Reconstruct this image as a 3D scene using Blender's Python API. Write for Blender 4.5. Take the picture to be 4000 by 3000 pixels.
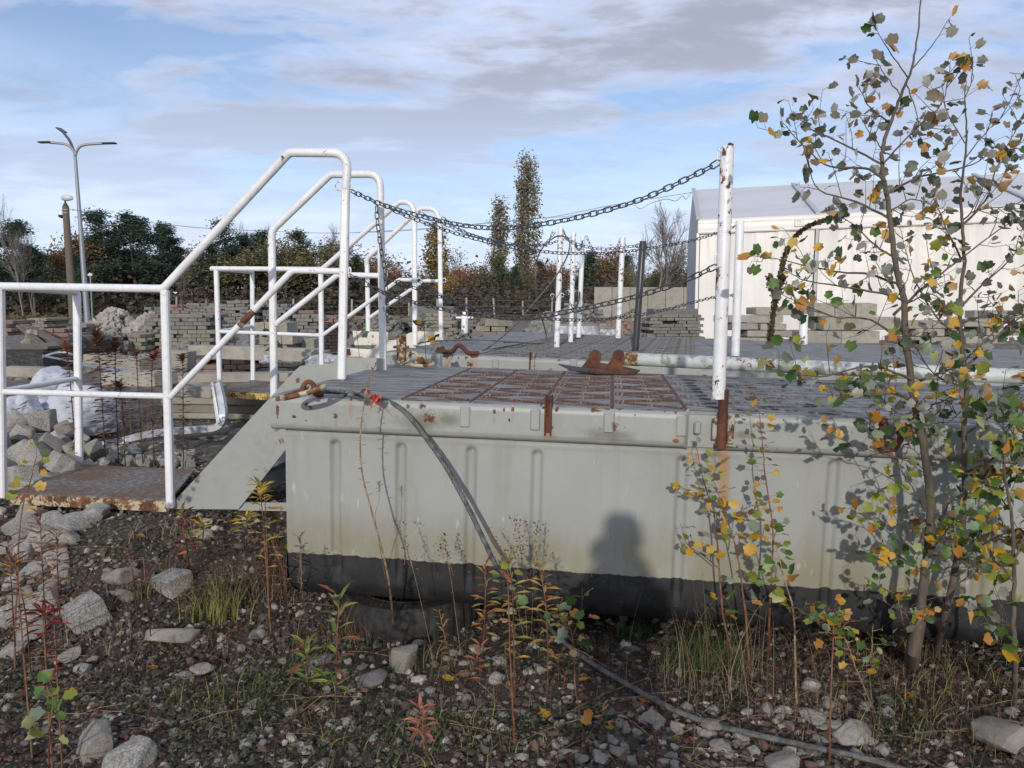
import bpy, math, random
import numpy as np
from mathutils import Vector, Matrix, Euler, noise as mnoise
for o in list(bpy.data.objects): bpy.data.objects.remove(o)
scene = bpy.context.scene
C = scene.collection
rng = np.random.default_rng(7)
random.seed(7)
PI = math.pi
rad = math.radians

# ------------------------------------------------------------ camera
F = 3010.0
PITCH = rad(5.88)
CP, SP = math.cos(PITCH), math.sin(PITCH)
cam_d = bpy.data.cameras.new('camera'); cam = bpy.data.objects.new('camera', cam_d); C.objects.link(cam)
cam.location = (0, 0, 1.5); cam.rotation_euler = (rad(90) - PITCH, 0, 0)
cam_d.sensor_width = 36; cam_d.lens = 36 * F / 4000; cam_d.clip_end = 3000; cam_d.clip_start = 0.02
scene.camera = cam

# ------------------------------------------------------------ world, sun, exposure
SUN_EL, SUN_AZ = rad(17.0), math.atan2(-0.13, -1.0)      # the sun stands behind the camera, a little to the left
sun_dir = Vector((math.sin(SUN_AZ) * math.cos(SUN_EL), math.cos(SUN_AZ) * math.cos(SUN_EL), math.sin(SUN_EL)))
world = bpy.data.worlds.new('World'); scene.world = world; world.use_nodes = True
wn, wl = world.node_tree.nodes, world.node_tree.links
wn.clear()
def N(nodes, t, **kw):
    n = nodes.new(t)
    for k, v in kw.items():
        if k in n.inputs and not hasattr(n, k): n.inputs[k].default_value = v
        else: setattr(n, k, v)
    return n
sky = N(wn, 'ShaderNodeTexSky', sky_type='NISHITA', sun_disc=False, sun_elevation=SUN_EL, sun_rotation=SUN_AZ % (2 * PI), air_density=1.0, dust_density=.7, ozone_density=2.5)
tc = wn.new('ShaderNodeTexCoord')
sep = wn.new('ShaderNodeSeparateXYZ'); wl.new(tc.outputs['Generated'], sep.inputs[0])
def wmath(op, a, b=None, c=None):
    n = wn.new('ShaderNodeMath'); n.operation = op
    for i, x in enumerate((a, b, c)):
        if x is None: continue
        if isinstance(x, (int, float)): n.inputs[i].default_value = x
        else: wl.new(x, n.inputs[i])
    return n.outputs[0]
zc = wmath('MAXIMUM', sep.outputs[2], 0.0)
zd = wmath('ADD', zc, 0.16)
px = wmath('DIVIDE', sep.outputs[0], zd); py = wmath('DIVIDE', sep.outputs[1], zd)
comb = wn.new('ShaderNodeCombineXYZ'); wl.new(px, comb.inputs[0]); wl.new(py, comb.inputs[1])
def wnoise(scale, sx, sy, off, detail=8, rough=.55, dist=0.0):
    m = wn.new('ShaderNodeMapping'); m.inputs['Scale'].default_value = (sx, sy, 1); m.inputs['Location'].default_value = off
    m.inputs['Rotation'].default_value = (0, 0, rad(-14))
    wl.new(comb.outputs[0], m.inputs[0])
    n = N(wn, 'ShaderNodeTexNoise'); n.inputs['Scale'].default_value = scale; n.inputs['Detail'].default_value = detail; n.inputs['Roughness'].default_value = rough
    n.inputs['Distortion'].default_value = dist
    wl.new(m.outputs[0], n.inputs['Vector']); return n.outputs['Fac']
def wramp(x, a, b, lo=0.0, hi=1.0):
    r = wn.new('ShaderNodeMapRange'); r.interpolation_type = 'SMOOTHSTEP'
    r.inputs['From Min'].default_value = a; r.inputs['From Max'].default_value = b
    r.inputs['To Min'].default_value = lo; r.inputs['To Max'].default_value = hi
    wl.new(x, r.inputs['Value']); return r.outputs['Result']
n1 = wnoise(1.15, 0.75, 1.15, (4.3, 1.7, 0), 9, .58, .35)
n2 = wnoise(2.6, .8, 1.5, (9.1, 3.3, 0), 8, .6, .2)
n3 = wnoise(.7, 1, 1, (1.4, 7.9, 0), 3, .5)
dens = wmath('ADD', wmath('MULTIPLY', n1, .72), wmath('MULTIPLY', n2, .28))
dens = wmath('ADD', dens, wramp(sep.outputs[2], .22, .45, -.02, .07)); cover = wramp(dens, .40, .53)
low = wramp(sep.outputs[2], .02, .30, .42, 1.0)          # thinner veil towards the horizon
veil = wmath('ADD', wramp(n3, .40, .62, .05, .30), wramp(sep.outputs[2], .34, .0, 0.04, .68))
thick = wramp(wmath('ADD', wmath('MULTIPLY', n2, .45), wmath('MULTIPLY', n1, .55)), .41, .57)
upz = wramp(sep.outputs[2], .08, .32, 0.3, 1.0)
white = wn.new('ShaderNodeRGB'); white.outputs[0].default_value = (6.7, 7.3, 9.3, 1)
grey = wn.new('ShaderNodeRGB'); grey.outputs[0].default_value = (3.3, 3.45, 4.2, 1)
ccol = wn.new('ShaderNodeMix'); ccol.data_type = 'RGBA'
wl.new(wmath('MULTIPLY', thick, upz), ccol.inputs['Factor']); wl.new(white.outputs[0], ccol.inputs['A']); wl.new(grey.outputs[0], ccol.inputs['B'])
mixc = wn.new('ShaderNodeMix'); mixc.data_type = 'RGBA'
cf = wmath('MAXIMUM', wmath('MULTIPLY', cover, low), veil)
wl.new(wmath('MULTIPLY', cf, .92), mixc.inputs['Factor']); skc = wn.new('ShaderNodeMix'); skc.data_type = 'RGBA'; skc.blend_type = 'MULTIPLY'; skc.inputs['Factor'].default_value = 1; wl.new(sky.outputs[0], skc.inputs['A']); skc.inputs['B'].default_value = (.97, 1.0, 1.10, 1); wl.new(skc.outputs['Result'], mixc.inputs['A']); wl.new(ccol.outputs['Result'], mixc.inputs['B'])
bg = wn.new('ShaderNodeBackground'); bg.inputs['Strength'].default_value = 0.13
wo = wn.new('ShaderNodeOutputWorld')
wl.new(mixc.outputs['Result'], bg.inputs['Color']); wl.new(bg.outputs[0], wo.inputs[0])
sl = bpy.data.lights.new('sun', 'SUN'); so = bpy.data.objects.new('sun', sl); C.objects.link(so)
sl.energy = 2.45; sl.angle = rad(0.9); sl.color = (1.0, .93, .84)
so.rotation_euler = sun_dir.to_track_quat('Z', 'Y').to_euler(); so.location = (-5, -30, 12)
scene.view_settings.view_transform = 'Standard'; scene.view_settings.look = 'None'
scene.view_settings.gamma = 1; scene.view_settings.use_curve_mapping = False
scene.view_settings.exposure = 0.0

# ------------------------------------------------------------ from the photograph's rays to the place
def ray(u, v):
    yu = -(v - 1500) / F; xr = (u - 2000) / F
    return np.array((xr, CP + yu * SP, yu * CP - SP))
CAM = np.array((0, 0, 1.5))
def R(u, v, Y):
    r = ray(u, v); return CAM + r * (Y / r[1])
def RP(u, v, p, n):
    r = ray(u, v); n = np.asarray(n, float); return CAM + r * (np.dot(np.asarray(p) - CAM, n) / np.dot(r, n))
def sstep(a, b, x):
    t = np.clip((x - a) / (b - a), 0, 1); return t * t * (3 - 2 * t)
def ground_z(x, y):
    x = np.asarray(x, float); y = np.asarray(y, float)
    left = .36 * sstep(3.15, 4.25, y + .25 * np.clip(-1.2 - x, 0, 1)) * sstep(-.55, -1.25, x)
    far = .38 * sstep(4.6, 7.0, y)
    bump = .012 * np.sin(3.1 * x + 1.7 * y) * np.cos(2.3 * y - 1.1 * x) + .008 * np.sin(7.3 * x + 2) * np.sin(6.1 * y) 
    rise = .9 * sstep(62, 76, y)
    return np.maximum(left, far) + bump * sstep(60, 20, y) + rise + .03 * sstep(-.2, .0, x) * sstep(2.4, 3.0, y)
def G(u, v, dz=0.0):
    z = 0.05
    for _ in range(30):
        r = ray(u, v); t = (z - 1.5) / r[2]; p = CAM + r * t
        z = z * .4 + .6 * (float(ground_z(p[0], p[1])) + dz)
    return np.array((p[0], p[1], float(ground_z(p[0], p[1]))))

# ------------------------------------------------------------ object helpers
def thing(name, label, cat, loc=(0, 0, 0), group=None, kind=None, rot=None):
    o = bpy.data.objects.new(name, None); C.objects.link(o); o.empty_display_size = .1
    o.location = loc
    if rot is not None: o.rotation_euler = rot
    tag(o, label, cat, group, kind); return o
def tag(o, label=None, cat=None, group=None, kind=None):
    if label: o['label'] = label
    if cat: o['category'] = cat
    if group: o['group'] = group
    if kind: o['kind'] = kind
    return o
def inst(name, mesh, parent=None, M=None, mat=None):
    o = bpy.data.objects.new(name, mesh); C.objects.link(o)
    if parent: o.parent = parent
    if M is not None: o.matrix_local = M
    return o
def org(p):
    if p is None: return np.zeros(3)
    q = np.array(p.location)
    if p.parent is not None: q = q + org(p.parent)
    return q
class MB:
    def __init__(s): s.v = []; s.f = []; s.n = 0
    def add(s, v, f):
        v = np.asarray(v, float).reshape(-1, 3); s.v.append(v); s.f += [tuple(i + s.n for i in q) for q in f]; s.n += len(v); return s
    def box(s, c, d, M=None, bev=0.0):
        d = np.asarray(d, float) / 2
        if bev <= 0:
            v = np.array([(x, y, z) for x in (-1, 1) for y in (-1, 1) for z in (-1, 1)], float) * d
            f = [(0, 1, 3, 2), (4, 6, 7, 5), (0, 4, 5, 1), (2, 3, 7, 6), (0, 2, 6, 4), (1, 5, 7, 3)]
        else:
            v = []; b = min(bev, .45 * min(d) * 2)
            for x in (-1, 1):
                for y in (-1, 1):
                    for z in (-1, 1):
                        v += [(x * d[0], y * (d[1] - b), z * (d[2] - b)), (x * (d[0] - b), y * d[1], z * (d[2] - b)), (x * (d[0] - b), y * (d[1] - b), z * d[2])]
            v = np.array(v)
            def i(x, y, z, k): return ((x * 2 + y) * 2 + z) * 3 + k
            f = []
            for x in (0, 1):
                q = [i(x, 0, 0, 0), i(x, 1, 0, 0), i(x, 1, 1, 0), i(x, 0, 1, 0)]; f.append(q if x else q[::-1])
                q = [i(0, x, 0, 1), i(0, x, 1, 1), i(1, x, 1, 1), i(1, x, 0, 1)]; f.append(q if x else q[::-1])
                q = [i(0, 0, x, 2), i(1, 0, x, 2), i(1, 1, x, 2), i(0, 1, x, 2)]; f.append(q if x else q[::-1])
            for a in (0, 1):
                for b2 in (0, 1):
                    f.append([i(0, a, b2, 1), i(1, a, b2, 1), i(1, a, b2, 2), i(0, a, b2, 2)])
                    f.append([i(a, 0, b2, 0), i(a, 1, b2, 0), i(a, 1, b2, 2), i(a, 0, b2, 2)])
                    f.append([i(a, b2, 0, 0), i(a, b2, 1, 0), i(a, b2, 1, 1), i(a, b2, 0, 1)])
                    for c2 in (0, 1): f.append([i(a, b2, c2, 0), i(a, b2, c2, 1), i(a, b2, c2, 2)])
        if M is not None: v = v @ np.array(M).T
        return s.add(v + np.asarray(c, float), f)
    def tube(s, pts, r, seg=8, caps=True, closed=False, squash=None):
        P = [np.asarray(p, float) for p in pts]; n = len(P)
        rr = list(r) if hasattr(r, '__len__') else [r] * n
        T = []
        for i in range(n):
            a = P[(i - 1) % n] if (closed or i > 0) else P[i]; b = P[(i + 1) % n] if (closed or i < n - 1) else P[i]
            t = b - a; T.append(t / (np.linalg.norm(t) + 1e-12))
        up = np.array((0, 0, 1.)) if abs(T[0][2]) < .9 else np.array((0, 1., 0))
        vs = []
        u = np.cross(T[0], up); u /= np.linalg.norm(u)
        for i in range(n):
            u = u - T[i] * np.dot(u, T[i]); u /= (np.linalg.norm(u) + 1e-12); w = np.cross(T[i], u)
            for k in range(seg):
                a = 2 * PI * (k + .5) / seg
                vs.append(P[i] + rr[i] * (math.cos(a) * u + math.sin(a) * w))
        f = []
        for i in range(n if closed else n - 1):
            j = (i + 1) % n
            for k in range(seg):
                l = (k + 1) % seg; f.append((i * seg + k, j * seg + k, j * seg + l, i * seg + l)[::-1])
        if caps and not closed:
            f.append(tuple(range(seg))); f.append(tuple((n - 1) * seg + k for k in range(seg))[::-1])
        return s.add(vs, f)
    def prism(s, poly, off):
        p = np.asarray(poly, float); n = len(p); q = p + np.asarray(off, float)
        f = [tuple(range(n)), tuple(range(2 * n - 1, n - 1, -1))]
        for i in range(n):
            j = (i + 1) % n; f.append((i, n + i, n + j, j))
        return s.add(np.vstack((p, q)), f)
    def mesh(s, name, o=(0, 0, 0), smooth=False, angle=None):
        m = bpy.data.meshes.new(name); v = np.vstack(s.v) - np.asarray(o)
        m.from_pydata(v.tolist(), [], [list(f) for f in s.f]); 
        if smooth:
            m.polygons.foreach_set('use_smooth', [True] * len(m.polygons))
            if angle: m.set_sharp_from_angle(angle=rad(angle))
        m.update(); return m
    def build(s, name, mat, parent=None, local=False, smooth=False, angle=40, label=None):
        m = s.mesh(name, (0, 0, 0) if local else org(parent), smooth, angle)
        if mat: m.materials.append(mat)
        o = inst(name, m, parent)
        if label: o['label'] = label
        fixn(m)
        return o
def fixn(m):
    import bmesh
    b = bmesh.new(); b.from_mesh(m); bmesh.ops.recalc_face_normals(b, faces=b.faces); b.to_mesh(m); b.free()
def grid_mesh(name, P, cols=None, smooth=True, closed_u=False):
    nu, nv = P.shape[:2]; idx = np.arange(nu * nv).reshape(nu, nv)
    a, b, c, d = idx[:-1, :-1], idx[1:, :-1], idx[1:, 1:], idx[:-1, 1:]
    q = np.stack((a, b, c, d), -1).reshape(-1, 4)
    return raw_mesh(name, P.reshape(-1, 3), q, cols.reshape(-1, 4) if cols is not None else None, smooth)
def raw_mesh(name, V, Fq, cols=None, smooth=False):
    m = bpy.data.meshes.new(name); V = np.ascontiguousarray(V, np.float32); Fq = np.ascontiguousarray(Fq, np.int32); k = Fq.shape[1]
    m.vertices.add(len(V)); m.vertices.foreach_set('co', V.ravel())
    m.loops.add(Fq.size); m.loops.foreach_set('vertex_index', Fq.ravel())
    m.polygons.add(len(Fq)); m.polygons.foreach_set('loop_start', np.arange(len(Fq), dtype=np.int32) * k)
    m.polygons.foreach_set('use_smooth', np.full(len(Fq), smooth))
    if cols is not None:
        at = m.attributes.new('Col', 'FLOAT_COLOR', 'POINT'); at.data.foreach_set('color', np.ascontiguousarray(cols, np.float32).ravel())
    m.update(calc_edges=True); return m

# ------------------------------------------------------------ materials
MATS = {}
class NT:
    def __init__(s, name):
        s.m = bpy.data.materials.new(name); s.m.use_nodes = True; s.n = s.m.node_tree.nodes; s.l = s.m.node_tree.links
        s.b = s.n['Principled BSDF']; s.tc = s.n.new('ShaderNodeTexCoord'); s.out = s.n['Material Output']
    def src(s, x, i):
        if isinstance(x, (int, float)): i.default_value = x
        elif isinstance(x, (tuple, list)): i.default_value = tuple(x) + ((1,) if len(x) == 3 and i.type == 'RGBA' else ())
        else: s.l.new(x, i)
    def noise(s, scale, detail=6, rough=.6, sc=(1, 1, 1), off=(0, 0, 0), dist=0, coord='Object'):
        mp = s.n.new('ShaderNodeMapping'); mp.inputs['Scale'].default_value = sc; mp.inputs['Location'].default_value = off
        s.l.new(s.tc.outputs[coord], mp.inputs[0]); t = s.n.new('ShaderNodeTexNoise')
        t.inputs['Scale'].default_value = scale; t.inputs['Detail'].default_value = detail; t.inputs['Roughness'].default_value = rough; t.inputs['Distortion'].default_value = dist
        s.l.new(mp.outputs[0], t.inputs['Vector']); return t.outputs['Fac']
    def vor(s, scale, feature='F1', out='Distance', sc=(1, 1, 1), rnd=1.0):
        mp = s.n.new('ShaderNodeMapping'); mp.inputs['Scale'].default_value = sc
        s.l.new(s.tc.outputs['Object'], mp.inputs[0]); t = s.n.new('ShaderNodeTexVoronoi'); t.feature = feature
        t.inputs['Scale'].default_value = scale; s.l.new(mp.outputs[0], t.inputs['Vector']); return t.outputs[out]
    def ramp(s, x, a, b, lo=0., hi=1.):
        r = s.n.new('ShaderNodeMapRange'); r.interpolation_type = 'SMOOTHSTEP'
        for k, v in zip(('From Min', 'From Max', 'To Min', 'To Max'), (a, b, lo, hi)): r.inputs[k].default_value = v
        s.l.new(x, r.inputs['Value']); return r.outputs['Result']
    def math(s, op, a, b=0., clamp=False):
        n = s.n.new('ShaderNodeMath'); n.operation = op; n.use_clamp = clamp; s.src(a, n.inputs[0]); s.src(b, n.inputs[1]); return n.outputs[0]
    def mix(s, f, a, b, blend='MIX'):
        n = s.n.new('ShaderNodeMix'); n.data_type = 'RGBA'; n.blend_type = blend
        s.src(f, n.inputs['Factor']); s.src(a, n.inputs['A']); s.src(b, n.inputs['B']); return n.outputs['Result']
    def attr(s, name, out='Color'):
        n = s.n.new('ShaderNodeAttribute'); n.attribute_name = name; return n.outputs[out]
    def rnd(s): return s.n.new('ShaderNodeObjectInfo').outputs['Random']
    def col(s, c, rough=.7, bump=None, bs=.3, bd=.002, metal=0., spec=None):
        s.src(c, s.b.inputs['Base Color']); s.src(rough, s.b.inputs['Roughness']); s.src(metal, s.b.inputs['Metallic'])
        if spec is not None: s.b.inputs['Specular IOR Level'].default_value = spec
        if bump is not None:
            n = s.n.new('ShaderNodeBump'); n.inputs['Strength'].default_value = bs; n.inputs['Distance'].default_value = bd
            s.l.new(bump, n.inputs['Height']); s.l.new(n.outputs[0], s.b.inputs['Normal'])
        return s.m
RUST_D, RUST_L = (.070, .032, .020), (.235, .10, .042)
def rustcol(t, off=0.):
    return t.mix(t.ramp(t.noise(22, 6, .7, off=(off, 3, 1)), .40, .66), RUST_D, RUST_L)
def paint(name, base, rust=.30, scale=5., rough=.5, dirt=.35, dcol=(.13, .125, .10), attr=False, chips=0., chipcol=(.22, .24, .23), metal=0., bs=.35):
    t = NT(name)
    n1 = t.noise(scale, 8, .62); n2 = t.noise(scale * 5, 8, .7, off=(5, 1, 2)); n3 = t.noise(scale * .5, 4, .5, off=(2, 8, 3))
    d = t.math('MULTIPLY', t.ramp(t.math('ADD', t.math('MULTIPLY', n1, .5), t.math('MULTIPLY', n2, .5)), .42, .68), dirt)
    c = t.mix(d, base, dcol)
    c = t.mix(t.ramp(n3, .35, .65, 0, .22), c, tuple(x * .72 for x in base))
    if chips:
        c = t.mix(t.ramp(t.noise(scale * 1.6, 7, .66, off=(7, 7, 1)), .72 - chips, .735 - chips), c, chipcol)
    rm = t.ramp(t.math('ADD', t.math('MULTIPLY', t.noise(scale * 1.3, 9, .7, off=(1, 4, 9)), .7), t.math('MULTIPLY', n2, .3)), .80 - rust, .84 - rust)
    if attr:
        a = t.n.new('ShaderNodeSeparateColor'); t.l.new(t.attr('Col'), a.inputs[0])
        c = t.mix(t.ramp(t.math('ADD', a.outputs[1], t.math('MULTIPLY', t.math('SUBTRACT', n2, .5), .9)), .15, 1.0, 0, .75), c, (.12, .115, .075))
        c = t.mix(t.ramp(a.outputs[2], .1, .9, 0, .55), c, (.33, .19, .085))
        rr = t.ramp(t.math('ADD', a.outputs[0], t.math('MULTIPLY', t.math('SUBTRACT', t.noise(38, 8, .75), .5), 1.5)), .5, .62)
        rm = t.math('MAXIMUM', rm, rr)
    halo = t.ramp(rm, 0., .5, 0, .5)
    c = t.mix(rm, c, rustcol(t))
    hb = t.math('ADD', t.math('MULTIPLY', n2, .5), t.math('MULTIPLY', rm, -.6))
    return t.col(c, t.math('ADD', rough, t.math('MULTIPLY', rm, .35), True), hb, bs, .003, metal)
GREY = (.315, .328, .312)
M = {}
M['grey'] = paint('weathered_grey_paint', GREY, .20, 4, .45, .22, attr=True)
M['grey2'] = paint('grey_deck_paint', (.34, .36, .34), .27, 4, .5, .35, chips=.02)
M['white'] = paint('chipped_white_paint', (.78, .79, .80), .205, 9, .4, .34, (.36, .35, .32), chips=.045, chipcol=(.30, .31, .30))
M['whiterust'] = paint('white_paint_with_rust', (.78, .79, .80), .27, 9, .35, .25, (.42, .42, .40), chips=.05)
M['creamgrey'] = paint('rusted_grey_paint', (.36, .36, .31), .33, 12, .5, .4)
M['yellow'] = paint('worn_yellow_paint', (.62, .43, .13), .30, 11, .5, .3, (.3, .2, .08))
M['creamrust'] = paint('cream_paint_with_rust', (.46, .41, .27), .335, 12, .5, .4, (.25, .22, .15))
M['cream'] = paint('cream_paint', (.70, .68, .58), .22, 5, .45, .2, (.4, .36, .28))
M['black'] = paint('black_bitumen', (.022, .022, .024), .2, 9, .42, .3, (.05, .045, .04), bs=.5)
M['blackpost'] = paint('black_post_paint', (.035, .037, .04), .22, 14, .35, .25, (.09, .09, .09))
t = NT('rusty_steel'); M['rust'] = t.col(t.mix(t.ramp(t.noise(9, 8, .7), .35, .7), (.06, .024, .015), (.17, .062, .032)), .85, t.noise(60, 8, .7), .5, .003)
t = NT('galvanised_chain'); M['chain'] = t.col(t.mix(t.ramp(t.noise(40, 4, .6), .4, .7), (.10, .105, .115), (.045, .045, .05)), .42, metal=.55)
t = NT('rusty_chain'); M['rustchain'] = t.col((.13, .05, .025), .7)
t = NT('wire_rope_steel'); M['rope'] = t.col(t.mix(t.ramp(t.noise(30, 5, .6), .4, .65), (.15, .155, .15), (.07, .07, .065)), .55, metal=.3)
t = NT('aluminium'); M['alu'] = t.col(t.mix(t.ramp(t.noise(7, 6, .6), .4, .7), (.50, .53, .57), (.33, .34, .35)), .45, t.noise(40, 4, .6), .15, .002, .45)
t = NT('orange_rag'); M['orange'] = t.col((.52, .13, .07), .8)
t = NT('tyre_rubber'); M['rubber'] = t.col(t.mix(t.ramp(t.noise(18, 5, .6), .4, .7), (.014, .014, .014), (.035, .032, .028)), .8, t.noise(50, 5, .6), .4, .003)

# hull: grey above the waterline, bitumen below, a green brown tide mark above the line
def hull_mat(name, wl_z):
    t = NT(name); sp = t.n.new('ShaderNodeSeparateXYZ'); t.l.new(t.tc.outputs['Object'], sp.inputs[0]); z = sp.outputs[2]
    n1 = t.noise(3.2, 8, .62); n2 = t.noise(24, 8, .7, off=(5, 1, 2)); st = t.noise(7, 6, .6, sc=(1, 1, .12), off=(3, 3, 3))
    c = t.mix(t.ramp(n1, .40, .66, 0, .30), GREY, (.235, .25, .235))
    c = t.mix(t.ramp(st, .50, .72, 0, .45), c, (.215, .215, .165))
    tide = t.math('MULTIPLY', t.ramp(z, wl_z + .27, wl_z + .05), t.ramp(t.math('ADD', t.math('MULTIPLY', st, .5), t.math('MULTIPLY', n1, .5)), .34, .58, .25, .9))
    c = t.mix(tide, c, (.235, .225, .155))
    c = t.mix(t.ramp(t.noise(30, 3, .5, sc=(1, 1, .25), off=(9, 2, 4)), .68, .74, 0, .5), c, (.5, .5, .46))
    a = t.n.new('ShaderNodeSeparateColor'); t.l.new(t.attr('Col'), a.inputs[0])
    c = t.mix(t.ramp(t.math('ADD', a.outputs[1], t.math('MULTIPLY', t.math('SUBTRACT', n2, .5), .9)), .15, 1.0, 0, .75), c, (.12, .115, .075))
    c = t.mix(t.ramp(t.math('ADD', a.outputs[2], t.math('MULTIPLY', t.math('SUBTRACT', st, .5), .5)), .1, .9, 0, .72), c, (.36, .165, .06))
    rr = t.ramp(t.math('ADD', a.outputs[0], t.math('MULTIPLY', t.math('SUBTRACT', t.noise(38, 8, .75), .5), 1.5)), .5, .62)
    rr = t.math('MAXIMUM', rr, t.ramp(t.math('ADD', t.math('MULTIPLY', t.noise(6, 9, .7, off=(1, 4, 9)), .7), t.math('MULTIPLY', n2, .3)), .66, .69))
    c = t.mix(rr, c, rustcol(t))
    bl = t.mix(t.ramp(t.noise(11, 8, .7), .45, .72), (.013, .013, .014), (.034, .033, .032))
    bl = t.mix(t.ramp(t.noise(26, 6, .7, off=(4, 4, 8)), .66, .70, 0, .8), bl, (.24, .2, .16))
    wl = t.ramp(t.math('ADD', z, t.math('MULTIPLY', t.math('SUBTRACT', t.noise(25, 5, .6, sc=(1, 1, .2)), .5), .022)), wl_z - .002, wl_z + .002)
    c = t.mix(wl, bl, c)
    return t.col(c, t.math('ADD', .62, t.math('MULTIPLY', wl, -.2)), t.math('ADD', n2, t.math('MULTIPLY', rr, -.5)), .25, .003)
M['hull'] = hull_mat('pontoon_hull_paint', -.705)

def deck_mat(name, rustiness, bluish=.0):
    t = NT(name)
    st = t.noise(6, 8, .65, sc=(.35, 2.4, 1)); st2 = t.noise(16, 8, .7, sc=(.25, 2.2, 1), off=(4, 2, 2)); n = t.noise(9, 8, .7)
    c = t.mix(t.ramp(st, .36, .66), (.30, .298, .285), (.15, .145, .138))
    c = t.mix(t.ramp(st2, .50, .60, 0, .85), c, (.045, .042, .04))
    c = t.mix(t.ramp(t.noise(14, 7, .7, off=(6, 6, 6), sc=(.5, 1.6, 1)), .56, .62, 0, .7), c, (.36, .365, .365))
    k = t.math('ADD', t.math('MULTIPLY', st2, .42), t.math('ADD', t.math('MULTIPLY', n, .2), t.math('MULTIPLY', t.noise(3.4, 6, .65, sc=(.8, 1.8, 1), off=(2, 5, 1)), .38)))
    c = t.mix(t.ramp(k, .64 - rustiness, .68 - rustiness, 0, .92), c, t.mix(t.ramp(t.noise(30, 6, .7), .4, .65), (.075, .042, .028), (.19, .092, .05)))
    return t.col(c, .72, t.math('ADD', n, t.math('MULTIPLY', k, .6)), .6, .006, 0., .25)
M['deck_rust'] = deck_mat('rusted_deck_plate', .15)
M['deck_mid'] = deck_mat('half_rusted_deck_plate', .10)
M['deck_grey'] = deck_mat('grey_deck_plate', -.01)
t = NT('rust_bar_with_cream_edge'); nn = t.noise(25, 6, .7)
M['bar'] = t.col(t.mix(t.ramp(nn, .55, .60), (.095, .048, .032), (.29, .25, .19)), .8, nn, .5, .003)
M['bar2'] = t.m
t = NT('dark_worn_bar'); nn = t.noise(25, 6, .7, sc=(.5, 1, 1))
M['bar2'] = t.col(t.mix(t.ramp(nn, .46, .56), (.10, .09, .082), (.19, .19, .19)), .8, nn, .5, .003)

def stone_mat(name, c1, c2, sp=.5, tint=(.30, .26, .19)):
    t = NT(name); r = t.rnd()
    a = t.noise(3, 5, .6); g = t.vor(34, out='Color'); gs = t.n.new('ShaderNodeSeparateColor'); t.l.new(g, gs.inputs[0])
    c = t.mix(t.ramp(a, .35, .65), c1, c2)
    c = t.mix(t.ramp(gs.outputs[0], .55, .70, 0, sp), c, (.085, .085, .085))
    c = t.mix(t.ramp(gs.outputs[1], .70, .9, 0, sp), c, (.62, .60, .56))
    c = t.mix(t.ramp(t.math('ADD', t.math('MULTIPLY', t.noise(9, 6, .7), .6), t.math('MULTIPLY', r, .35)), .48, .72, 0, .55), c, tint)
    c = t.mix(t.ramp(r, 0, 1, .0, .35), c, (.16, .16, .16))
    return t.col(c, .85, t.math('ADD', t.noise(45, 8, .75), a), .9, .006)
M['granite'] = stone_mat('granite_sett', (.40, .38, .33), (.28, .27, .24), .5, (.33, .27, .17))
M['limestone'] = stone_mat('pale_rubble', (.43, .40, .34), (.29, .27, .235), .12)
M['darkstone'] = stone_mat('dark_stone', (.13, .125, .125), (.19, .18, .17), .2, (.12, .1, .08))
def block_mat(name, c1, c2, dark=.5):
    t = NT(name); r = t.rnd()
    c = t.mix(r, c1, c2)
    c = t.mix(t.ramp(t.noise(6, 6, .7), .42, .70, 0, dark), c, tuple(x * .45 for x in c1))
    c = t.mix(t.ramp(t.noise(3, 4, .6, off=(4, 1, 1)), .52, .75, 0, .4), c, (.17, .165, .10))
    return t.col(c, .9, t.noise(60, 6, .7), .4, .004)
M['paver'] = block_mat('concrete_paver', (.25, .24, .21), (.165, .16, .145))
M['paverg'] = block_mat('grey_concrete_paver', (.21, .21, .20), (.14, .14, .138))
M['paverp'] = block_mat('pinkish_paver', (.30, .20, .165), (.22, .155, .13))
M['pavery'] = block_mat('ochre_paver', (.29, .27, .215), (.20, .19, .155))
M['slab'] = block_mat('weathered_concrete', (.37, .345, .29), (.29, .275, .235), .55)
t = NT('brown_board'); M['wood'] = t.col(t.mix(t.ramp(t.noise(8, 5, .6, sc=(1, 6, 6)), .3, .7), (.17, .145, .11), (.09, .075, .06)), .9)  # brown timber colour, streaked along the grain
t = NT('black_foil'); M['foil'] = t.col((.02, .02, .022), .4, t.noise(12, 4, .6), .6, .02)
t = NT('clear_wrap'); M['wrap'] = t.col(t.mix(t.ramp(t.noise(10, 5, .7), .45, .6), (.28, .29, .30), (.55, .57, .6)), .18, t.noise(14, 6, .7, sc=(1, 1, .4)), .7, .02)
t = NT('white_tarpaulin'); M['tarp'] = t.col(t.mix(t.ramp(t.noise(3, 6, .6), .4, .7), (.50, .52, .58), (.30, .31, .34)), .6, t.noise(9, 5, .6, sc=(.6, 1, 4)), .5, .02)
t = NT('hall_wall_pvc'); M['pvc'] = t.col(t.mix(t.ramp(t.noise(.5, 4, .6), .4, .7), (.70, .68, .63), (.62, .605, .57)), .38)
t = NT('hall_roof_pvc'); M['roofpvc'] = t.col(t.mix(t.ramp(t.noise(.6, 4, .6, sc=(.4, 2, 2)), .4, .7), (.56, .56, .575), (.49, .49, .505)), .5)
t = NT('hall_grey_trim'); M['trim'] = t.col((.40, .41, .43), .5)
t = NT('grey_print'); M['print'] = t.col((.42, .43, .46), .6)
t = NT('dark_pole'); M['pole'] = t.col((.075, .08, .09), .5, metal=.3)
t = NT('galvanised_pole'); M['galv'] = t.col((.26, .28, .30), .5, metal=.4)
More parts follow.
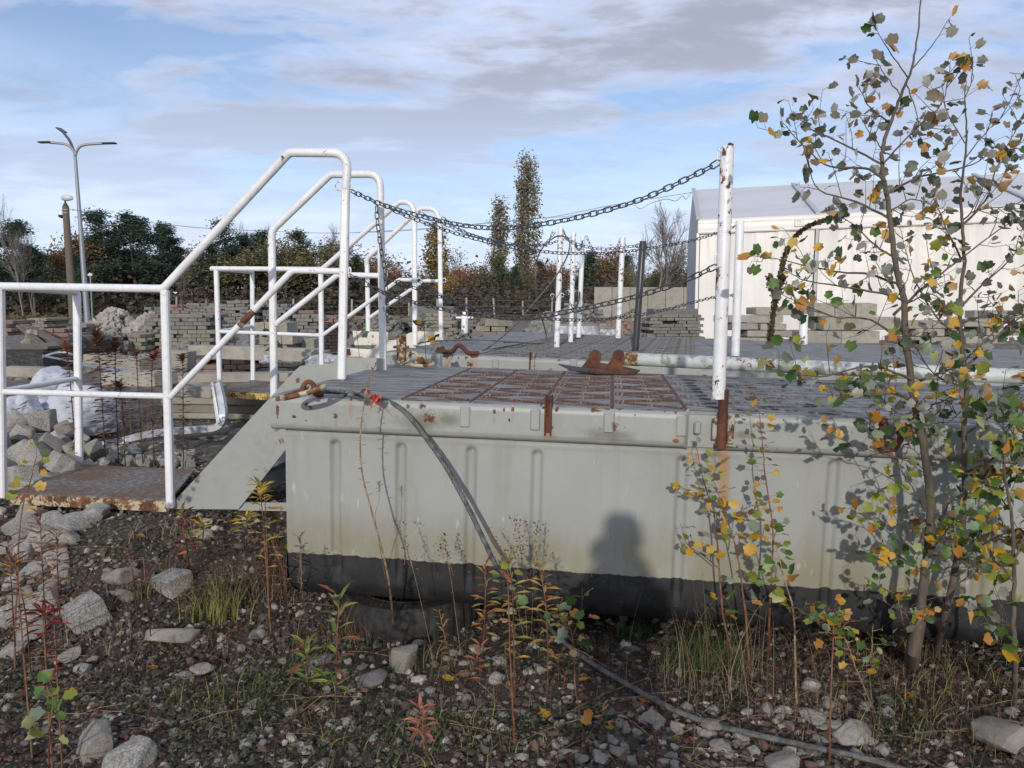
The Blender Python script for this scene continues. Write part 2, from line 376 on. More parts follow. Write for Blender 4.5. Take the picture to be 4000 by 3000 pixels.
t = NT('bark'); M['bark'] = t.col(t.mix(t.ramp(t.noise(30, 6, .7, sc=(1, 1, .25)), .4, .65), (.13, .10, .075), (.06, .048, .038)), .85, t.noise(60, 6, .7, sc=(1, 1, .3)), .6, .003)
t = NT('far_bark'); M['farbark'] = t.col((.12, .105, .09), .9)
t = NT('pale_bark'); M['palebark'] = t.col((.17, .155, .14), .9)
t = NT('red_stem'); M['redstem'] = t.col(t.mix(t.ramp(t.noise(20, 3, .6), .4, .6), (.16, .055, .035), (.22, .12, .06)), .7)
t = NT('dry_stem'); M['drystem'] = t.col(t.mix(t.ramp(t.noise(30, 3, .6), .4, .6), (.34, .25, .15), (.20, .12, .07)), .75)
t = NT('mullein_brown'); M['mullein'] = t.col(t.mix(t.ramp(t.noise(40, 3, .6), .4, .6), (.10, .075, .045), (.055, .04, .028)), .9)
def leaf_mat(name, trans=.35, rough=.55, spots=0.):
    t = NT(name); c = t.attr('Col')
    if spots:
        c = t.mix(t.ramp(t.noise(70, 4, .6), .60, .64, 0, spots), c, (.09, .045, .02))
    t.src(c, t.b.inputs['Base Color']); t.b.inputs['Roughness'].default_value = rough
    tr = t.n.new('ShaderNodeBsdfTranslucent'); t.l.new(c if not isinstance(c, tuple) else t.attr('Col'), tr.inputs[0])
    mx = t.n.new('ShaderNodeMixShader'); mx.inputs[0].default_value = trans
    t.l.new(t.b.outputs[0], mx.inputs[1]); t.l.new(tr.outputs[0], mx.inputs[2]); t.l.new(mx.outputs[0], t.out.inputs[0]); return t.m
M['leaf'] = leaf_mat('leaf_tissue', .3, .5)
M['leafspot'] = leaf_mat('spotted_leaf_tissue', .3, .5, .9)
M['farleaf'] = leaf_mat('far_foliage', .15, .8)
def solid_leaf(name, c, back=(.33, .35, .29), spots=0.):
    t = NT(name); g = t.n.new('ShaderNodeNewGeometry'); v = t.ramp(t.noise(25, 5, .6), .35, .65)
    cc = t.mix(v, c, tuple(x * .6 for x in c))
    rr = t.math('MULTIPLY', t.rnd(), 1.0)
    cc = t.mix(t.ramp(rr, 0, 1, 0, .5), cc, tuple(x * .55 for x in c))
    if spots: cc = t.mix(t.ramp(t.noise(75, 4, .6), .585, .62, 0, spots), cc, (.08, .035, .015))
    cc = t.mix(g.outputs['Backfacing'], cc, back)
    t.src(cc, t.b.inputs['Base Color']); t.b.inputs['Roughness'].default_value = .5
    tr = t.n.new('ShaderNodeBsdfTranslucent'); t.l.new(cc, tr.inputs[0])
    mx = t.n.new('ShaderNodeMixShader'); mx.inputs[0].default_value = .28
    t.l.new(t.b.outputs[0], mx.inputs[1]); t.l.new(tr.outputs[0], mx.inputs[2]); t.l.new(mx.outputs[0], t.out.inputs[0]); return t.m
LM = {
 'green': solid_leaf('green_poplar_leaf', (.105, .20, .032), (.24, .29, .19)),
 'dgreen': solid_leaf('dark_green_poplar_leaf', (.055, .115, .032), (.26, .28, .23)),
 'greyg': solid_leaf('grey_green_poplar_leaf', (.155, .17, .115), (.36, .36, .31)),
 'lime': solid_leaf('yellow_green_poplar_leaf', (.30, .33, .04), (.34, .36, .16)),
 'yellow': solid_leaf('yellow_poplar_leaf', (.72, .42, .03), (.62, .40, .10), .85),
 'orange': solid_leaf('orange_poplar_leaf', (.60, .27, .05), (.50, .30, .12), .5),
 'tan': solid_leaf('tan_poplar_leaf', (.28, .23, .15), (.36, .34, .27)),
 'brown': solid_leaf('brown_poplar_leaf', (.14, .07, .03), (.2, .13, .08)),
}

# ------------------------------------------------------------ ground
def axis(parts):
    return np.unique(np.round(np.concatenate(parts), 4))
gx = axis([-np.geomspace(5, 900, 26), np.arange(-5, 5.01, .035), np.geomspace(5, 900, 26)])
gy = axis([np.linspace(-60, .9, 14), np.arange(.9, 8, .035), np.arange(8, 30, .5), np.geomspace(30, 1500, 34)])
GX, GY = np.meshgrid(gx, gy, indexing='ij')
GZ = ground_z(GX, GY)
near = (np.abs(GX) < 5) & (GY > 1) & (GY < 8)
GZ = GZ + np.where(near, rng.normal(0, .0035, GZ.shape), 0)
gm = grid_mesh('ground', np.stack((GX, GY, GZ), -1))
t = NT('gravelly_soil'); spg = t.n.new('ShaderNodeSeparateXYZ'); t.l.new(t.tc.outputs['Object'], spg.inputs[0])
v1 = t.vor(55, out='Color'); vs_ = t.n.new('ShaderNodeSeparateColor'); t.l.new(v1, vs_.inputs[0]); vd = t.vor(55)
soil = t.mix(t.ramp(t.noise(2.2, 8, .65), .35, .65), (.034, .025, .018), (.062, .046, .033))
soil = t.mix(t.ramp(t.noise(1.3, 6, .6, off=(8, 8, 1)), .56, .66, 0, .6), soil, (.045, .052, .022))
peb = t.mix(vs_.outputs[1], (.07, .065, .06), (.24, .225, .20))
soil = t.mix(t.math('MULTIPLY', t.ramp(vs_.outputs[0], .55, .6), t.ramp(vd, .45, .3)), soil, peb)
yard = t.mix(t.ramp(t.noise(.8, 9, .7), .35, .65), (.085, .078, .068), (.15, .14, .125))
v2 = t.vor(9, out='Color'); v2s = t.n.new('ShaderNodeSeparateColor'); t.l.new(v2, v2s.inputs[0])
yard = t.mix(t.ramp(v2s.outputs[0], .75, .8, 0, .6), yard, (.27, .26, .24))
grass = t.mix(t.ramp(t.noise(.35, 8, .7), .35, .65), (.085, .075, .035), (.15, .105, .05))
yy = t.math('ADD', spg.outputs[1], t.math('MULTIPLY', t.noise(.4, 4, .6), 2))
g1 = t.mix(t.ramp(yy, 5.5, 8.5), soil, yard)
g1 = t.mix(t.ramp(yy, 46, 56), g1, grass)
gm.materials.append(t.col(g1, .92, t.math('ADD', t.noise(60, 8, .75), t.math('MULTIPLY', vd, -1.)), .8, .012))
tag(inst('ground', gm), kind='structure')

# ------------------------------------------------------------ pontoons
def blob(X, Z, cx, cz, rx, rz, p=1.6):
    return np.clip(1.12 - 1.12 * (np.abs((X - cx) / rx) ** 2 + np.abs((Z - cz) / rz) ** 2) ** .5, 0, 1)
YAW1, YAW2 = rad(-7.4), rad(-13)
def frame(O, yaw, tilt):
    return Matrix.Translation(O) @ Matrix.Rotation(yaw, 4, 'Z') @ Matrix.Rotation(tilt, 4, 'Y')
O1 = R(1056, 1545, 3.28); FR1 = frame(O1, YAW1, .024); FI1 = FR1.inverted()
O2 = R(1500, 1374, 6.0); FR2 = frame(O2, YAW2, .027); FI2 = FR2.inverted()
def to_loc(FI, p): return np.array(FI @ Vector(p))
def on_front(FRm, u, v, y=0.0):
    n = FRm.to_3x3() @ Vector((0, 1, 0)); p = FRm @ Vector((0, y, 0)); return to_loc(FRm.inverted(), RP(u, v, p, n))
def on_deck(FRm, u, v, z=0.0):
    n = FRm.to_3x3() @ Vector((0, 0, 1)); p = FRm @ Vector((0, 0, z)); return to_loc(FRm.inverted(), RP(u, v, p, n))
def wpt(FRm, p): return np.array(FRm @ Vector(p))

def make_pontoon(label, FRm, W, D, seams, rusty, grooves, step, stains, rims, ridges):
    root = thing('pontoon', label, 'pontoon'); root.matrix_world = FRm
    root.location = FRm.translation; root.rotation_euler = FRm.to_euler()
    # hull: front sheet with pressed, round headed grooves, turning under in a bilge
    xs = np.arange(.048, W - .03, step)
    zs = np.concatenate((np.arange(-.13, -.765, -step), [-.765]))
    na = 10; bil = [(.0 + .12 * (1 - math.cos(a)), -.80 - .12 * math.sin(a)) for a in np.linspace(0, PI / 2, na)[1:]] + [(.6, -.92)]
    prof = np.array([(0, z) for z in zs] + bil)
    XX = np.repeat(xs[:, None], len(prof), 1); ZZ = np.repeat(prof[None, :, 1], len(xs), 0); YY = .048 + np.repeat(prof[None, :, 0], len(xs), 0)
    dy = np.zeros_like(XX)
    for gxp, top, bot in grooves:
        hw = .021; cz = np.clip(ZZ, bot + hw, top - hw)
        dist = np.sqrt((XX - gxp) ** 2 + (ZZ - cz) ** 2)
        dy += .017 * sstep(hw + .004, hw - .008, dist)
    zz = np.array([[mnoise.noise(Vector((x * 1.3, z * 1.7, 3.))) for z in zs[::6]] for x in xs[::8]])
    from_i = np.clip(np.arange(len(xs)) / 8, 0, zz.shape[0] - 1.001); from_j = np.clip(np.arange(len(prof)) / 6, 0, zz.shape[1] - 1.001)
    i0 = from_i.astype(int); j0 = from_j.astype(int); fi = (from_i - i0)[:, None]; fj = (from_j - j0)[None]
    low = (zz[i0][:, j0] * (1 - fi) * (1 - fj) + zz[i0 + 1][:, j0] * fi * (1 - fj) + zz[i0][:, j0 + 1] * (1 - fi) * fj + zz[i0 + 1][:, j0 + 1] * fi * fj)
    for xr in ridges: dy -= .0035 * np.exp(-((XX - xr - .004 * low) / .005) ** 2) * (ZZ > -.6)
    wz = -.172 + .002 * low * 3; dy -= .0014 * np.exp(-((ZZ - wz) / .006) ** 2)
    YY = YY + dy + low * .014
    XX = XX + (YY - .048) * np.clip(1 - (XX - .035) / .5, 0, 1) * (ZZ < -.70)
    cols = np.zeros(XX.shape + (4,)); cols[..., 3] = 1
    for ch, cx, cz, rx, rz in stains: cols[..., ch] = np.maximum(cols[..., ch], blob(XX, ZZ, cx, cz, rx, rz))
    for gxp, top, bot in grooves: cols[..., 1] = np.maximum(cols[..., 1], .75 * blob(XX, ZZ, gxp - .012, top - .012, .022, .02))  # shade of each groove head painted into its upper left
    cols[..., 1] = np.maximum(cols[..., 1], .45 * sstep(-.185, -.15, ZZ))
    m = grid_mesh('hull_front', np.stack((XX, YY, ZZ), -1), cols); m.materials.append(M['hull']); inst('hull_front', m, root)
    b = MB()
    z0, z1, x0, x1, y0, y1 = -.92, -.012, .048, W - .03, .048, D - .03
    b.add([(x0, y0, z1), (x0, y0, z0 + .1), (x0 + .03, y0 + .03, z0 + .03), (x0 + .1, y0 + .1, z0), (x0 + .1, y1, z0), (x0 + .03, y1, z0 + .03), (x0, y1, z0 + .1), (x0, y1, z1),
           (x1, y1, z1), (x1, y1, z0), (x1, y0 + .2, z0), (x1, y0, z1)],
          [(0, 1, 6, 7), (1, 2, 5, 6), (2, 3, 4, 5), (7, 6, 5, 4, 9, 8), (8, 9, 10, 11), (3, 10, 9, 4)])
    o = b.build('hull_side', M['hull'], root, local=True)
    # rim
    rp = [(.03, -.001), (.012, -.003), (.004, -.010), (0, -.024), (0, -.05), (0, -.075), (0, -.10), (0, -.122), (.005, -.137), (.016, -.146), (.034, -.148)]
    for k, (a, e) in enumerate(rims):
        rs = np.arange(a, e + .0001, step); nr = []
        RX = np.repeat(rs[:, None], 41, 1)
        tt = np.linspace(0, len(rp) - 1, 41); pr = np.array([(np.interp(q, range(len(rp)), [p[0] for p in rp]), np.interp(q, range(len(rp)), [p[1] for p in rp])) for q in tt])
        RY = np.repeat(pr[None, :, 0], len(rs), 0); RZ = np.repeat(pr[None, :, 1], len(rs), 0)
        endd = np.minimum(RX - a, e - RX) if k else np.minimum(1.0, e - RX)
        sh = sstep(.022, 0, endd); RZ = RZ + sh * .012 * np.sign(-.075 - RZ) * -1 * (np.abs(RZ + .075) > .04); RY = RY + sh * .028
        RY = RY + .0035 * np.array([[mnoise.noise(Vector((x * 2.3, k, 8.)))] for x in rs])
        cc = np.zeros(RX.shape + (4,)); cc[..., 3] = 1
        for ch, cx, cz, rx, rz in stains: cc[..., ch] = np.maximum(cc[..., ch], blob(RX, RZ, cx, cz, rx, rz))
        edge = np.array([[max(0, mnoise.noise(Vector((x * 9, 2., k))) * 1.3)] for x in rs])
        cc[..., 0] = np.maximum(cc[..., 0], edge * sstep(-.03, -.008, RZ) * .9)
        cc[..., 1] = np.maximum(cc[..., 1], .35 * sstep(-.12, -.145, RZ) + .25 * np.array([[max(0, mnoise.noise(Vector((x * 1.6, 5., k))) * 2)] for x in rs]))
        m = grid_mesh('rim', np.stack((RX, RY, RZ), -1), cc); m.materials.append(M['grey']); inst('rim', m, root)
    b = MB(); b.box((W / 2, .044, -.075), (W - .02, .03, .135)); b.build('rim_backing', M['grey2'], root, local=True)
    b = MB()
    ys = np.linspace(.0, D, 24); pts = [(p[0], p[1]) for p in rp]
    P = np.array([[(p[0] - 0.0, y, p[1]) for p in pts] for y in ys]); 
    m = grid_mesh('rim', P); m.materials.append(M['grey']); inst('rim', m, root)
    b = MB(); b.box((W / 2, D - .01, -.075), (W, .02, .15)); b.build('rim', M['grey2'], root, local=True)
    # deck plates, seams and tread bars
    edges = [.0] + list(seams) + [W]
    for k in range(len(edges) - 1):
        a, e = edges[k], edges[k + 1]; n = 1 if (0 < k < len(edges) - 2) else max(1, int((e - a) / 1.2))
        for q in range(n):
            aa = a + (e - a) * q / n; ee = a + (e - a) * (q + 1) / n
            b = MB(); b.box(((aa + ee) / 2, D / 2 + .012, -.005), (ee - aa - .004, D - .03, .014), bev=.003)
            b.build('deck_plate', M[rusty.get(k, 'deck_grey')], root, local=True)
    bar = MB().box((0, 0, 0), (1, .012, .008), bev=.002).mesh('tread_bar')
    L = seams[1] - seams[0]; bar.materials.append(M['bar'])
    bar2 = bar.copy(); bar2.materials.clear(); bar2.materials.append(M['bar2'])
    SPB = .148; nb = int((D - .26) / SPB); cnt = 0
    for k in range(1, len(edges) - 2):
        a, e = edges[k], edges[k + 1]; w = e - a - .045
        for j in range(nb):
            if cnt >= 290: break
            y = .12 + j * SPB + rng.normal(0, .006); s = 1 if j % 2 else -1; ang = s * math.atan2(.115, w) + rng.normal(0, .02)
            Mx = Matrix.Translation(((a + e) / 2, y + .03, .005)) @ Matrix.Rotation(ang, 4, 'Z') @ Matrix.Diagonal((w * 1.06 / math.cos(ang), 1, 1, 1))
            inst('tread_bar', bar if rusty.get(k, 'x') == 'deck_rust' else bar2, root, Mx); cnt += 1
    for s in seams:
        b = MB(); b.box((s, D / 2, .002), (.016, D - .12, .006), bev=.002)
        b.build('seam_strip', M['rust'] if rusty.get(list(seams).index(s), 'x') == 'deck_rust' or s == seams[0] else M['deck_mid'], root, local=True)
    return root

sx = [on_deck(FR1, u, 1556 + (u - 1580) * .035)[0] for u in (1580, 1846, 2120, 2391, 2676, 2960, 3275)]
def hx(u, v): return on_front(FR1, u, v, .032)
gro = [(hx(u, 1950)[0], hx(u, vt)[2], hx(u, vb)[2]) for u, vt, vb in ((1305, 1722, 2240), (1560, 1735, 2262), (1835, 1748, 2280), (2093, 1762, 2300), (2662, 1786, 2335), (3255, 1800, 2380), (3560, 1835, 2400), (3860, 1850, 2420))]
st = []
def stain(ch, u, v, ru, rv, y=0.0):
    p = on_front(FR1, u, v, y); k = 3010 / 3.2; st.append((ch, p[0], p[2], ru / k, rv / k))
for u, v, a, b_ in ((1084, 1605, 13, 62), (1150, 1628, 20, 14), (1195, 1642, 14, 7), (1312, 1625, 17, 24), (1368, 1562, 12, 8), (1210, 1640, 9, 5), (1930, 1608, 12, 22), (1968, 1602, 9, 18), (2003, 1600, 13, 16), (1990, 1640, 9, 14),
                    (2145, 1672, 30, 30), (2122, 1590, 12, 20), (2175, 1600, 16, 24), (2372, 1600, 22, 10), (2420, 1600, 12, 12), (2482, 1622, 8, 12), (2597, 1608, 8, 14), (2640, 1612, 14, 18), (2640, 1722, 26, 16),
                    (2860, 1690, 12, 34), (2800, 1745, 40, 14), (2780, 1712, 8, 40), (2740, 1700, 5, 6), (3230, 1633, 60, 7), (3440, 1660, 60, 30), (3420, 1752, 30, 24), (3060, 1640, 8, 10), (3150, 1640, 6, 8), (1085, 1560, 20, 20)):
    stain(0, u, v, a, b_)
for u, v, a, b_ in ((1370, 1600, 16, 62), (2145, 1705, 45, 34), (2835, 1830, 34, 150), (2835, 1950, 26, 120), (1312, 1655, 12, 26), (2650, 1690, 26, 60), (3440, 1720, 60, 60), (2725, 1800, 12, 60), (1930, 1640, 10, 30), (2003, 1630, 9, 34), (2640, 1650, 12, 40), (2420, 1630, 8, 30)):
    stain(2, u, v, a, b_)
for u, v, a, b_ in ((1650, 1650, 160, 60), (2380, 1700, 160, 40), (2900, 1700, 60, 30), (2800, 1780, 60, 30), (1750, 1640, 90, 50), (2850, 2360, 200, 30)):
    stain(1, u, v, a, b_)
R1E = on_front(FR1, 2694, 1660)[0]; R2S = on_front(FR1, 2800, 1660)[0]
W1 = 4.4
pont1 = make_pontoon('grey steel pontoon in front, black below the waterline, with rusty tread bars on its deck', FR1, W1, 1.72, sx, {1: 'deck_rust', 2: 'deck_rust', 3: 'deck_rust', 4: 'deck_rust', 5: 'deck_mid', 6: 'deck_mid'}, gro, .0075, st, [(.0, R1E), (R2S, W1)], [hx(u, 1950)[0] for u in (2335, 2402, 2742, 2905)])
sx2 = [on_deck(FR2, 2570 + 152 * k, 1398)[0] for k in range(-5, 2)]
st = [(0, on_front(FR2, u, v)[0], on_front(FR2, u, v)[2], a / 500, b_ / 500) for u, v, a, b_ in ((1750, 1385, 40, 20), (1850, 1390, 30, 20), (2080, 1400, 14, 20), (2330, 1412, 20, 10))] + \
     [(2, on_front(FR2, u, v)[0], on_front(FR2, u, v)[2], a / 500, b_ / 500) for u, v, a, b_ in ((1748, 1420, 26, 50), (1852, 1420, 20, 50))]
pont2 = make_pontoon('second grey pontoon lying behind the near one, with a dark streaked deck', FR2, 6.2, 4.5, sx2, {1: 'deck_mid', 2: 'deck_mid', 3: 'deck_mid', 4: 'deck_mid', 5: 'deck_mid', 6: 'deck_mid'}, [], .03, st, [(0., 6.15)], [])

# small fittings of the near pontoon
def front_box(u0, v0, u1, v1, proud, th, mat, name, FRm=FR1, par=None, bev=.006, label=None):
    a = on_front(FRm, u0, v0, -proud); c = on_front(FRm, u1, v1, -proud)
    b = MB(); b.box(((a[0] + c[0]) / 2, -proud + th / 2, (a[2] + c[2]) / 2), (abs(c[0] - a[0]), th, abs(a[2] - c[2])), bev=bev)
    return b.build(name, mat, par or pont1, local=True, label=label)
for u0, v0, u1, v1 in ((1795, 1588, 1836, 1672), (2071, 1598, 2110, 1684), (2358, 1608, 2400, 1694)):
    front_box(u0, v0, u1, v1, .006, .02, M['grey'], 'rim_pad')
front_box(2642, 1625, 2682, 1708, .005, .02, M['grey'], 'rim_pad')
front_box(2714, 1648, 2738, 1698, .012, .03, M['grey'], 'rim_tab')
for dx in (-.011, .012):     # rusty guide fin, two plates
    c = on_front(FR1, 2143, 1590); b = MB()
    x = c[0] + dx
    b.prism([(x - .003, -.035, .052), (x - .003, .03, .048), (x - .003, .03, -.12), (x - .003, -.012, -.118), (x - .003, -.035, -.06)], (.006, 0, 0))
    b.build('guide_fin', M['rust'], pont1, local=True)
b = MB(); b.box((on_front(FR1, 2143, 1590)[0], .0, -.03), (.03, .025, .15)); b.build('guide_fin_web', M['rust'], pont1, local=True)
# same fin on the second pontoon
for dx in (-.012, .02):
    c = on_front(FR2, 2078, 1400); b = MB(); x = c[0] + dx
    b.prism([(x - .003, -.03, .045), (x - .003, .02, .045), (x - .003, .02, -.13), (x - .003, -.03, -.12)], (.006, 0, 0)); b.build('guide_fin', M['rust'] if dx < 0 else M['grey2'], pont2, local=True)
for u in (1935, 2240): front_box(u - 13, 1402, u + 13, 1440, .008, .02, M['grey'], 'rim_pad', FR2, pont2)
# bent rusty handle on the second rim
def tubeon(name, pts, r, mat, parent=None, seg=10, label=None, **k): return MB().tube(pts, r, seg, **k).build(name, mat, parent, smooth=True, label=label)
def smoothpath(P, n=8):
    P = [np.asarray(p, float) for p in P]; out = []
    Q = [2 * P[0] - P[1]] + P + [2 * P[-1] - P[-2]]
    for i in range(1, len(Q) - 2):
        for k in range(n):
            t = k / n; a, b, c, d = Q[i - 1], Q[i], Q[i + 1], Q[i + 2]
            out.append(.5 * ((2 * b) + (c - a) * t + (2 * a - 5 * b + 4 * c - d) * t * t + (-a + 3 * b - 3 * c + d) * t ** 3))
    out.append(P[-1]); return out
hp = [to_loc(FI2, R(u, v, 5.86)) for u, v in ((1727, 1374), (1765, 1374), (1785, 1352), (1798, 1350), (1812, 1362), (1830, 1378), (1872, 1380))]
MB().tube(smoothpath(hp), .017, 10).build('bent_handle', M['rust'], pont2, local=True, smooth=True)
# rusty socket with the rod of the near post
sp_ = on_front(FR1, 2818, 1680); RODX = sp_[0]
b = MB(); b.tube([(RODX, -.012, .10), (RODX, -.012, -.135)], .0195, 14); b.build('post_socket', M['rust'], pont1, local=True, smooth=True)
b = MB(); b.box((RODX - .028, -.006, -.06), (.018, .02, .085), bev=.003); b.box((RODX + .034, -.008, -.055), (.026, .024, .12), bev=.003); b.box((RODX + .02, -.004, -.125), (.09, .02, .012), bev=.002)
b.build('socket_bracket', M['creamgrey'], pont1, local=True)
front_box(2830, 1640, 2880, 1655, .010, .02, M['grey'], 'rim_lip')
# rusty hanging hook at the right
hk = on_front(FR1, 3445, 1700); b = MB()
b.box((hk[0] - .02, -.012, hk[2] + .045), (.06, .03, .06), bev=.006); b.tube([(hk[0] + .05, -.03, hk[2] + .05), (hk[0] + .055, -.035, hk[2] - .01), (hk[0] + .035, -.035, hk[2] - .045), (hk[0], -.035, hk[2] - .05), (hk[0] - .012, -.03, hk[2] - .02), (hk[0] - .01, -.03, hk[2] + .04)], .014, 8)
b.build('rim_hook', M['rust'], pont1, local=True, smooth=True)

# ------------------------------------------------------------ posts with pipe caps
def ring_pts(c, r, ax=(0, 1, 0), n=18, gap=0.0, start=0.0, squash=1.0):
    ax = Vector(ax).normalized(); a = ax.orthogonal().normalized(); b2 = ax.cross(a)
    nn = n if gap == 0 else n + 1
    return [np.array(Vector(c) + r * (math.cos(start + (2 * PI - gap) * k / n) * a + squash * math.sin(start + (2 * PI - gap) * k / n) * b2)) for k in range(nn)]
def post(u0, v0, u1, v1, D, wpx, mat, label, hooks=(), group=None, name='chain_post', cat='post'):
    r = wpx * D / F / 2; top = R(u0, v0, D); base = R(u1, v1, D)
    rt = thing(name, label, cat, base, group)
    MB().tube([base, base + (top - base) * .5, top - (top - base) * .004, top], [r, r, r, r * .93], 20).build('tube', mat, rt, smooth=True, angle=50)
    for (hu, hv, sgn) in hooks:
        c = R(hu, hv, D); MB().tube(ring_pts(c, .017, (0.2, 1, 0.1), 12), .0035, 6, closed=True).build('eye', M['whiterust'] if mat is not M['blackpost'] else M['blackpost'], rt, smooth=True)
    return rt
P1D = float(wpt(FR1, (RODX, -.012, 0))[1])
p1 = post(2841, 573, 2806, 1558, P1D, 52, M['whiterust'], 'tall white pipe post on a rusty rod at the front rim of the near pontoon', [])
b = MB(); c = R(2854, 566, P1D); b.box(c, (.02, .02, .012), Matrix.Rotation(.4, 3, 'Y'), bev=.003); b.build('broken_tip', M['rust'], p1)
for (hu, hv) in ((2806, 612), (2798, 1020)):
    pts = [R(hu + a, hv + c_, P1D - .0) for a, c_ in ((10, -22), (2, -26), (-4, -16), (-4, 14), (-2, 22), (8, 22))]
    MB().tube(smoothpath(pts, 4), .0035, 6).build('hook', M['whiterust'], p1, smooth=True)
PD = {}
post(2891, 862, 2872, 1390, 6.5, 33, M['white'], 'white pipe post half hidden behind the tall near post', [(2876, 880, -1), (2868, 1155, -1)])
p3 = post(2191, 888, 2174, 1368, 7.19, 22, M['whiterust'], 'white post with orange rust at its foot, first of the middle row', [(2163, 908, -1), (2200, 908, 1), (2158, 1155, -1), (2196, 1153, 1)])
post(2241, 908, 2229, 1336, 8.07, 19, M['whiterust'], 'white post with a rusty foot ring, second of the middle row', [(2222, 928, -1), (2217, 1140, -1)])
post(2277, 922, 2260, 1318, 8.73, 18, M['white'], 'clean white post, third and thinnest of the middle row', [])
post(2433, 926, 2414, 1321, 8.75, 20, M['whiterust'], 'white post with a rust spot at its top, just left of the black post', [])
post(2512, 942, 2481, 1378, 6.9, 26, M['blackpost'], 'black painted post with two rings at its top, leaning a little', [(2490, 960, -1), (2532, 960, 1), (2473, 1215, -1)])

# white and rusty bollards
def bollard(u, v0, v1, D, wpx, bar, mat, label, cat='bollard', two=False):
    top, base = R(u + (v1 - v0) * .005, v0, D), R(u, v1, D); r = wpx * D / F / 2
    rt = thing('bollard', label, cat, base)
    MB().tube([base, top - np.array((0, 0, .006)), top], [r, r, r * .96], 22).build('body', mat, rt, smooth=True, angle=50)
    if bar:
        bv, l, rr = bar; c = R(u, bv, D)
        MB().tube([c - np.array((l, .01, 0)), c - np.array((l * .9, .01, 0)), c + np.array((l * .9, -.01, 0)), c + np.array((l, -.01, 0))], [rr * .9, rr, rr, rr * .9], 12).build('cross_pin', mat, rt, smooth=True)
    return rt
bollard(1568, 1310, 1416, 4.86, 38, (1355, .05, .009), M['creamrust'], 'short rusty cream bollard at the back corner of the near deck')
bollard(1815, 1214, 1302, 9.4, 26, (1241, .105, .015), M['whiterust'], 'short white bollard with a cross pin and rust runs, far on the second deck')
bollard(3138, 1226, 1345, 8.6, 32, (1236, .05, .008), M['whiterust'], 'white bollard in front of the slab stacks under the leaves')

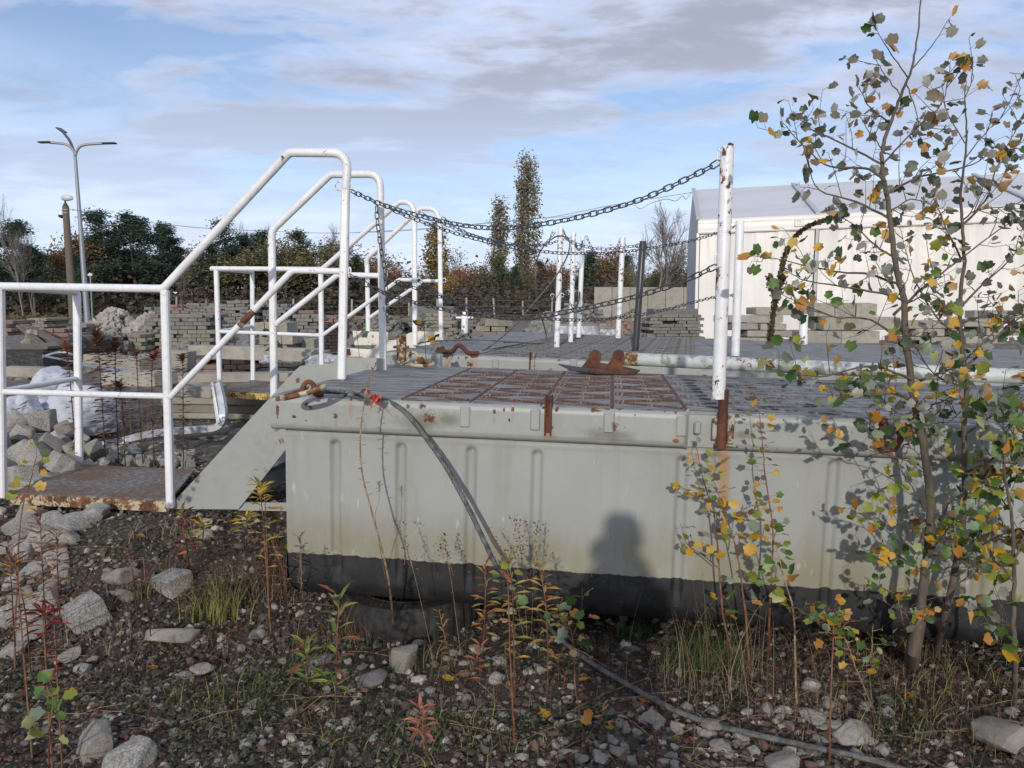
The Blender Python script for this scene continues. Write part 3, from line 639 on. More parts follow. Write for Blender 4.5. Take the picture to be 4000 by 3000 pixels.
# ------------------------------------------------------------ access stairs with hand rails
t = NT('worn_landing_plate'); q = t.noise(24, 8, .75, sc=(1.3, 2, 1)); q2 = t.noise(2.6, 6, .6)
cc = t.mix(t.ramp(q, .42, .60), (.24, .245, .235), (.085, .07, .055)); cc = t.mix(t.ramp(t.math('ADD', t.math('MULTIPLY', q, .4), t.math('MULTIPLY', q2, .6)), .44, .55, 0, .85), cc, (.14, .078, .04))
M['landing'] = t.col(cc, .8, q, .8, .01)
def make_stair(label, A0, yaw, wid, S, white, plate, edge):
    nrm = np.array((math.sin(-yaw), math.cos(yaw), 0.)); A1 = A0 + nrm * wid
    nr = lambda u, v, off=0.: RP(u, v, A0 + nrm * off, nrm)
    fr = lambda u, v, off=0.: RP(u, v, A1 + nrm * off, nrm)
    k = S['k']; root = thing('access_stairs', label, 'stairs', A0, 'railed stairs up to the pontoons')
    def sq_post(a, b_, w=.040):
        a, b_ = np.asarray(a), np.asarray(b_); q = Vector(b_ - a).to_track_quat('Z', 'X').to_matrix() @ Matrix.Rotation(yaw, 3, 'Z')
        mb = MB(); mb.box((a + b_) / 2, (w, w, np.linalg.norm(b_ - a)), q, bev=w * .18); mb.build('post', white, root)
    def rail(pts, r, name, bevel=None, m=None):
        out = []; P = [np.asarray(p, float) for p in pts]
        for i, p in enumerate(P):
            if bevel and i in bevel and 0 < i < len(P) - 1:
                d1 = (P[i - 1] - p); d2 = (P[i + 1] - p); d1 /= np.linalg.norm(d1); d2 /= np.linalg.norm(d2); rr = bevel[i]; a, c = p + d1 * rr, p + d2 * rr
                for t in np.linspace(0, 1, 7): out.append((1 - t) ** 2 * a + 2 * t * (1 - t) * p + t * t * c)
            else: out.append(p)
        MB().tube(out, r, 12).build(name, m or white, root, smooth=True, angle=50)
    def weld(p, r=.024):
        mb = MB(); mb.tube([p + (-.006, 0, -.008), p + (0, 0, 0), p + (.006, 0, .008)], [r * .8, r, r * .8], 10); mb.build('weld', white, root, smooth=True)
    def T_(f, L): return [f(u, v) for u, v in L]
    rr = .0215
    rail(T_(nr, S['top']), rr, 'top_rail', {1: .02, 2: .02, 3: .075}); rail(T_(nr, S['mid1']), .0165, 'mid_rail'); rail(T_(nr, S['mid2']), .0165, 'mid_rail', {1: .02})
    for a, b_ in S['posts']: sq_post(nr(*a), nr(*b_))
    bl, blb = R(*S['bl']), R(*S['blb']); sq_post(bl, blb, .042)
    rail([nr(*S['top'][0]), bl], rr, 'top_rail'); rail([nr(*S['mid1'][0]), R(*S['blm'])], .0165, 'mid_rail')
    rail(T_(fr, S['ftop']), rr, 'top_rail', {1: .03, 2: .02, 3: .07}); rail(T_(fr, S['fmid']), .0165, 'mid_rail', {1: .02})
    for a, b_ in S['fposts']: sq_post(fr(*a), fr(*b_))
    for u, v in S['weldn']: weld(nr(u, v))
    for u, v in S['weldf']: weld(fr(u, v))
    for f, off, pts in S['str']:
        mb = MB(); mb.prism([(nr if f == 'n' else fr)(u, v, off) for u, v in pts], nrm * .012); mb.build('stringer', plate, root)
    for u, v in S['steps']:
        a = nr(u, v, .04); mb = MB(); mb.box(a + nrm * (wid - .08) / 2 + np.array((.08, 0, 0)), (.2, wid - .08, .025), Matrix.Rotation(yaw, 3, 'Z'), bev=.003); mb.build('step', M['grey2'], root)
    a, c, d, e = [(np.array(g) if len(g) > 2 else None) for g in ((*S['lp'][0], .01), (*S['lp'][1], .01), (*S['lp'][2], 0), (*S['lp'][3], 0))]
    a = nr(*S['lp'][0], .01); c = nr(*S['lp'][1], .01); d = fr(*S['lp'][2], .1); e = R(*S['lp'][3], S['lpD'])
    d[2] = c[2]; MB().prism([a, c, d, e], (0, 0, .012)).build('landing_plate', M['landing'], root)
    th = .052
    for p, q, o_ in ((a, c, nrm * -.01), (e, a, (-.01, 0, 0))): MB().prism([p - (0, 0, th), q - (0, 0, th), q + (0, 0, .004), p + (0, 0, .004)], o_).build('edge_board', edge, root)
    return root, nr, fr, rail, nrm
A0 = R(1335, 1480, 3.95)
S_1 = dict(k=1, top=[(-60, 1117), (638, 1128), (1130, 596), (1354, 598), (1356, 660), (1350, 760)], mid1=[(-2, 1530), (660, 1548)], mid2=[(663, 1552), (1143, 1056), (1340, 1060)],
    posts=[((1350, 740), (1335, 1484)), ((644, 1132), (667, 1985)), ((0, 1125), (10, 1945))], bl=(300, 1140, 5.0), blb=(300 + 10, 1818, 5.0), blm=(304, 1478, 5.0),
    ftop=[(1061, 960), (1063, 900), (1290, 682), (1482, 680), (1487, 760), (1486, 800)], fmid=[(1077, 1266), (1320, 1073), (1484, 1077)], fposts=[((1486, 790), (1497, 1452)), ((1062, 940), (1076, 1850))],
    weldn=[(646, 1150), (662, 1548), (6, 1532), (1341, 1062), (1350, 735)], weldf=[(1062, 925), (1077, 1266), (1490, 1077), (1486, 785)],
    str=[('n', .024, [(668, 1988), (668, 1972), (1148, 1452), (1172, 1430), (1200, 1425), (1338, 1425), (1345, 1490), (1268, 1566), (930, 1990)]), ('f', -.03, [(1000, 1900), (1000, 1830), (1290, 1430), (1316, 1395), (1460, 1398), (1500, 1402), (1500, 1446), (1440, 1560), (1080, 1900)]), ('n', .04, [(930, 1994), (930, 1962), (1340, 1968), (1340, 2000)])],
    steps=[(820, 1890), (955, 1745), (1090, 1600)], lp=[(40, 1932), (662, 1962), (760, 1832), (322, 1822)], lpD=4.96)
stair1, nr, fr, rail1, nrm = make_stair('nearest white railed stair whose landing on the stones has a rusty cream edge', A0, YAW1, .66, S_1, M['white'], M['grey'], M['creamrust'])
A1 = A0 + nrm * .66
B0 = R(1621, 1345, 6.5)
S_2 = dict(k=2, top=[(828, 1049), (1258, 1052), (1560, 789), (1608, 789), (1618, 830), (1620, 880)], mid1=[(850, 1295), (1255, 1310)], mid2=[(1257, 1312), (1560, 1092), (1616, 1095)],
    posts=[((1619, 850), (1621, 1350)), ((1253, 1055), (1258, 1545)), ((845, 1053), (860, 1546))], bl=(985, 1062, 8.0), blb=(988, 1490, 8.0), blm=(986, 1273, 8.0),
    ftop=[(1432, 1040), (1433, 1010), (1640, 815), (1703, 815), (1717, 860), (1718, 890)], fmid=[(1440, 1243), (1655, 1097), (1716, 1098)], fposts=[((1718, 880), (1723, 1330)), ((1434, 1030), (1440, 1360))],
    weldn=[(1254, 1075), (1256, 1310), (852, 1295), (1617, 1095)], weldf=[(1434, 1030), (1440, 1243), (1717, 1098)],
    str=[('n', .024, [(1258, 1562), (1258, 1535), (1490, 1330), (1620, 1326), (1625, 1372), (1560, 1372), (1340, 1562)]), ('f', -.03, [(1440, 1420), (1440, 1380), (1600, 1300), (1627, 1294), (1727, 1296), (1727, 1318), (1560, 1420)])],
    steps=[(1370, 1490), (1450, 1420)], lp=[(862, 1530), (1262, 1552), (1250, 1492), (985, 1488)], lpD=8.0)
stair2, nr2, fr2, rail2, nrm2 = make_stair('farther white railed stair whose raised landing has a yellow edge', B0, rad(-15), .66, S_2, M['white'], M['cream'], M['yellow'])
# flaked rust on the sloping rail, eyes and hooks that carry the chains
a_, b_ = nr(935, 1272), nr(992, 1213); rail1([a_, a_ + (b_ - a_) * .5, b_], .0173, 'rust_scale', m=M['creamrust'])
a_, b_ = nr(948, 1258), nr(978, 1228); rail1([a_, b_], .0177, 'rust_scale', m=M['rust'])
def hook1(pts, f=nr, nm='hook', r=.0035):
    MB().tube(smoothpath([f(u, v) for u, v in pts], 4), r, 6).build(nm, M['white'], stair1, smooth=True)
MB().tube(ring_pts(nr(1325, 726), .021, tuple(nrm), 20), .0038, 6, closed=True).build('ring', M['whiterust'], stair1, smooth=True)
hook1([(1364, 742), (1366, 722), (1371, 714), (1376, 722), (1376, 740), (1368, 746)])
hook1([(1362, 1070), (1362, 1050), (1366, 1044), (1370, 1052), (1369, 1072), (1364, 1074)])
hook1([(1496, 806), (1497, 790), (1501, 784), (1505, 792), (1504, 808)], fr)
hook1([(1505, 1088), (1505, 1068), (1509, 1062), (1513, 1070), (1511, 1086)], fr)
hook1([(1468, 806), (1467, 790), (1472, 783), (1476, 790)], fr)
for f_, L_ in ((nr2, ((1638, 828), (1636, 1095))), (fr2, ((1730, 848), (1734, 1095)))):
    for u, v in L_: MB().tube(ring_pts(f_(u, v), .02, (0, 1, 0), 12), .004, 6, closed=True).build('eye', M['white'], stair2, smooth=True)
# cream metal channel behind the stairs
rt = thing('metal_channel', 'cream metal channel with a rusty end lying between the two stairs', 'metal channel', R(1440, 1394, 6.9))
for (u0, v0, u1, v1, dd) in ((1377, 1292, 1515, 1348, .25), (1352, 1360, 1474, 1393, 0)):
    MB().prism([R(u0, v0, 6.9 + dd), R(u1, v0 + 6, 6.8 + dd), R(u1 - (20 if dd == 0 else 0), v1, 6.8 + dd), R(u0 + 8, v1, 6.9 + dd)], (0, .03, 0)).build('flange', M['cream'], rt)
MB().prism([R(1350, 1362, 6.86), R(1364, 1362, 6.86), R(1368, 1385, 6.86), R(1354, 1387, 6.86)], (0, .02, 0)).build('rusty_end', M['rust'], rt)

# ------------------------------------------------------------ chains
def link_mesh(name, L, w, r, n=6, seg=6, mat=None):
    pts = []
    h = L / 2 - w / 2
    for k in range(n + 1): a = -PI / 2 + PI * k / n; pts.append((h + w / 2 * math.cos(a), w / 2 * math.sin(a), 0))
    for k in range(n + 1): a = PI / 2 + PI * k / n; pts.append((-h + w / 2 * math.cos(a), w / 2 * math.sin(a), 0))
    mb = MB(); mb.tube(pts, r, seg, closed=True); m = mb.mesh(name, smooth=True)
    m.materials.append(mat or M['chain']); return m
LINKS = {'chain': link_mesh('link', .043, .022, .0029), 'rust': link_mesh('link', .043, .022, .0033, mat=M['rustchain']),
         'far': link_mesh('link', .050, .024, .0032, 4, 5), 'farr': link_mesh('link', .050, .024, .0032, 4, 5, M['rustchain'])}
def chain(label, px, D0, D1, kind='chain', pitch=.0335, group='chains strung between posts and rails', Dmid=None):
    W = []
    n = len(px); du = [0]
    for i in range(1, n): du.append(du[-1] + math.hypot(px[i][0] - px[i - 1][0], px[i][1] - px[i - 1][1]))
    for i, (u, v) in enumerate(px):
        t = du[i] / du[-1]; D = 1 / ((1 - t) / D0 + t / D1); W.append(R(u, v, D))
    P = np.array(smoothpath(W, 24)); seg = np.linalg.norm(np.diff(P, axis=0), axis=1); s = np.concatenate(([0], np.cumsum(seg)))
    N_ = int(s[-1] / pitch); ss = (np.arange(N_) + .5) * s[-1] / N_
    Q = np.stack([np.interp(ss, s, P[:, k]) for k in range(3)], -1); T = np.stack([np.interp(ss + .01, s, P[:, k]) for k in range(3)], -1) - np.stack([np.interp(ss - .01, s, P[:, k]) for k in range(3)], -1)
    rt = thing('chain', label, 'chain', W[0], group)
    for i in range(N_):
        q = Vector(T[i]).to_track_quat('X', 'Z').to_matrix().to_4x4()
        Mx = Matrix.Translation(Vector(Q[i] - W[0])) @ q @ Matrix.Rotation((PI / 4 if i % 2 else -PI / 4) + float(rng.normal(0, .12)), 4, 'X')
        inst('link', LINKS[kind], rt, Mx)
DR1, DR2 = 3.95, 4.55
chain('top chain from the nearest stair rail up to the tall near post', [(1372, 746), (1430, 772), (1500, 802), (1600, 832), (1700, 858), (1850, 886), (2000, 889), (2120, 875), (2250, 851), (2400, 812), (2500, 780), (2600, 738), (2700, 690), (2780, 650), (2808, 632)], DR1, P1D)
chain('upper chain from the second hand rail to the half hidden white post', [(1500, 800), (1560, 832), (1623, 857), (1720, 892), (1827, 925), (1981, 962), (2139, 984), (2252, 990), (2433, 984), (2614, 957), (2720, 935), (2800, 910), (2874, 882)], DR2, 6.5, 'chain', .036)
chain('lower chain from the nearest stair rail to the tall near post', [(1367, 1074), (1420, 1105), (1488, 1138), (1623, 1182), (1804, 1222), (1981, 1240), (2116, 1234), (2297, 1201), (2478, 1160), (2659, 1102), (2750, 1062), (2798, 1040)], DR1, P1D)
chain('lower chain from the second hand rail to the half hidden white post', [(1508, 1086), (1600, 1118), (1700, 1152), (1800, 1190), (1981, 1234), (2207, 1249), (2342, 1248), (2478, 1234), (2614, 1206), (2700, 1183), (2795, 1160), (2866, 1152)], DR2, 6.5, 'chain', .036)
chain('loose chain hanging straight down beside the second rail post', [(1471, 806), (1473, 850), (1480, 910), (1490, 985), (1502, 1050), (1507, 1120), (1512, 1180), (1513, 1260)], DR2 - .05, DR2 - .05)
chain('upper pale chain from the third rail to the rusty footed post', [(1640, 832), (1700, 858), (1800, 903), (1870, 926), (1936, 944), (2020, 960), (2071, 962), (2115, 957), (2139, 945), (2152, 925), (2162, 910)], 6.5, 7.19, 'far', .041)
chain('upper chain from the fourth rail to the second middle post', [(1727, 850), (1800, 896), (1850, 920), (1950, 945), (2050, 958), (2130, 955), (2190, 938), (2222, 930)], 7.0, 8.07, 'far', .041)
chain('lower pale chain from the third rail to the rusty footed post', [(1637, 1096), (1700, 1140), (1760, 1172), (1850, 1200), (1930, 1213), (1981, 1210), (2050, 1200), (2120, 1175), (2156, 1158)], 6.5, 7.19, 'far', .041)
chain('lower pale chain from the fourth rail to the second middle post', [(1735, 1097), (1790, 1135), (1850, 1165), (1930, 1195), (2000, 1207), (2080, 1200), (2160, 1172), (2214, 1143)], 7.0, 8.07, 'far', .041)
chain('short chain from the rusty footed post to the left ring of the black post', [(2204, 910), (2222, 940), (2260, 955), (2310, 968), (2362, 973), (2420, 968), (2460, 963), (2490, 960)], 7.19, 6.9, 'far', .041)
chain('rusty chain sagging between two white posts of the middle row', [(2290, 922), (2300, 945), (2315, 975), (2335, 1005), (2360, 1018), (2388, 1005), (2408, 970), (2425, 930)], 8.73, 8.75, 'farr', .041)
chain('short slack chain between the second and third middle posts', [(2248, 952), (2254, 970), (2262, 977), (2270, 968), (2276, 940)], 8.0, 8.6, 'far', .041)
chain('low chain from the rusty footed post to the small ring of the black post', [(2198, 1155), (2225, 1185), (2262, 1218), (2300, 1240), (2350, 1247), (2410, 1238), (2450, 1225), (2473, 1214)], 7.19, 6.9, 'far', .041)
chain('far low chain hanging between the middle posts above the rubble', [(2264, 1140), (2262, 1165), (2256, 1190), (2244, 1195)], 8.7, 8.1, 'far', .041)

# ------------------------------------------------------------ wire ropes
def rope(name, label, pts, r, strands=6, pitch=.09, mat=None, cat='wire rope', step=.006):
    P = np.array(smoothpath(pts, 30)); seg = np.linalg.norm(np.diff(P, axis=0), axis=1); s = np.concatenate(([0], np.cumsum(seg)))
    ss = np.arange(0, s[-1], step); Q = np.stack([np.interp(ss, s, P[:, k]) for k in range(3)], -1)
    T = np.gradient(Q, axis=0); T /= np.linalg.norm(T, axis=1)[:, None]
    U = np.cross(T, (0, .3, 1.)); U /= np.linalg.norm(U, axis=1)[:, None]; Wv = np.cross(T, U)
    mb = MB(); rs = r * .40; ro = r - rs
    for k in range(strands):
        a = 2 * PI * (ss / pitch + k / strands)
        mb.tube(Q + ro * (np.cos(a)[:, None] * U + np.sin(a)[:, None] * Wv), rs, 5)
    m = mb.mesh(name, P[0], smooth=True); m.materials.append(mat or M['rope']); o = inst(name, m); o.location = P[0]
    return tag(o, label, cat)
d1 = lambda u, v, z=.0: wpt(FR1, on_deck(FR1, u, v, z))
def f1(u, v, off): return RP(u, v, FR1 @ Vector((0, -off, 0)), FR1.to_3x3() @ Vector((0, 1, 0)))
rp1 = [d1(1190, 1528, .03), d1(1240, 1530, .03), d1(1300, 1530, .025), d1(1370, 1534, .022), d1(1440, 1550, .02), f1(1500, 1560, -.03), f1(1560, 1592, .02), f1(1610, 1640, .05), f1(1660, 1705, .05), f1(1740, 1820, .08), f1(1830, 1985, .14), f1(1900, 2130, .2), f1(1960, 2240, .26)]
gp = [G(u, v) for u, v in ((2075, 2390), (2160, 2490), (2290, 2600), (2440, 2695), (2600, 2785), (2760, 2852), (2950, 2900), (3150, 2945), (3400, 3000), (3650, 3080))]
rp1 += [gp[0] + np.array((0, 0, .05))] + [g + np.array((0, 0, .028)) for g in gp[1:]]
rope('wire_rope', 'thick wire rope running from the deck corner over the hull and across the gravel', rp1, .0108)
rope('wire_rope', 'thin wire rope looped high beside the middle posts above the second deck', [R(u, v, D) for u, v, D in ((1830, 1390, 6.2), (1900, 1362, 6.4), (2000, 1282, 6.5), (2080, 1190, 6.6), (2160, 1095, 6.7), (2212, 1010, 6.75), (2226, 950, 6.8), (2205, 925, 6.85), (2170, 925, 6.9), (2122, 965, 6.9), (2097, 1020, 7.), (2092, 1100, 7.), (2098, 1190, 7.1), (2118, 1250, 7.2), (2132, 1300, 7.3), (2133, 1330, 7.3), (2112, 1342, 7.3), (2040, 1338, 7.2), (1960, 1333, 7.2), (1850, 1328, 7.2), (1750, 1330, 7.1), (1660, 1336, 7.0), (1612, 1350, 6.8))], .0085, 3, .08, step=.02)
rope('wire_rope', 'flat slack loop of thin wire rope lying on the second deck', [R(u, v, D) for u, v, D in ((1615, 1352, 6.7), (1680, 1362, 6.6), (1780, 1368, 6.5), (1900, 1365, 6.6), (2000, 1350, 6.8), (2040, 1341, 7.), (2020, 1336, 7.2), (1960, 1338, 7.2))], .0085, 3, .08, step=.02)
# clamp, ring, lug, rag at the deck corner
rt = thing('rope_clamp', 'grey wire rope clamp round the thick rope on the near deck', 'clamp', d1(1365, 1535))
MB().tube([d1(1350, 1545, .0), d1(1345, 1535, .03), d1(1352, 1528, .055), d1(1372, 1528, .055), d1(1385, 1540, .02)], .0065, 8).build('u_bolt', M['rope'], rt, smooth=True)
MB().box(d1(1372, 1538, .048), (.028, .02, .018), bev=.003).build('nut', M['rope'], rt)
rt = thing('shackle_ring', 'long oval ring with flaking cream paint and rust on the near deck corner', 'ring', d1(1180, 1535))
c = d1(1185, 1532, .045)
MB().tube([c + np.array((.083 * math.cos(a), .05 * math.sin(a), .022 * math.cos(a) + .004 * math.sin(a))) for a in np.linspace(0, 2 * PI, 33)[:-1]], .0105, 10, closed=True).build('oval_link', M['creamrust'], rt, smooth=True)
MB().tube([c + np.array((.013, .035 + .0 * a, 0)) + np.array((.026 * math.cos(a), .0, .038 * math.sin(a))) for a in np.linspace(-.3, PI + .3, 14)], .010, 10).build('lug', M['rust'], rt, smooth=True)
rt = thing('pin', 'stubby rusty pin lying on the deck edge under the oval ring', 'pin', d1(1245, 1538))
MB().tube([d1(1225, 1540, .012), d1(1240, 1539, .012), d1(1258, 1541, .012)], [.007, .014, .012], 10).build('pin_body', M['rust'], rt, smooth=True)
rt = thing('orange_rag', 'frayed orange strap tied round the rope at the deck edge', 'strap', d1(1468, 1556))
MB().tube([d1(1455, 1556, .012), d1(1462, 1556, .024), d1(1474, 1556, .02), d1(1482, 1556, .012)], [.012, .017, .017, .012], 9).build('wrap', M['orange'], rt, smooth=True)
mb = MB()
for k in range(14):
    a = d1(1460 + rng.uniform(0, 15), 1556, .02); mb.tube([a, a + rng.normal(0, .012, 3) + (0, -.008, -.006), a + rng.normal(0, .02, 3) + (0, -.01, -.02)], .0012, 4)
mb.build('frayed_ends', M['orange'], rt)
rt = thing('bolt_eye', 'dark rusty eye bolt on the near deck beside the orange strap', 'eye bolt', d1(1425, 1538))
MB().tube(ring_pts(d1(1428, 1536, .026), .017, (.3, 1, .1), 14), .006, 7, closed=True).build('eye', M['rust'], rt, smooth=True)
# cream ring shackle near the bollard
rt = thing('mooring_ring', 'cream mooring ring with rust lying beside the short rusty bollard', 'ring', d1(1650, 1420))
c = d1(1650, 1422, .028)
MB().tube([c + np.array((.072 * math.cos(a), .06 * math.sin(a), .006 * math.sin(a))) for a in np.linspace(0, 2 * PI, 29)[:-1]], .0105, 9, closed=True).build('oval_link', M['creamrust'], rt, smooth=True)
MB().tube(smoothpath([c + np.array(p) for p in ((-.125, 0, 0), (-.09, 0, .02), (-.07, 0, .065), (-.045, 0, .07), (-.02, -.01, .04), (.0, -.03, .012))]), .0105, 9).build('hook', M['creamrust'], rt, smooth=True)

# ------------------------------------------------------------ fallen pipe and its rusty bracket
pa, pb = R(2462, 1403, 4.86), R(3560, 1452, 4.25); pe = pa + (pb - pa) * 1.9
rt = thing('fallen_pipe', 'thick peeling grey and white pipe lying across the back of the near deck', 'pipe', pa)
MB().tube([pa, pa + (pe - pa) * .3, pa + (pe - pa) * .7, pe], .041, 26).build('pipe_body', paint('peeling_pipe_paint', (.50, .53, .52), .25, 6, .5, .5, (.2, .2, .15), chips=.17, chipcol=(.23, .25, .20)), rt, smooth=True, angle=50)
MB().tube([pa - (pe - pa) * .012, pa + (pe - pa) * .018], .0425, 22).build('end_collar', M['creamrust'], rt, smooth=True, angle=50)
rt = thing('pipe_bracket', 'dark rusty bracket with two bolted lugs on a skewed base plate', 'bracket', R(2330, 1450, 4.7))
bp = [R(2250, 1452, 4.66), R(2312, 1418, 4.80), R(2400, 1428, 4.9), R(2500, 1450, 4.9), R(2478, 1464, 4.62), R(2330, 1462, 4.55)]
MB().prism(bp, (0, 0, .008)).build('base_plate', M['rust'], rt)
MB().prism([R(2180, 1424, 4.75), R(2310, 1443, 4.6), R(2290, 1452, 4.6), R(2235, 1450, 4.62)], (0, 0, .005)).build('bent_strip', M['black'], rt)
for cu, bu in ((2325, 2278), (2416, 2374)):
    Dq = 4.72; poly = [R(bu - 14, 1446, Dq), R(bu + 58, 1450, Dq), ]
    for a in np.linspace(-.25, PI + .1, 12): poly.append(R(cu + 25 * math.cos(a), 1393 - 27 * math.sin(a), Dq))
    MB().prism(poly, nrm * .014).build('lug', M['rust'], rt)
    cc = R(cu, 1395, Dq - .012); MB().tube([cc, cc + nrm * .03], .014, 6).build('bolt', M['rust'], rt)
# dry leaves and flakes on the deck

# ------------------------------------------------------------ white storage hall
HO = R(2727, 900, 25.0); HO[2] = float(ground_z(0, 25)); ha = rad(-11); hd = np.array((math.cos(ha), math.sin(ha), .0)); hb = np.array((-math.sin(ha), math.cos(ha), 0))
SLOPE = .025; EAVE = R(2727, 861, 25.0)[2]; RIDGE = R(2702, 742, 29.9)[2]
LEN = 16.0
hall = thing('storage_hall', 'big white fabric storage hall with a grey pitched roof at the right', 'hall', HO)
def H(s, b, z): return HO + hd * s + hb * b + np.array((0, 0, z - HO[2] + s * SLOPE * (z - HO[2]) / (EAVE - HO[2])))
bays = [0, 3.6, 9.7, LEN]
for i in range(3):
    a, e = bays[i] + .07, bays[i + 1] - .07
    ss = np.linspace(a, e, int((e - a) / .04)); zz = np.linspace(HO[2], EAVE - .42, 50)
    P = np.zeros((len(ss), len(zz), 3))
    for ii, s in enumerate(ss):
        w = mnoise.noise(Vector((s * 2.2, 0, 1))) * .06
        for jj, z in enumerate(zz):
            fz = (z - HO[2]) / (EAVE - HO[2]); k = .4 + .9 * fz
            b = -(w * k + .022 * fz * mnoise.noise(Vector((s * 7 + z * .8, z * .6, 4))) + .035 * mnoise.noise(Vector((s * .8, z * .6, 9))))
            P[ii, jj] = H(s, b, z)
    m = grid_mesh('wall_panel', P - HO); m.materials.append(M['pvc']); inst('wall_panel', m, hall)
    ss = np.linspace(bays[i], bays[i + 1], 24)
    P = np.array([[H(s, -.05 - dd - .012 * mnoise.noise(Vector((s * 2, zq * 4, 2))), zq) for zq, dd in ((EAVE - .44, .0), (EAVE - .43, .035), (EAVE - .36, .04), (EAVE - .33, .01), (EAVE - .1, .012), (EAVE + .0, .03), (EAVE + .02, 0.0))] for s in ss])
    m = grid_mesh('valance', P - HO); m.materials.append(M['pvc']); inst('valance', m, hall)
    P = np.array([[H(s, -.06 + (5.06) * q, 0) * (1, 1, 0) + (0, 0, EAVE + (RIDGE - EAVE) * q + s * SLOPE - .05 * math.sin(PI * ((s - bays[i]) / (bays[i + 1] - bays[i]))) * math.sin(PI * q) + .012 * mnoise.noise(Vector((s * .6, q * 9, 3)))) for q in np.linspace(0, 1, 14)] for s in np.linspace(bays[i], bays[i + 1], 20)])
    m = grid_mesh('roof_panel', P - HO); m.materials.append(M['roofpvc']); inst('roof_panel', m, hall)
    m = grid_mesh('roof_panel', np.array([[H(s, 5 + 5.06 * q, 0) * (1, 1, 0) + (0, 0, RIDGE - (RIDGE - EAVE) * q + s * SLOPE) for q in (0, 1)] for s in (bays[i], bays[i + 1])]) - HO); m.materials.append(M['roofpvc']); inst('roof_panel', m, hall)
for s in bays:
    b = MB(); b.box((H(s, -.03, HO[2]) + H(s, -.03, EAVE - .4)) / 2, (.09, .05, EAVE - .4 - HO[2]), Matrix.Rotation(ha, 3, 'Z')); b.build('frame_post', M['trim'] if s else M['pvc'], hall)
    b = MB(); z3 = np.array((0, 0, .03)); p0 = H(s, -.06, EAVE) + z3; p1_ = H(s, 5, 0) * (1, 1, 0) + (0, 0, RIDGE + s * SLOPE) + z3
    b.prism([p0 - hd * .07, p0 + hd * .07, p1_ + hd * .07, p1_ - hd * .07], (0, 0, .05)); b.build('roof_rafter', M['trim'], hall)
b = MB(); b.prism([H(-.02, 0, HO[2]), H(-.02, 10, HO[2]), H(-.02, 10, EAVE), H(-.02, 5, 0) * (1, 1, 0) + (0, 0, RIDGE), H(-.02, 0, EAVE)], hd * .04); b.build('gable_wall', M['trim'], hall)
b = MB(); b.prism([H(LEN, 0, HO[2]), H(LEN, 10, HO[2]), H(LEN, 10, EAVE), H(LEN, 5, 0) * (1, 1, 0) + (0, 0, RIDGE + LEN * SLOPE), H(LEN, 0, EAVE)], hd * .04); b.build('gable_wall', M['trim'], hall)
b = MB(); b.add([H(0, 10, HO[2]), H(LEN, 10, HO[2]), H(LEN, 10, EAVE), H(0, 10, EAVE)], [(0, 1, 2, 3)]); b.build('back_wall', M['pvc'], hall)
s_ = 3.05
for k_, (z_, w_, h_, mm) in enumerate(((EAVE - .22, .27, .22, 'pvc'),)):
    b = MB(); b.box(H(s_, -.095, z_), (w_, .012, h_), Matrix.Rotation(ha, 3, 'Z')); sg = b.build('maker_plate', M['trim'], hall)
    b = MB(); b.box(H(s_, -.103, z_), (w_ - .03, .008, h_ - .03), Matrix.Rotation(ha, 3, 'Z')); b.build('plate_face', M['pvc'], sg)
    b = MB()
    for q, (dx, dz, ww, hh) in enumerate(((-.02, .065, .16, .018), (-.02, .04, .12, .010), (.03, .02, .05, .03), (0, -.025, .2, .004), (.02, -.05, .15, .010), (.02, -.072, .15, .006))):
        b.box(H(s_ + dx, -.108, z_ + dz), (ww, .003, hh), Matrix.Rotation(ha, 3, 'Z'))
    b.build('faded_print', M['print'], sg)

# ------------------------------------------------------------ concrete panel wall
WD = 52.0; cw = thing('concrete_wall', 'grey concrete panel wall between the trees and the white hall', 'wall', (R(2320, 1200, WD)[0], WD, .4))
x0 = R(2320, 1200, WD)[0]; zt = R(2320, 1122, WD)[2]
pm = MB().box((0, 0, 0), (1.18, .16, zt - .3), bev=.02).mesh('panel'); pm.materials.append(M['slab'])
for k in range(9):
    inst('panel', pm, cw, Matrix.Translation((.6 + k * 1.2, rng.normal(0, .02), (zt - .3) / 2 - .1 + rng.normal(0, .012))))

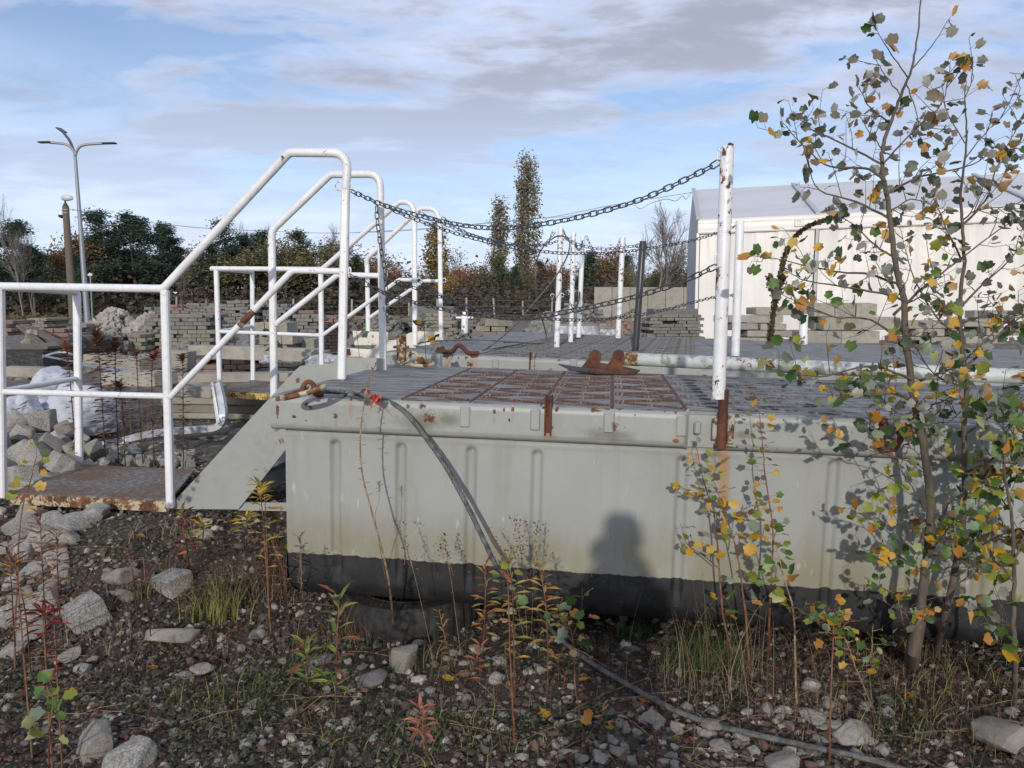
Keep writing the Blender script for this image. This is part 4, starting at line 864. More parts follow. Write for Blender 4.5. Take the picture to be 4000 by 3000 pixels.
# ------------------------------------------------------------ paver stacks
BR = {}
def brick_mesh(l, w, h, mat):
    k = (round(l, 3), round(w, 3), round(h, 3), mat)
    if k not in BR:
        m = MB().box((0, 0, 0), (l * .945, w * .95, h * .92), bev=.006 if l < .5 else .012).mesh('paver'); m.materials.append(M[mat]); BR[k] = m
    return BR[k]
def stack(label, u0, v0, u1, v1, D, mat='paver', brick=(.16, .1, .07), depth=1.0, yaw=0., mess=.38, pallet=True, group='pallets of concrete pavers across the yard', name='paver_stack', cat='paver stack', piece='paver', topmess=.5, base_v=None, cap=280):
    c = R((u0 + u1) / 2, v1, D); x0_, x1_ = R(u0, v1, D)[0], R(u1, v1, D)[0]
    W = x1_ - x0_; top = R((u0 + u1) / 2, v0, D)[2]; zb = c[2]; gz = float(ground_z(c[0], D))
    if base_v is None and zb < gz + .5: zb = gz
    Hh = max(top - zb, brick[2]); l, w, h = brick
    rt = thing(name, label, cat, (c[0], D + depth / 2, zb), group, rot=(0, 0, yaw))
    z0 = 0
    if zb <= gz + .01 and pallet:
        b = MB(); 
        for s in (-1, 0, 1): b.box((s * W * .42, 0, .045), (.09, depth * .95, .08))
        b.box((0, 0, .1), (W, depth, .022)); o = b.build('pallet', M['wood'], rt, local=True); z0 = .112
    elif zb > gz + .01: pass
    nl = max(1, int(round((Hh - z0) / h))); nx = max(1, int(round(W / l))); ny = max(1, int(depth / w)); cnt = 0
    bm = brick_mesh(l, w, h, mat); lean = rng.normal(0, .006)
    for k in range(nl):
        front_only = True; miss = (k == nl - 1)
        for j in range(ny):
            if j > 1 and k < nl - 2 and (j < ny - 1): rowcols = (0, nx - 1)
            else: rowcols = range(nx)
            for i in rowcols:
                if cnt >= cap: break
                if miss and rng.random() < topmess * .6: continue
                if l < .25 and rng.random() < .045: continue
                if j > 2 and k < nl - 1 and i not in (0, nx - 1): continue
                off = (l * .5 if (k % 2) else 0) - l * .25
                x = -W / 2 + l / 2 + i * l + off + lean * k + rng.normal(0, .012 * mess * 4 * (l / .2)); y = -depth / 2 + w / 2 + j * w + rng.normal(0, .012 * mess * 3)
                a = rng.normal(0, .05 * mess * 3); tl = rng.normal(0, .012) if k < nl - 1 else rng.normal(0, .05)
                inst(piece, bm, rt, Matrix.Translation((x, y, z0 + h / 2 + k * h)) @ Euler((tl, 0, a)).to_matrix().to_4x4()); cnt += 1
    b = MB(); b.box((0, w * .8, z0 + nl * h / 2 - h * .6), (W - l * 1.2, max(.02, depth - 3.2 * w), max(.02, nl * h - h * 1.3))); 
    if nl > 2 and depth > 4 * w: b.build('stack_core', M['paverg'], rt, local=True)
    return rt
def heap(label, u0, v0, u1, v1, D, n, mat, size, depth=2., group='heaps of broken concrete', piece='block', shapes='brick', name='rubble_heap', cat='rubble heap', stuffn=0):
    c = R((u0 + u1) / 2, v1, D); W = R(u1, v1, D)[0] - R(u0, v1, D)[0]; Hh = R(u0, v0, D)[2] - float(ground_z(c[0], D)); gz = float(ground_z(c[0], D + depth / 2))
    rt = thing(name, label, cat, (c[0], D + depth / 2, gz), group)
    ms = []
    for q in range(5):
        if shapes == 'brick': m = MB().box((0, 0, 0), np.array((size, size * .5, size * .4)) * rng.uniform(.7, 1.1, 3), bev=.008).mesh(piece)
        else: m = rock_mesh(size * .5, 1, q + 50, .35)
        m.materials.append(M[mat]); ms.append(m)
    def place():
        r = math.sqrt(rng.random()) * .97; a = rng.uniform(0, 2 * PI); x, y = r * math.cos(a), r * math.sin(a)
        z = max(0, (1 - r ** 1.3)) * Hh * (.92 + .12 * math.sin(3 * x + 2 * y))
        return (x * W / 2, y * depth / 2, z)
    # core mound
    na, nrr = 28, 8
    P = np.array([[(math.cos(a) * r * W / 2, math.sin(a) * r * depth / 2, max(-.03, (1 - r ** 1.3) * Hh * .92 - .03)) for r in np.linspace(0, 1, nrr)] for a in np.linspace(0, 2 * PI, na)])
    m = grid_mesh('heap_core', P); m.materials.append(M[mat]); inst('heap_core', m, rt)
    for k in range(n):
        p = place(); inst(piece, ms[k % 5], rt, Matrix.Translation(p) @ Euler(tuple(rng.uniform(-.7, .7, 2)) + (rng.uniform(0, 6.3),)).to_matrix().to_4x4())
    return rt
def rock_mesh(r, sub=2, seed=0, amp=.25, box=.0, sq=(1, 1, 1), name='stone', mat=None):
    import bmesh
    bm = bmesh.new()
    if box:
        bmesh.ops.create_cube(bm, size=2); bmesh.ops.subdivide_edges(bm, edges=bm.edges, cuts=2 ** sub - 1, use_grid_fill=True)
    else: bmesh.ops.create_icosphere(bm, subdivisions=sub, radius=1)
    rg = np.random.default_rng(seed + 1000); of = Vector(rg.uniform(0, 50, 3))
    pl = [(Vector(rg.normal(0, 1, 3)).normalized(), rg.uniform(.5, .82)) for _ in range(9)]
    for v in bm.verts:
        p = v.co.copy()
        if box:
            n_ = p.normalized(); k = (abs(p.x) ** 13 + abs(p.y) ** 13 + abs(p.z) ** 13) ** (1 / 13); p = p / k
            p = p * (1 - .05 * (p.length - 1))
        if not box or seed % 2:
            for nrm_, d in pl:
                dd = p.dot(nrm_); d2 = d * (1.35 if box else 1)
                if dd > d2: p -= nrm_ * (dd - d2) * .9
        p += p.normalized() * amp * (mnoise.noise(p * 1.3 + of) * .6 + mnoise.noise(p * 3.5 + of) * .25 + mnoise.noise(p * 8 + of) * .10)
        v.co = Vector((p.x * sq[0], p.y * sq[1], p.z * sq[2])) * r
    m = bpy.data.meshes.new(name); bm.to_mesh(m); bm.free()
    m.polygons.foreach_set('use_smooth', [True] * len(m.polygons)); m.set_sharp_from_angle(angle=rad(32))
    if mat: m.materials.append(M[mat])
    return m

# right side
stack('leaning stack of grey pavers on a pallet just left of the tall post', 2535, 1192, 2752, 1345, 17, 'paver', (.17, .1, .07), .9, rad(6), .5, topmess=.9)
stack('paver row peeping out below the leaning grey stack', 2522, 1308, 2560, 1345, 16.2, 'pavery', (.17, .1, .07), .5, 0, .3, pallet=False)
for (lab, u0, v0, u1, v1, D, br, dep) in (
    ('stack of long concrete slabs behind the tall post, lowest courses', 2880, 1262, 3112, 1345, 14.5, (.52, .35, .13), .9),
    ('upper slabs of the stack right of the tall post', 2880, 1200, 3105, 1262, 14.6, (1.1, .35, .15), .7),
    ('dark topped stack of concrete kerbs under the maker plate', 3190, 1185, 3440, 1240, 14.2, (.40, .35, .27), .8),
    ('wide slab stack below the concrete kerbs', 3165, 1240, 3470, 1345, 14.0, (.75, .35, .25), .9),
    ('far right slab stack half covered by the sapling', 3800, 1215, 4020, 1345, 14.5, (.8, .35, .16), .9),
    ('low slab stack behind the two sapling trunks', 3540, 1255, 3780, 1345, 14.8, (.6, .35, .15), .9)):
    stack(lab, u0, v0, u1, v1, D, 'slab', br, dep, rad(2), .12, group='stacks of concrete slabs by the hall', name='slab_stack', cat='slab stack', piece='slab', topmess=0, pallet=v1 > 1300, base_v=v1)
# wrapped pallets behind the deck
for k, (u0, v0, u1, v1, D, lab) in enumerate(((2172, 1262, 2330, 1340, 13.5, 'film wrapped pallet of pale pavers behind the second deck'), (2335, 1276, 2400, 1340, 13.8, 'smaller film wrapped pallet with a torn wrap'))):
    rt = stack(lab, u0, v0, u1, v1, D, 'pavery', (.16, .1, .07), .8, rad(3), .15, topmess=0)
    c = R((u0 + u1) / 2, v1, D); W = R(u1, v1, D)[0] - R(u0, v1, D)[0]; gz = float(ground_z(c[0], D)); h = R(u0, v0, D)[2] - gz
    P = []
    for a in np.linspace(0, 2 * PI, 60):
        q = max(abs(math.cos(a)), abs(math.sin(a))); row = []
        for z in np.linspace(.05, h * .93, 9):
            k2 = 1 + .05 * mnoise.noise(Vector((a * 3, z * 6, k))); row.append((math.cos(a) / q * (W / 2 + .03) * k2, math.sin(a) / q * .43 * k2, z))
        P.append(row)
    m = grid_mesh('film_wrap', np.array(P)); m.materials.append(M['wrap']); inst('film_wrap', m, rt)
heap('long heap of broken pavers behind the loop of thin rope', 1960, 1205, 2330, 1330, 15.5, 280, 'paver', .22, 2.2)
heap('far heap of broken blocks in front of the concrete wall', 2050, 1175, 2480, 1240, 24, 200, 'paver', .28, 3)
heap('pinkish rubble strip left of the grey paver stack', 2330, 1228, 2540, 1262, 21, 120, 'paverp', .22, 2)
stack('small far stack of pale pavers above the rubble heap', 2212, 1182, 2292, 1215, 26, 'pavery', (.24, .12, .09), .8, 0, .2)
stack('white block stack behind the second deck', 1878, 1262, 2000, 1325, 16, 'pavery', (.3, .2, .11), .8, 0, .3)
stack('tall grey paver stack left of the white cross pin bollard', 1580, 1180, 1790, 1318, 17, 'paver', (.16, .1, .07), 1., rad(-4), .5, topmess=.9)
stack('brown tinted paver stack between the third and fourth rail posts', 1640, 1230, 1760, 1330, 15, 'pavery', (.16, .1, .07), .8, rad(5), .4)
stack('dark sided paver stack behind the far rail', 1380, 1225, 1560, 1330, 16, 'paverg', (.16, .1, .07), 1., rad(8), .6)
stack('low paver stack behind the fourth rail foot', 1790, 1248, 1880, 1325, 18, 'paver', (.16, .1, .07), .8, rad(-6), .5)
heap('tumbled grey pavers beside the second stair foot', 1262, 1290, 1460, 1385, 12.5, 160, 'paverg', .2, 1.5)
heap('low scatter of broken pavers along the far edge of the second deck', 1440, 1280, 1980, 1335, 14.5, 220, 'paver', .2, 1.2)
# left side
stack('grey concrete kerb blocks standing in a row behind the second stair', 1000, 1270, 1135, 1360, 11.5, 'slab', (.17, .3, .17), .7, 0, .1, name='block_stack', cat='block stack', piece='block', topmess=0, pallet=False)
stack('low row of pale concrete blocks beside the dark scatter', 1134, 1308, 1235, 1362, 12, 'slab', (.22, .3, .2), .6, 0, .1, name='block_stack', cat='block stack', piece='block', topmess=0, pallet=False)
stack('grey paver pallet with one slab on top', 1138, 1232, 1248, 1300, 15, 'paver', (.16, .1, .07), .9, rad(4), .2, topmess=0)
stack('reddish paver pallet behind the nearest deck post', 1250, 1240, 1332, 1305, 16.5, 'paverp', (.16, .1, .07), .9, rad(-3), .2)
stack('second reddish paver pallet farther back', 1172, 1212, 1250, 1252, 21, 'paverp', (.22, .11, .09), .9, 0, .2)
stack('big pale paver pallet in the middle of the yard', 434, 1303, 594, 1380, 13.5, 'pavery', (.16, .1, .07), 1., rad(-6), .12, topmess=0)
heap('tumbled pale pavers lying on the big pale pallet', 440, 1238, 605, 1335, 14.8, 170, 'pavery', .22, 1.2)
stack('lower half of the double paver stack', 601, 1288, 815, 1365, 13.8, 'pavery', (.16, .1, .07), 1., rad(5), .12, topmess=0)
stack('upper half of the double paver stack, greyer', 565, 1232, 818, 1288, 14, 'paver', (.16, .1, .07), 1., rad(3), .2, topmess=.3, base_v=1)
stack('far dark wrapped paver stack', 570, 1195, 634, 1236, 22, 'paverg', (.22, .12, .09), .9, 0, .2)
stack('small pink brick stack on the far pallets', 664, 1192, 722, 1236, 21, 'paverp', (.22, .12, .08), .9, 0, .5)
stack('far grey paver stack with a dark top', 733, 1186, 824, 1240, 19, 'paver', (.16, .1, .07), .9, rad(3), .4)
stack('left one of the tall pink topped far stacks', 818, 1200, 862, 1270, 17.5, 'paverp', (.16, .1, .07), .9, 0, .2)
stack('tall far paver stack with torn black foil', 864, 1172, 935, 1275, 17, 'paver', (.16, .1, .07), .9, rad(6), .3)
stack('tall far paver stack behind the yellow edged landing', 938, 1175, 1000, 1285, 17, 'paver', (.16, .1, .07), .9, rad(-3), .3)
stack('paver pallet behind the second stair post', 1010, 1190, 1125, 1272, 17.5, 'paver', (.16, .1, .07), .9, rad(2), .4)
stack('low flat pallet of pink pavers on the dark gravel', 762, 1373, 985, 1425, 11.2, 'paverp', (.2, .1, .07), .9, rad(-4), .15, topmess=0)
stack('dark reddish paver bundle at the far left', -30, 1255, 52, 1312, 14, 'paverp', (.16, .1, .07), .8, 0, .2)
stack('pale paver bundle left of the white rubble heap', 108, 1248, 180, 1290, 18, 'pavery', (.16, .1, .07), .9, rad(-5), .1, topmess=0)
stack('leaning pinkish paver bundle in the yard', 158, 1292, 236, 1345, 12.5, 'paverp', (.16, .1, .07), .7, rad(14), .4)
stack('small paver bundle below the rubble heap', 242, 1262, 300, 1330, 13, 'pavery', (.16, .1, .07), .7, 0, .3)
heap('tumbled cube blocks at the left border', 10, 1300, 100, 1360, 11.5, 60, 'pavery', .22, .9)
heap('big heap of white broken stones behind the yard', 170, 1205, 420, 1300, 22, 290, 'limestone', .30, 4, shapes='rock', piece='stone')
heap('heap of mixed slabs and stones right of the white stones', 370, 1225, 560, 1310, 19, 200, 'limestone', .34, 3)
heap('scatter of grey rubble in front of the stacks', 560, 1345, 790, 1385, 11.8, 110, 'paverg', .14, 1.2)
heap('broken pavers in front of the big pallet', 250, 1290, 440, 1345, 12.6, 150, 'paver', .2, 1.4)
heap('tumbled paver mound rising between the far stacks', 640, 1180, 860, 1260, 18.2, 200, 'paver', .22, 2.0)
heap('tumbled grey mound in front of the double stack', 590, 1330, 760, 1385, 12.4, 130, 'paver', .2, 1.0)
heap('pale broken mound left of the kerb blocks', 850, 1262, 1010, 1368, 12.6, 170, 'paverg', .2, 1.2)
heap('messy mound of pavers behind the third rail', 1330, 1215, 1600, 1320, 15.2, 200, 'paver', .2, 1.2)
heap('broken paver mound behind the white block stack', 1790, 1235, 2010, 1310, 17, 170, 'paver', .22, 1.5)
# long beams, kerbs, planks
def beam(name, label, a, b_, w, h, mat, cat='beam', group=None, bev=.008):
    a, b_ = np.asarray(a, float), np.asarray(b_, float); L = np.linalg.norm(b_ - a); q = Vector(b_ - a).to_track_quat('X', 'Z').to_matrix()
    m = MB().box((0, 0, 0), (L, w, h), q, bev=bev).mesh(name); m.materials.append(M[mat] if isinstance(mat, str) else mat)
    o = inst(name, m); o.location = (a + b_) / 2; return tag(o, label, cat, group)
beam('concrete_beam', 'long pale concrete beam lying behind the yellow edged landing', R(760, 1372, 10.6), R(1245, 1388, 10.2), .3, .17, 'slab')
beam('concrete_beam', 'long tan beam with a groove under the second stair', R(620, 1478, 9.0), R(1150, 1470, 8.7), .3, .10, 'slab')
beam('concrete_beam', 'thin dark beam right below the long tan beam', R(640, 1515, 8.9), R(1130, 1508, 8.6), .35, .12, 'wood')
beam('concrete_kerb', 'broken pale kerb lying behind the goldenrods', R(345, 1405, 9.5), R(515, 1418, 9.5), .25, .15, 'slab', 'kerb')
beam('concrete_kerb', 'thick dark kerb stone leaning beside the broken pale one', R(500, 1430, 8.5), R(610, 1405, 8.9), .3, .16, 'slab', 'kerb')
beam('concrete_kerb', 'upright rough block behind the red goldenrod', R(660, 1400, 10), R(750, 1405, 10), .3, .22, 'slab', 'kerb')
beam('plank', 'pale plank leaning down over the tumbled blocks', R(75, 1272, 12.2), R(165, 1345, 11.6), .1, .04, 'wood', 'plank')
beam('plank', 'second plank leaning right beside the pale one', R(95, 1270, 12.2), R(235, 1342, 11.8), .14, .05, 'wood', 'plank')
beam('plank', 'thin pale plank lying on the black foil stack', R(70, 1352, 10), R(240, 1342, 10), .2, .04, 'wood', 'plank')
beam('concrete_slab', 'flat grey slab edge behind the white tarpaulin', R(20, 1450, 7.8), R(260, 1456, 7.8), .2, .10, 'slab', 'slab')
beam('concrete_kerb', 'rough grey kerb lying under the red plants', R(440, 1478, 7.2), R(650, 1478, 7.0), .3, .13, 'slab', 'kerb')
beam('concrete_kerb', 'rounded grey kerb end behind the middle post', R(720, 1520, 6.6), R(860, 1530, 6.5), .22, .10, 'slab', 'kerb')
# black foil covered block pile
rt = thing('foil_covered_stack', 'low stack wrapped in black foil behind the rail', 'stack', R(150, 1430, 9.2))
MB().box(R(150, 1395, 9.4), (.72, .9, .24), bev=.03).build('foil', M['foil'], rt); MB().box(R(150, 1352, 9.4), (.7, .8, .03)).build('top_board', M['wood'], rt)
rt = thing('foil_covered_stack', 'black foil bundle beside the goldenrods', 'stack', R(350, 1380, 10.5))
MB().box(R(350, 1345, 10.8), (.36, .8, .25), bev=.06).build('foil', M['foil'], rt)
# bent metal gutter sheet
rt = thing('metal_sheet', 'bent grey metal sheet curling up in front of the black foil', 'metal sheet', R(250, 1450, 8.4))
P = np.array([[R(165 + 430 * s, 1395 + 62 * s + 22 * c2 - 26 * math.sin(PI * c2 * .6) * (1 - s), 8.3 - .5 * c2) for c2 in np.linspace(0, 1, 7)] for s in np.linspace(0, 1, 20)])
m = grid_mesh('sheet', P - org(rt)); m.materials.append(M['galv']); inst('sheet', m, rt)
MB().tube(smoothpath([R(168, 1394, 8.3), R(210, 1380, 8.2), R(250, 1376, 8.15), R(290, 1388, 8.2)], 6), .012, 6).build('rolled_edge', M['alu'], rt, smooth=True)
# cream profile beams and the bent aluminium frame
def zg(u, D): return R(u, 1500, D)[0], D
rt = thing('profile_beam', 'thick cream coloured profiled beam lying under the yellow landing', 'profile beam', R(880, 1640, 7.4))
for (va, vb, u0, u1, col, dd, nm) in ((1540, 1572, 640, 1120, 'slab', .0, 'flange'), (1572, 1606, 640, 1130, 'pavery', .03, 'web'), (1606, 1628, 650, 1140, 'slab', -.01, 'flange')):
    a, b_ = R(u0, (va + vb) / 2 + 4, 7.5 + dd), R(u1, (va + vb) / 2 + 10, 7.3 + dd); hh = (vb - va) * 7.4 / F
    MB().box((a + b_) / 2, (np.linalg.norm(b_ - a), .12, hh), Vector(b_ - a).to_track_quat('X', 'Z').to_matrix(), bev=.01).build(nm, M[col], rt)
rt = thing('profile_beam', 'lower cream beam with a rounded end lying on the gravel', 'profile beam', R(760, 1722, 6.5))
pth = smoothpath([R(u, v, D) for u, v, D in ((560, 1712, 6.6), (700, 1706, 6.5), (820, 1700, 6.4), (870, 1690, 6.4), (885, 1672, 6.45))], 5)
MB().tube(pth, .035, 8).build('beam_body', M['pavery'], rt, smooth=True)
MB().tube([p + (0, 0, -.045) for p in pth], .018, 6).build('lower_lip', M['slab'], rt, smooth=True)
rt = thing('aluminium_frame', 'bent aluminium frame profile curving up round a corner', 'metal frame', R(700, 1700, 6.2))
pth = smoothpath([R(u, v, D) for u, v, D in ((372, 1742, 6.2), (470, 1722, 6.25), (560, 1700, 6.25), (650, 1686, 6.2), (760, 1678, 6.2), (830, 1672, 6.2), (862, 1655, 6.2), (872, 1620, 6.2), (866, 1565, 6.25), (850, 1495, 6.3))], 6)
ups = []
for i in range(len(pth)):
    tgt = pth[min(i + 1, len(pth) - 1)] - pth[max(i - 1, 0)]; n2 = np.cross(tgt, (0, 1, 0)); n2 /= np.linalg.norm(n2); ups.append(n2 * .026)
P = np.array([[pth[i] + ups[i] + (0, -.025, 0), pth[i] - ups[i] + (0, -.025, 0), pth[i] - ups[i] + (0, .03, 0), pth[i] + ups[i] + (0, .03, 0), pth[i] + ups[i] + (0, -.025, 0)] for i in range(len(pth))])
m = grid_mesh('profile', P - org(rt), smooth=False); m.materials.append(M['alu']); inst('profile', m, rt)
MB().prism([R(822, 1492, 6.25), R(832, 1492, 6.25), R(858, 1650, 6.15), R(846, 1655, 6.15)], (0, .03, 0)).build('inner_flange', M['alu'], rt)
# white tarpaulin bag
def crumple(name, label, u0, v0, u1, v1, D, depth, mat, cat, seed=0, folds=6.):
    c = R((u0 + u1) / 2, v1, D); W = R(u1, v1, D)[0] - R(u0, v1, D)[0]; Hh = R(u0, v0, D)[2] - c[2]; na, nb_ = 90, 46; P = np.zeros((na, nb_, 3))
    for i, a in enumerate(np.linspace(0, 2 * PI, na)):
        for j, e in enumerate(np.linspace(-.15, PI / 2, nb_)):
            x, y, z = math.cos(a) * math.cos(e) ** .55, math.sin(a) * math.cos(e) ** .55, math.sin(max(e, -.1)) ** .8 if e > 0 else e
            q = Vector((math.cos(a) * 1.5, math.sin(a) * 1.5, z * 3 + seed)); k = 1 + .20 * mnoise.noise(q * .8) - .16 * abs(mnoise.noise(Vector((q.x * 1.1 + q.z * .5, q.y * 1.1, q.z * folds * .6)))) - .09 * abs(mnoise.noise(Vector((q.x * 3.1, q.y * 3.1, q.z * 2 + 7)))) - .03 * abs(mnoise.noise(q * 6))
            P[i, j] = (x * W / 2 * k, y * depth / 2 * k, z * Hh * (1 + .28 * mnoise.noise(Vector((x * 1.6, y * 1.6, seed + 3))) * max(0, z)))
    P[-1] = P[0]
    m = grid_mesh(name, P); m.materials.append(M[mat]); o = inst(name, m); o.location = (c[0], D + depth / 2, c[2] + .0); return tag(o, label, cat)
crumple('tarpaulin_bag', 'big crumpled white tarpaulin bag slumped behind the rail', 70, 1530, 375, 1690, 6.2, .7, 'tarp', 'tarpaulin', 3, 5)
crumple('tarpaulin_bag', 'peaked fold of white tarpaulin above the big bag', 70, 1450, 235, 1570, 6.6, .5, 'tarp', 'tarpaulin', 9)
crumple('tarpaulin_bag', 'small white sack lump at the left border', -50, 1560, 95, 1670, 5.9, .4, 'tarp', 'tarpaulin', 14)
crumple('plastic_film', 'bright crumpled plastic film by the low blocks', 1090, 1365, 1190, 1385, 10.2, .3, 'wrap', 'plastic film', 5)
crumple('plastic_film', 'silvery plastic film lying before the far stringer', 1165, 1392, 1335, 1425, 8.8, .5, 'wrap', 'plastic film', 8)
crumple('plastic_film', 'small silvery film scrap on the gravel near the pink pallet', 998, 1386, 1060, 1415, 9.6, .3, 'wrap', 'plastic film', 12)
crumple('foil_scrap', 'black foil scrap under the grey paver stack', 2330, 1312, 2530, 1345, 13.2, .6, 'foil', 'foil', 21)

# ------------------------------------------------------------ lamps, poles, wires
LD = 33.; gl = float(ground_z(0, LD)); lb = R(345, 1300, LD); lb[2] = gl
rt = thing('street_lamp', 'tall three armed street lamp behind the rubble', 'street lamp', lb)
tp = R(294, 612, LD)
MB().tube([lb, lb + (tp - lb) * .35, tp], [.13, .105, .06], 12).build('pole', M['galv'], rt, smooth=True)
for pts, hd_, nm in (([(294, 612), (290, 595), (276, 575), (253, 563), (225, 559), (195, 557)], (200, 555, 151, 556), 0), ([(294, 612), (299, 592), (312, 573), (335, 565), (370, 562), (405, 560)], (402, 560, 453, 559), 0), ([(294, 612), (288, 590), (275, 556), (262, 535), (248, 519)], (252, 517, 228, 500), 1)):
    arm = MB().tube(smoothpath([R(u, v, LD + (.25 * i if nm else 0)) for i, (u, v) in enumerate(pts)], 4), .055, 8).build('arm', M['galv'] if not nm else M['pole'], rt, smooth=True)
    a, b_ = R(hd_[0], hd_[1], LD + (1.2 if nm else 0)), R(hd_[2], hd_[3], LD + (1.5 if nm else 0)); q = Vector(b_ - a).to_track_quat('X', 'Z').to_matrix()
    MB().box((a + b_) / 2, (np.linalg.norm(b_ - a), .26, .06), q, bev=.02).build('lamp_head', M['pole'], arm)
CD = 28.; cb = R(290, 1300, CD); cb[2] = float(ground_z(0, CD))
rt = thing('concrete_pole', 'leaning concrete pole with a lamp and a dome camera, left of the tall lamp', 'pole', cb)
ct = R(256, 805, CD); MB().tube([cb, ct], [.14, .11], 10).build('pole', M['wood'], rt, smooth=True)
MB().tube([ct, R(255, 790, CD), R(254, 778, CD)], [.1, .03, .03], 8).build('spigot', M['pole'], rt, smooth=True)
MB().tube([R(243, 777, CD), R(250, 773, CD - .05), R(268, 773, CD - .1), R(280, 774, CD - .12), R(286, 776, CD - .12)], [.05, .11, .11, .08, .02], 10).build('lamp_head', paint('lamp_shell', (.6, .62, .64), .1), rt, smooth=True)
c = R(240, 838, CD); MB().tube([c + (0, 0, .16), c + (0, 0, .12), c + (0, 0, -.02)], [.04, .1, .12], 12).build('camera_housing', M['white'], rt, smooth=True)
MB().tube([c + (0, 0, -.02), c + (0, 0, -.08), c + (0, 0, -.13)], [.115, .1, .03], 12).build('camera_dome', M['blackpost'], rt, smooth=True)
MB().tube([R(246, 822, CD), R(256, 820, CD)], .03, 6).build('camera_bracket', M['white'], rt)
for v in (820, 832): MB().tube(ring_pts(R(257, v, CD), .122, (0, 0, 1), 14), .012, 5, closed=True).build('clamp_band', M['alu'], rt)
q_ = R(352, 1072, 45.); qb = np.array((q_[0], 45., float(ground_z(0, 45))))
rt = thing('garden_lamp', 'small white hooded lamp on a thin post near the tall lamp', 'lamp', qb); MB().tube([qb, q_], .04, 6).build('pole', M['galv'], rt)
MB().tube([q_ + (-.12, 0, -.05), q_, q_ + (.12, 0, -.05)], [.05, .11, .05], 8).build('lamp_hood', M['white'], rt, smooth=True)
def wire(label, pts, r=.012, mat='pole'):
    P = smoothpath([R(*p) for p in pts], 8); m = MB().tube(P, r, 4).mesh('overhead_wire', P[0]); m.materials.append(M[mat]); o = inst('overhead_wire', m); o.location = P[0]; tag(o, label, 'wire')
wire('overhead wire running right from the concrete pole past the pines', [(258, 814, 28), (370, 834, 28.5), (500, 858, 29), (680, 880, 30), (830, 893, 31), (1100, 905, 32), (1300, 910, 33), (1600, 900, 34), (1900, 870, 35), (2150, 848, 35), (2400, 800, 33), (2700, 752, 30)])
wire('second overhead wire sagging in loops to the hall gable', [(1300, 913, 33), (1700, 890, 34), (2100, 854, 35), (2250, 840, 34), (2450, 800, 32), (2500, 815, 32), (2540, 795, 31.5), (2600, 778, 31), (2640, 785, 30.5), (2665, 765, 30.2), (2680, 778, 30.1), (2702, 750, 30)])

# ------------------------------------------------------------ far fence
FD = 61.
fn = thing('post_fence', 'line of thin concrete fence posts in front of the wood', 'fence', (0, FD, float(ground_z(0, FD))))
fp = MB().box((0, 0, .75), (.14, .14, 1.6), bev=.02).mesh('post'); fp.materials.append(M['slab'])
for u in list(range(700, 2340, 112)): 
    x = R(u, 1200, FD)[0]; inst('post', fp, fn, Matrix.Translation((x, rng.normal(0, .3), rng.normal(0, .08))) @ Matrix.Rotation(rng.normal(0, .03), 4, 'Y'))
mb = MB()
for z in (.5, .95, 1.4): mb.tube([(R(700, 1200, FD)[0], FD, z + float(ground_z(0, FD))), (R(2330, 1200, FD)[0], FD, z + float(ground_z(0, FD)))], .012, 4)
mb.build('wire', M['pole'], fn)

# ------------------------------------------------------------ trees
def leaf_cloud(C_, size, pal, tmpl, up=.3, jitter=.35, flat=None):
    """one small folded leaf or needle spray per centre; every leaf gets its own colour"""
    n = len(C_); nv = len(tmpl)
    A = rng.normal(0, 1, (n, 3)); A[:, 2] *= up if flat is None else flat; A /= np.linalg.norm(A, axis=1)[:, None]
    B = rng.normal(0, 1, (n, 3)); B -= A * (A * B).sum(1)[:, None]; B /= np.linalg.norm(B, axis=1)[:, None]; N_ = np.cross(A, B)
    s = size * rng.uniform(.6, 1.35, n)
    V = C_[:, None] + s[:, None, None] * (tmpl[None, :, 0:1] * A[:, None] + tmpl[None, :, 1:2] * B[:, None] + tmpl[None, :, 2:3] * N_[:, None])
    pal = np.array(pal); ci = rng.integers(0, len(pal), n); col = pal[ci] * rng.uniform(.7, 1.3, (n, 1)) + rng.normal(0, .004, (n, 3))
    cols = np.ones((n, nv, 4)); cols[..., :3] = np.clip(col, .004, 1)[:, None]
    return V.reshape(-1, 3), cols.reshape(-1, 4)
QT = np.array([(-.5, -.35, 0), (.5, -.35, .08), (.5, .35, 0), (-.5, .35, .1)])
NEED = np.array([(-.55, -.18, 0), (.55, -.18, .08), (.55, .18, 0), (-.55, .18, .1)])
def cloud_mesh(name, Cs, size, pal, tmpl=QT, mat='farleaf', **k):
    V, cols = leaf_cloud(np.asarray(Cs), size, pal, tmpl, **k); n = len(tmpl)
    m = raw_mesh(name, V, np.arange(len(V)).reshape(-1, n), cols); m.materials.append(M[mat]); return m
def branchy(mb, p, d, L, r, depth, tips, spread=.5, gravity=0., kids=3, seg=3):
    p = np.array(p, float); d = np.array(d, float); pts = [p.copy()]
    for i in range(seg):
        d = d + rng.normal(0, .10, 3) + (0, 0, gravity); d /= np.linalg.norm(d); p = p + d * L / seg; pts.append(p.copy())
    mb.tube(pts, list(np.linspace(r, r * .55, len(pts))), 5 if depth > 1 else 4, caps=False)
    if depth == 0: tips.append(p); return
    for k in range(kids):
        a = rng.normal(0, 1, 3); a -= d * np.dot(a, d); a /= np.linalg.norm(a); nd = d + a * spread * rng.uniform(.6, 1.4); nd /= np.linalg.norm(nd)
        q = pts[rng.integers(1, len(pts))] if k else pts[-1]
        branchy(mb, q, nd, L * rng.uniform(.55, .8), r * .55, depth - 1, tips, spread, gravity, kids, seg)
PINE = [(.032, .060, .044), (.042, .076, .050), (.055, .092, .056), (.022, .042, .034)]  # needle colours lifted, with distance haze painted in
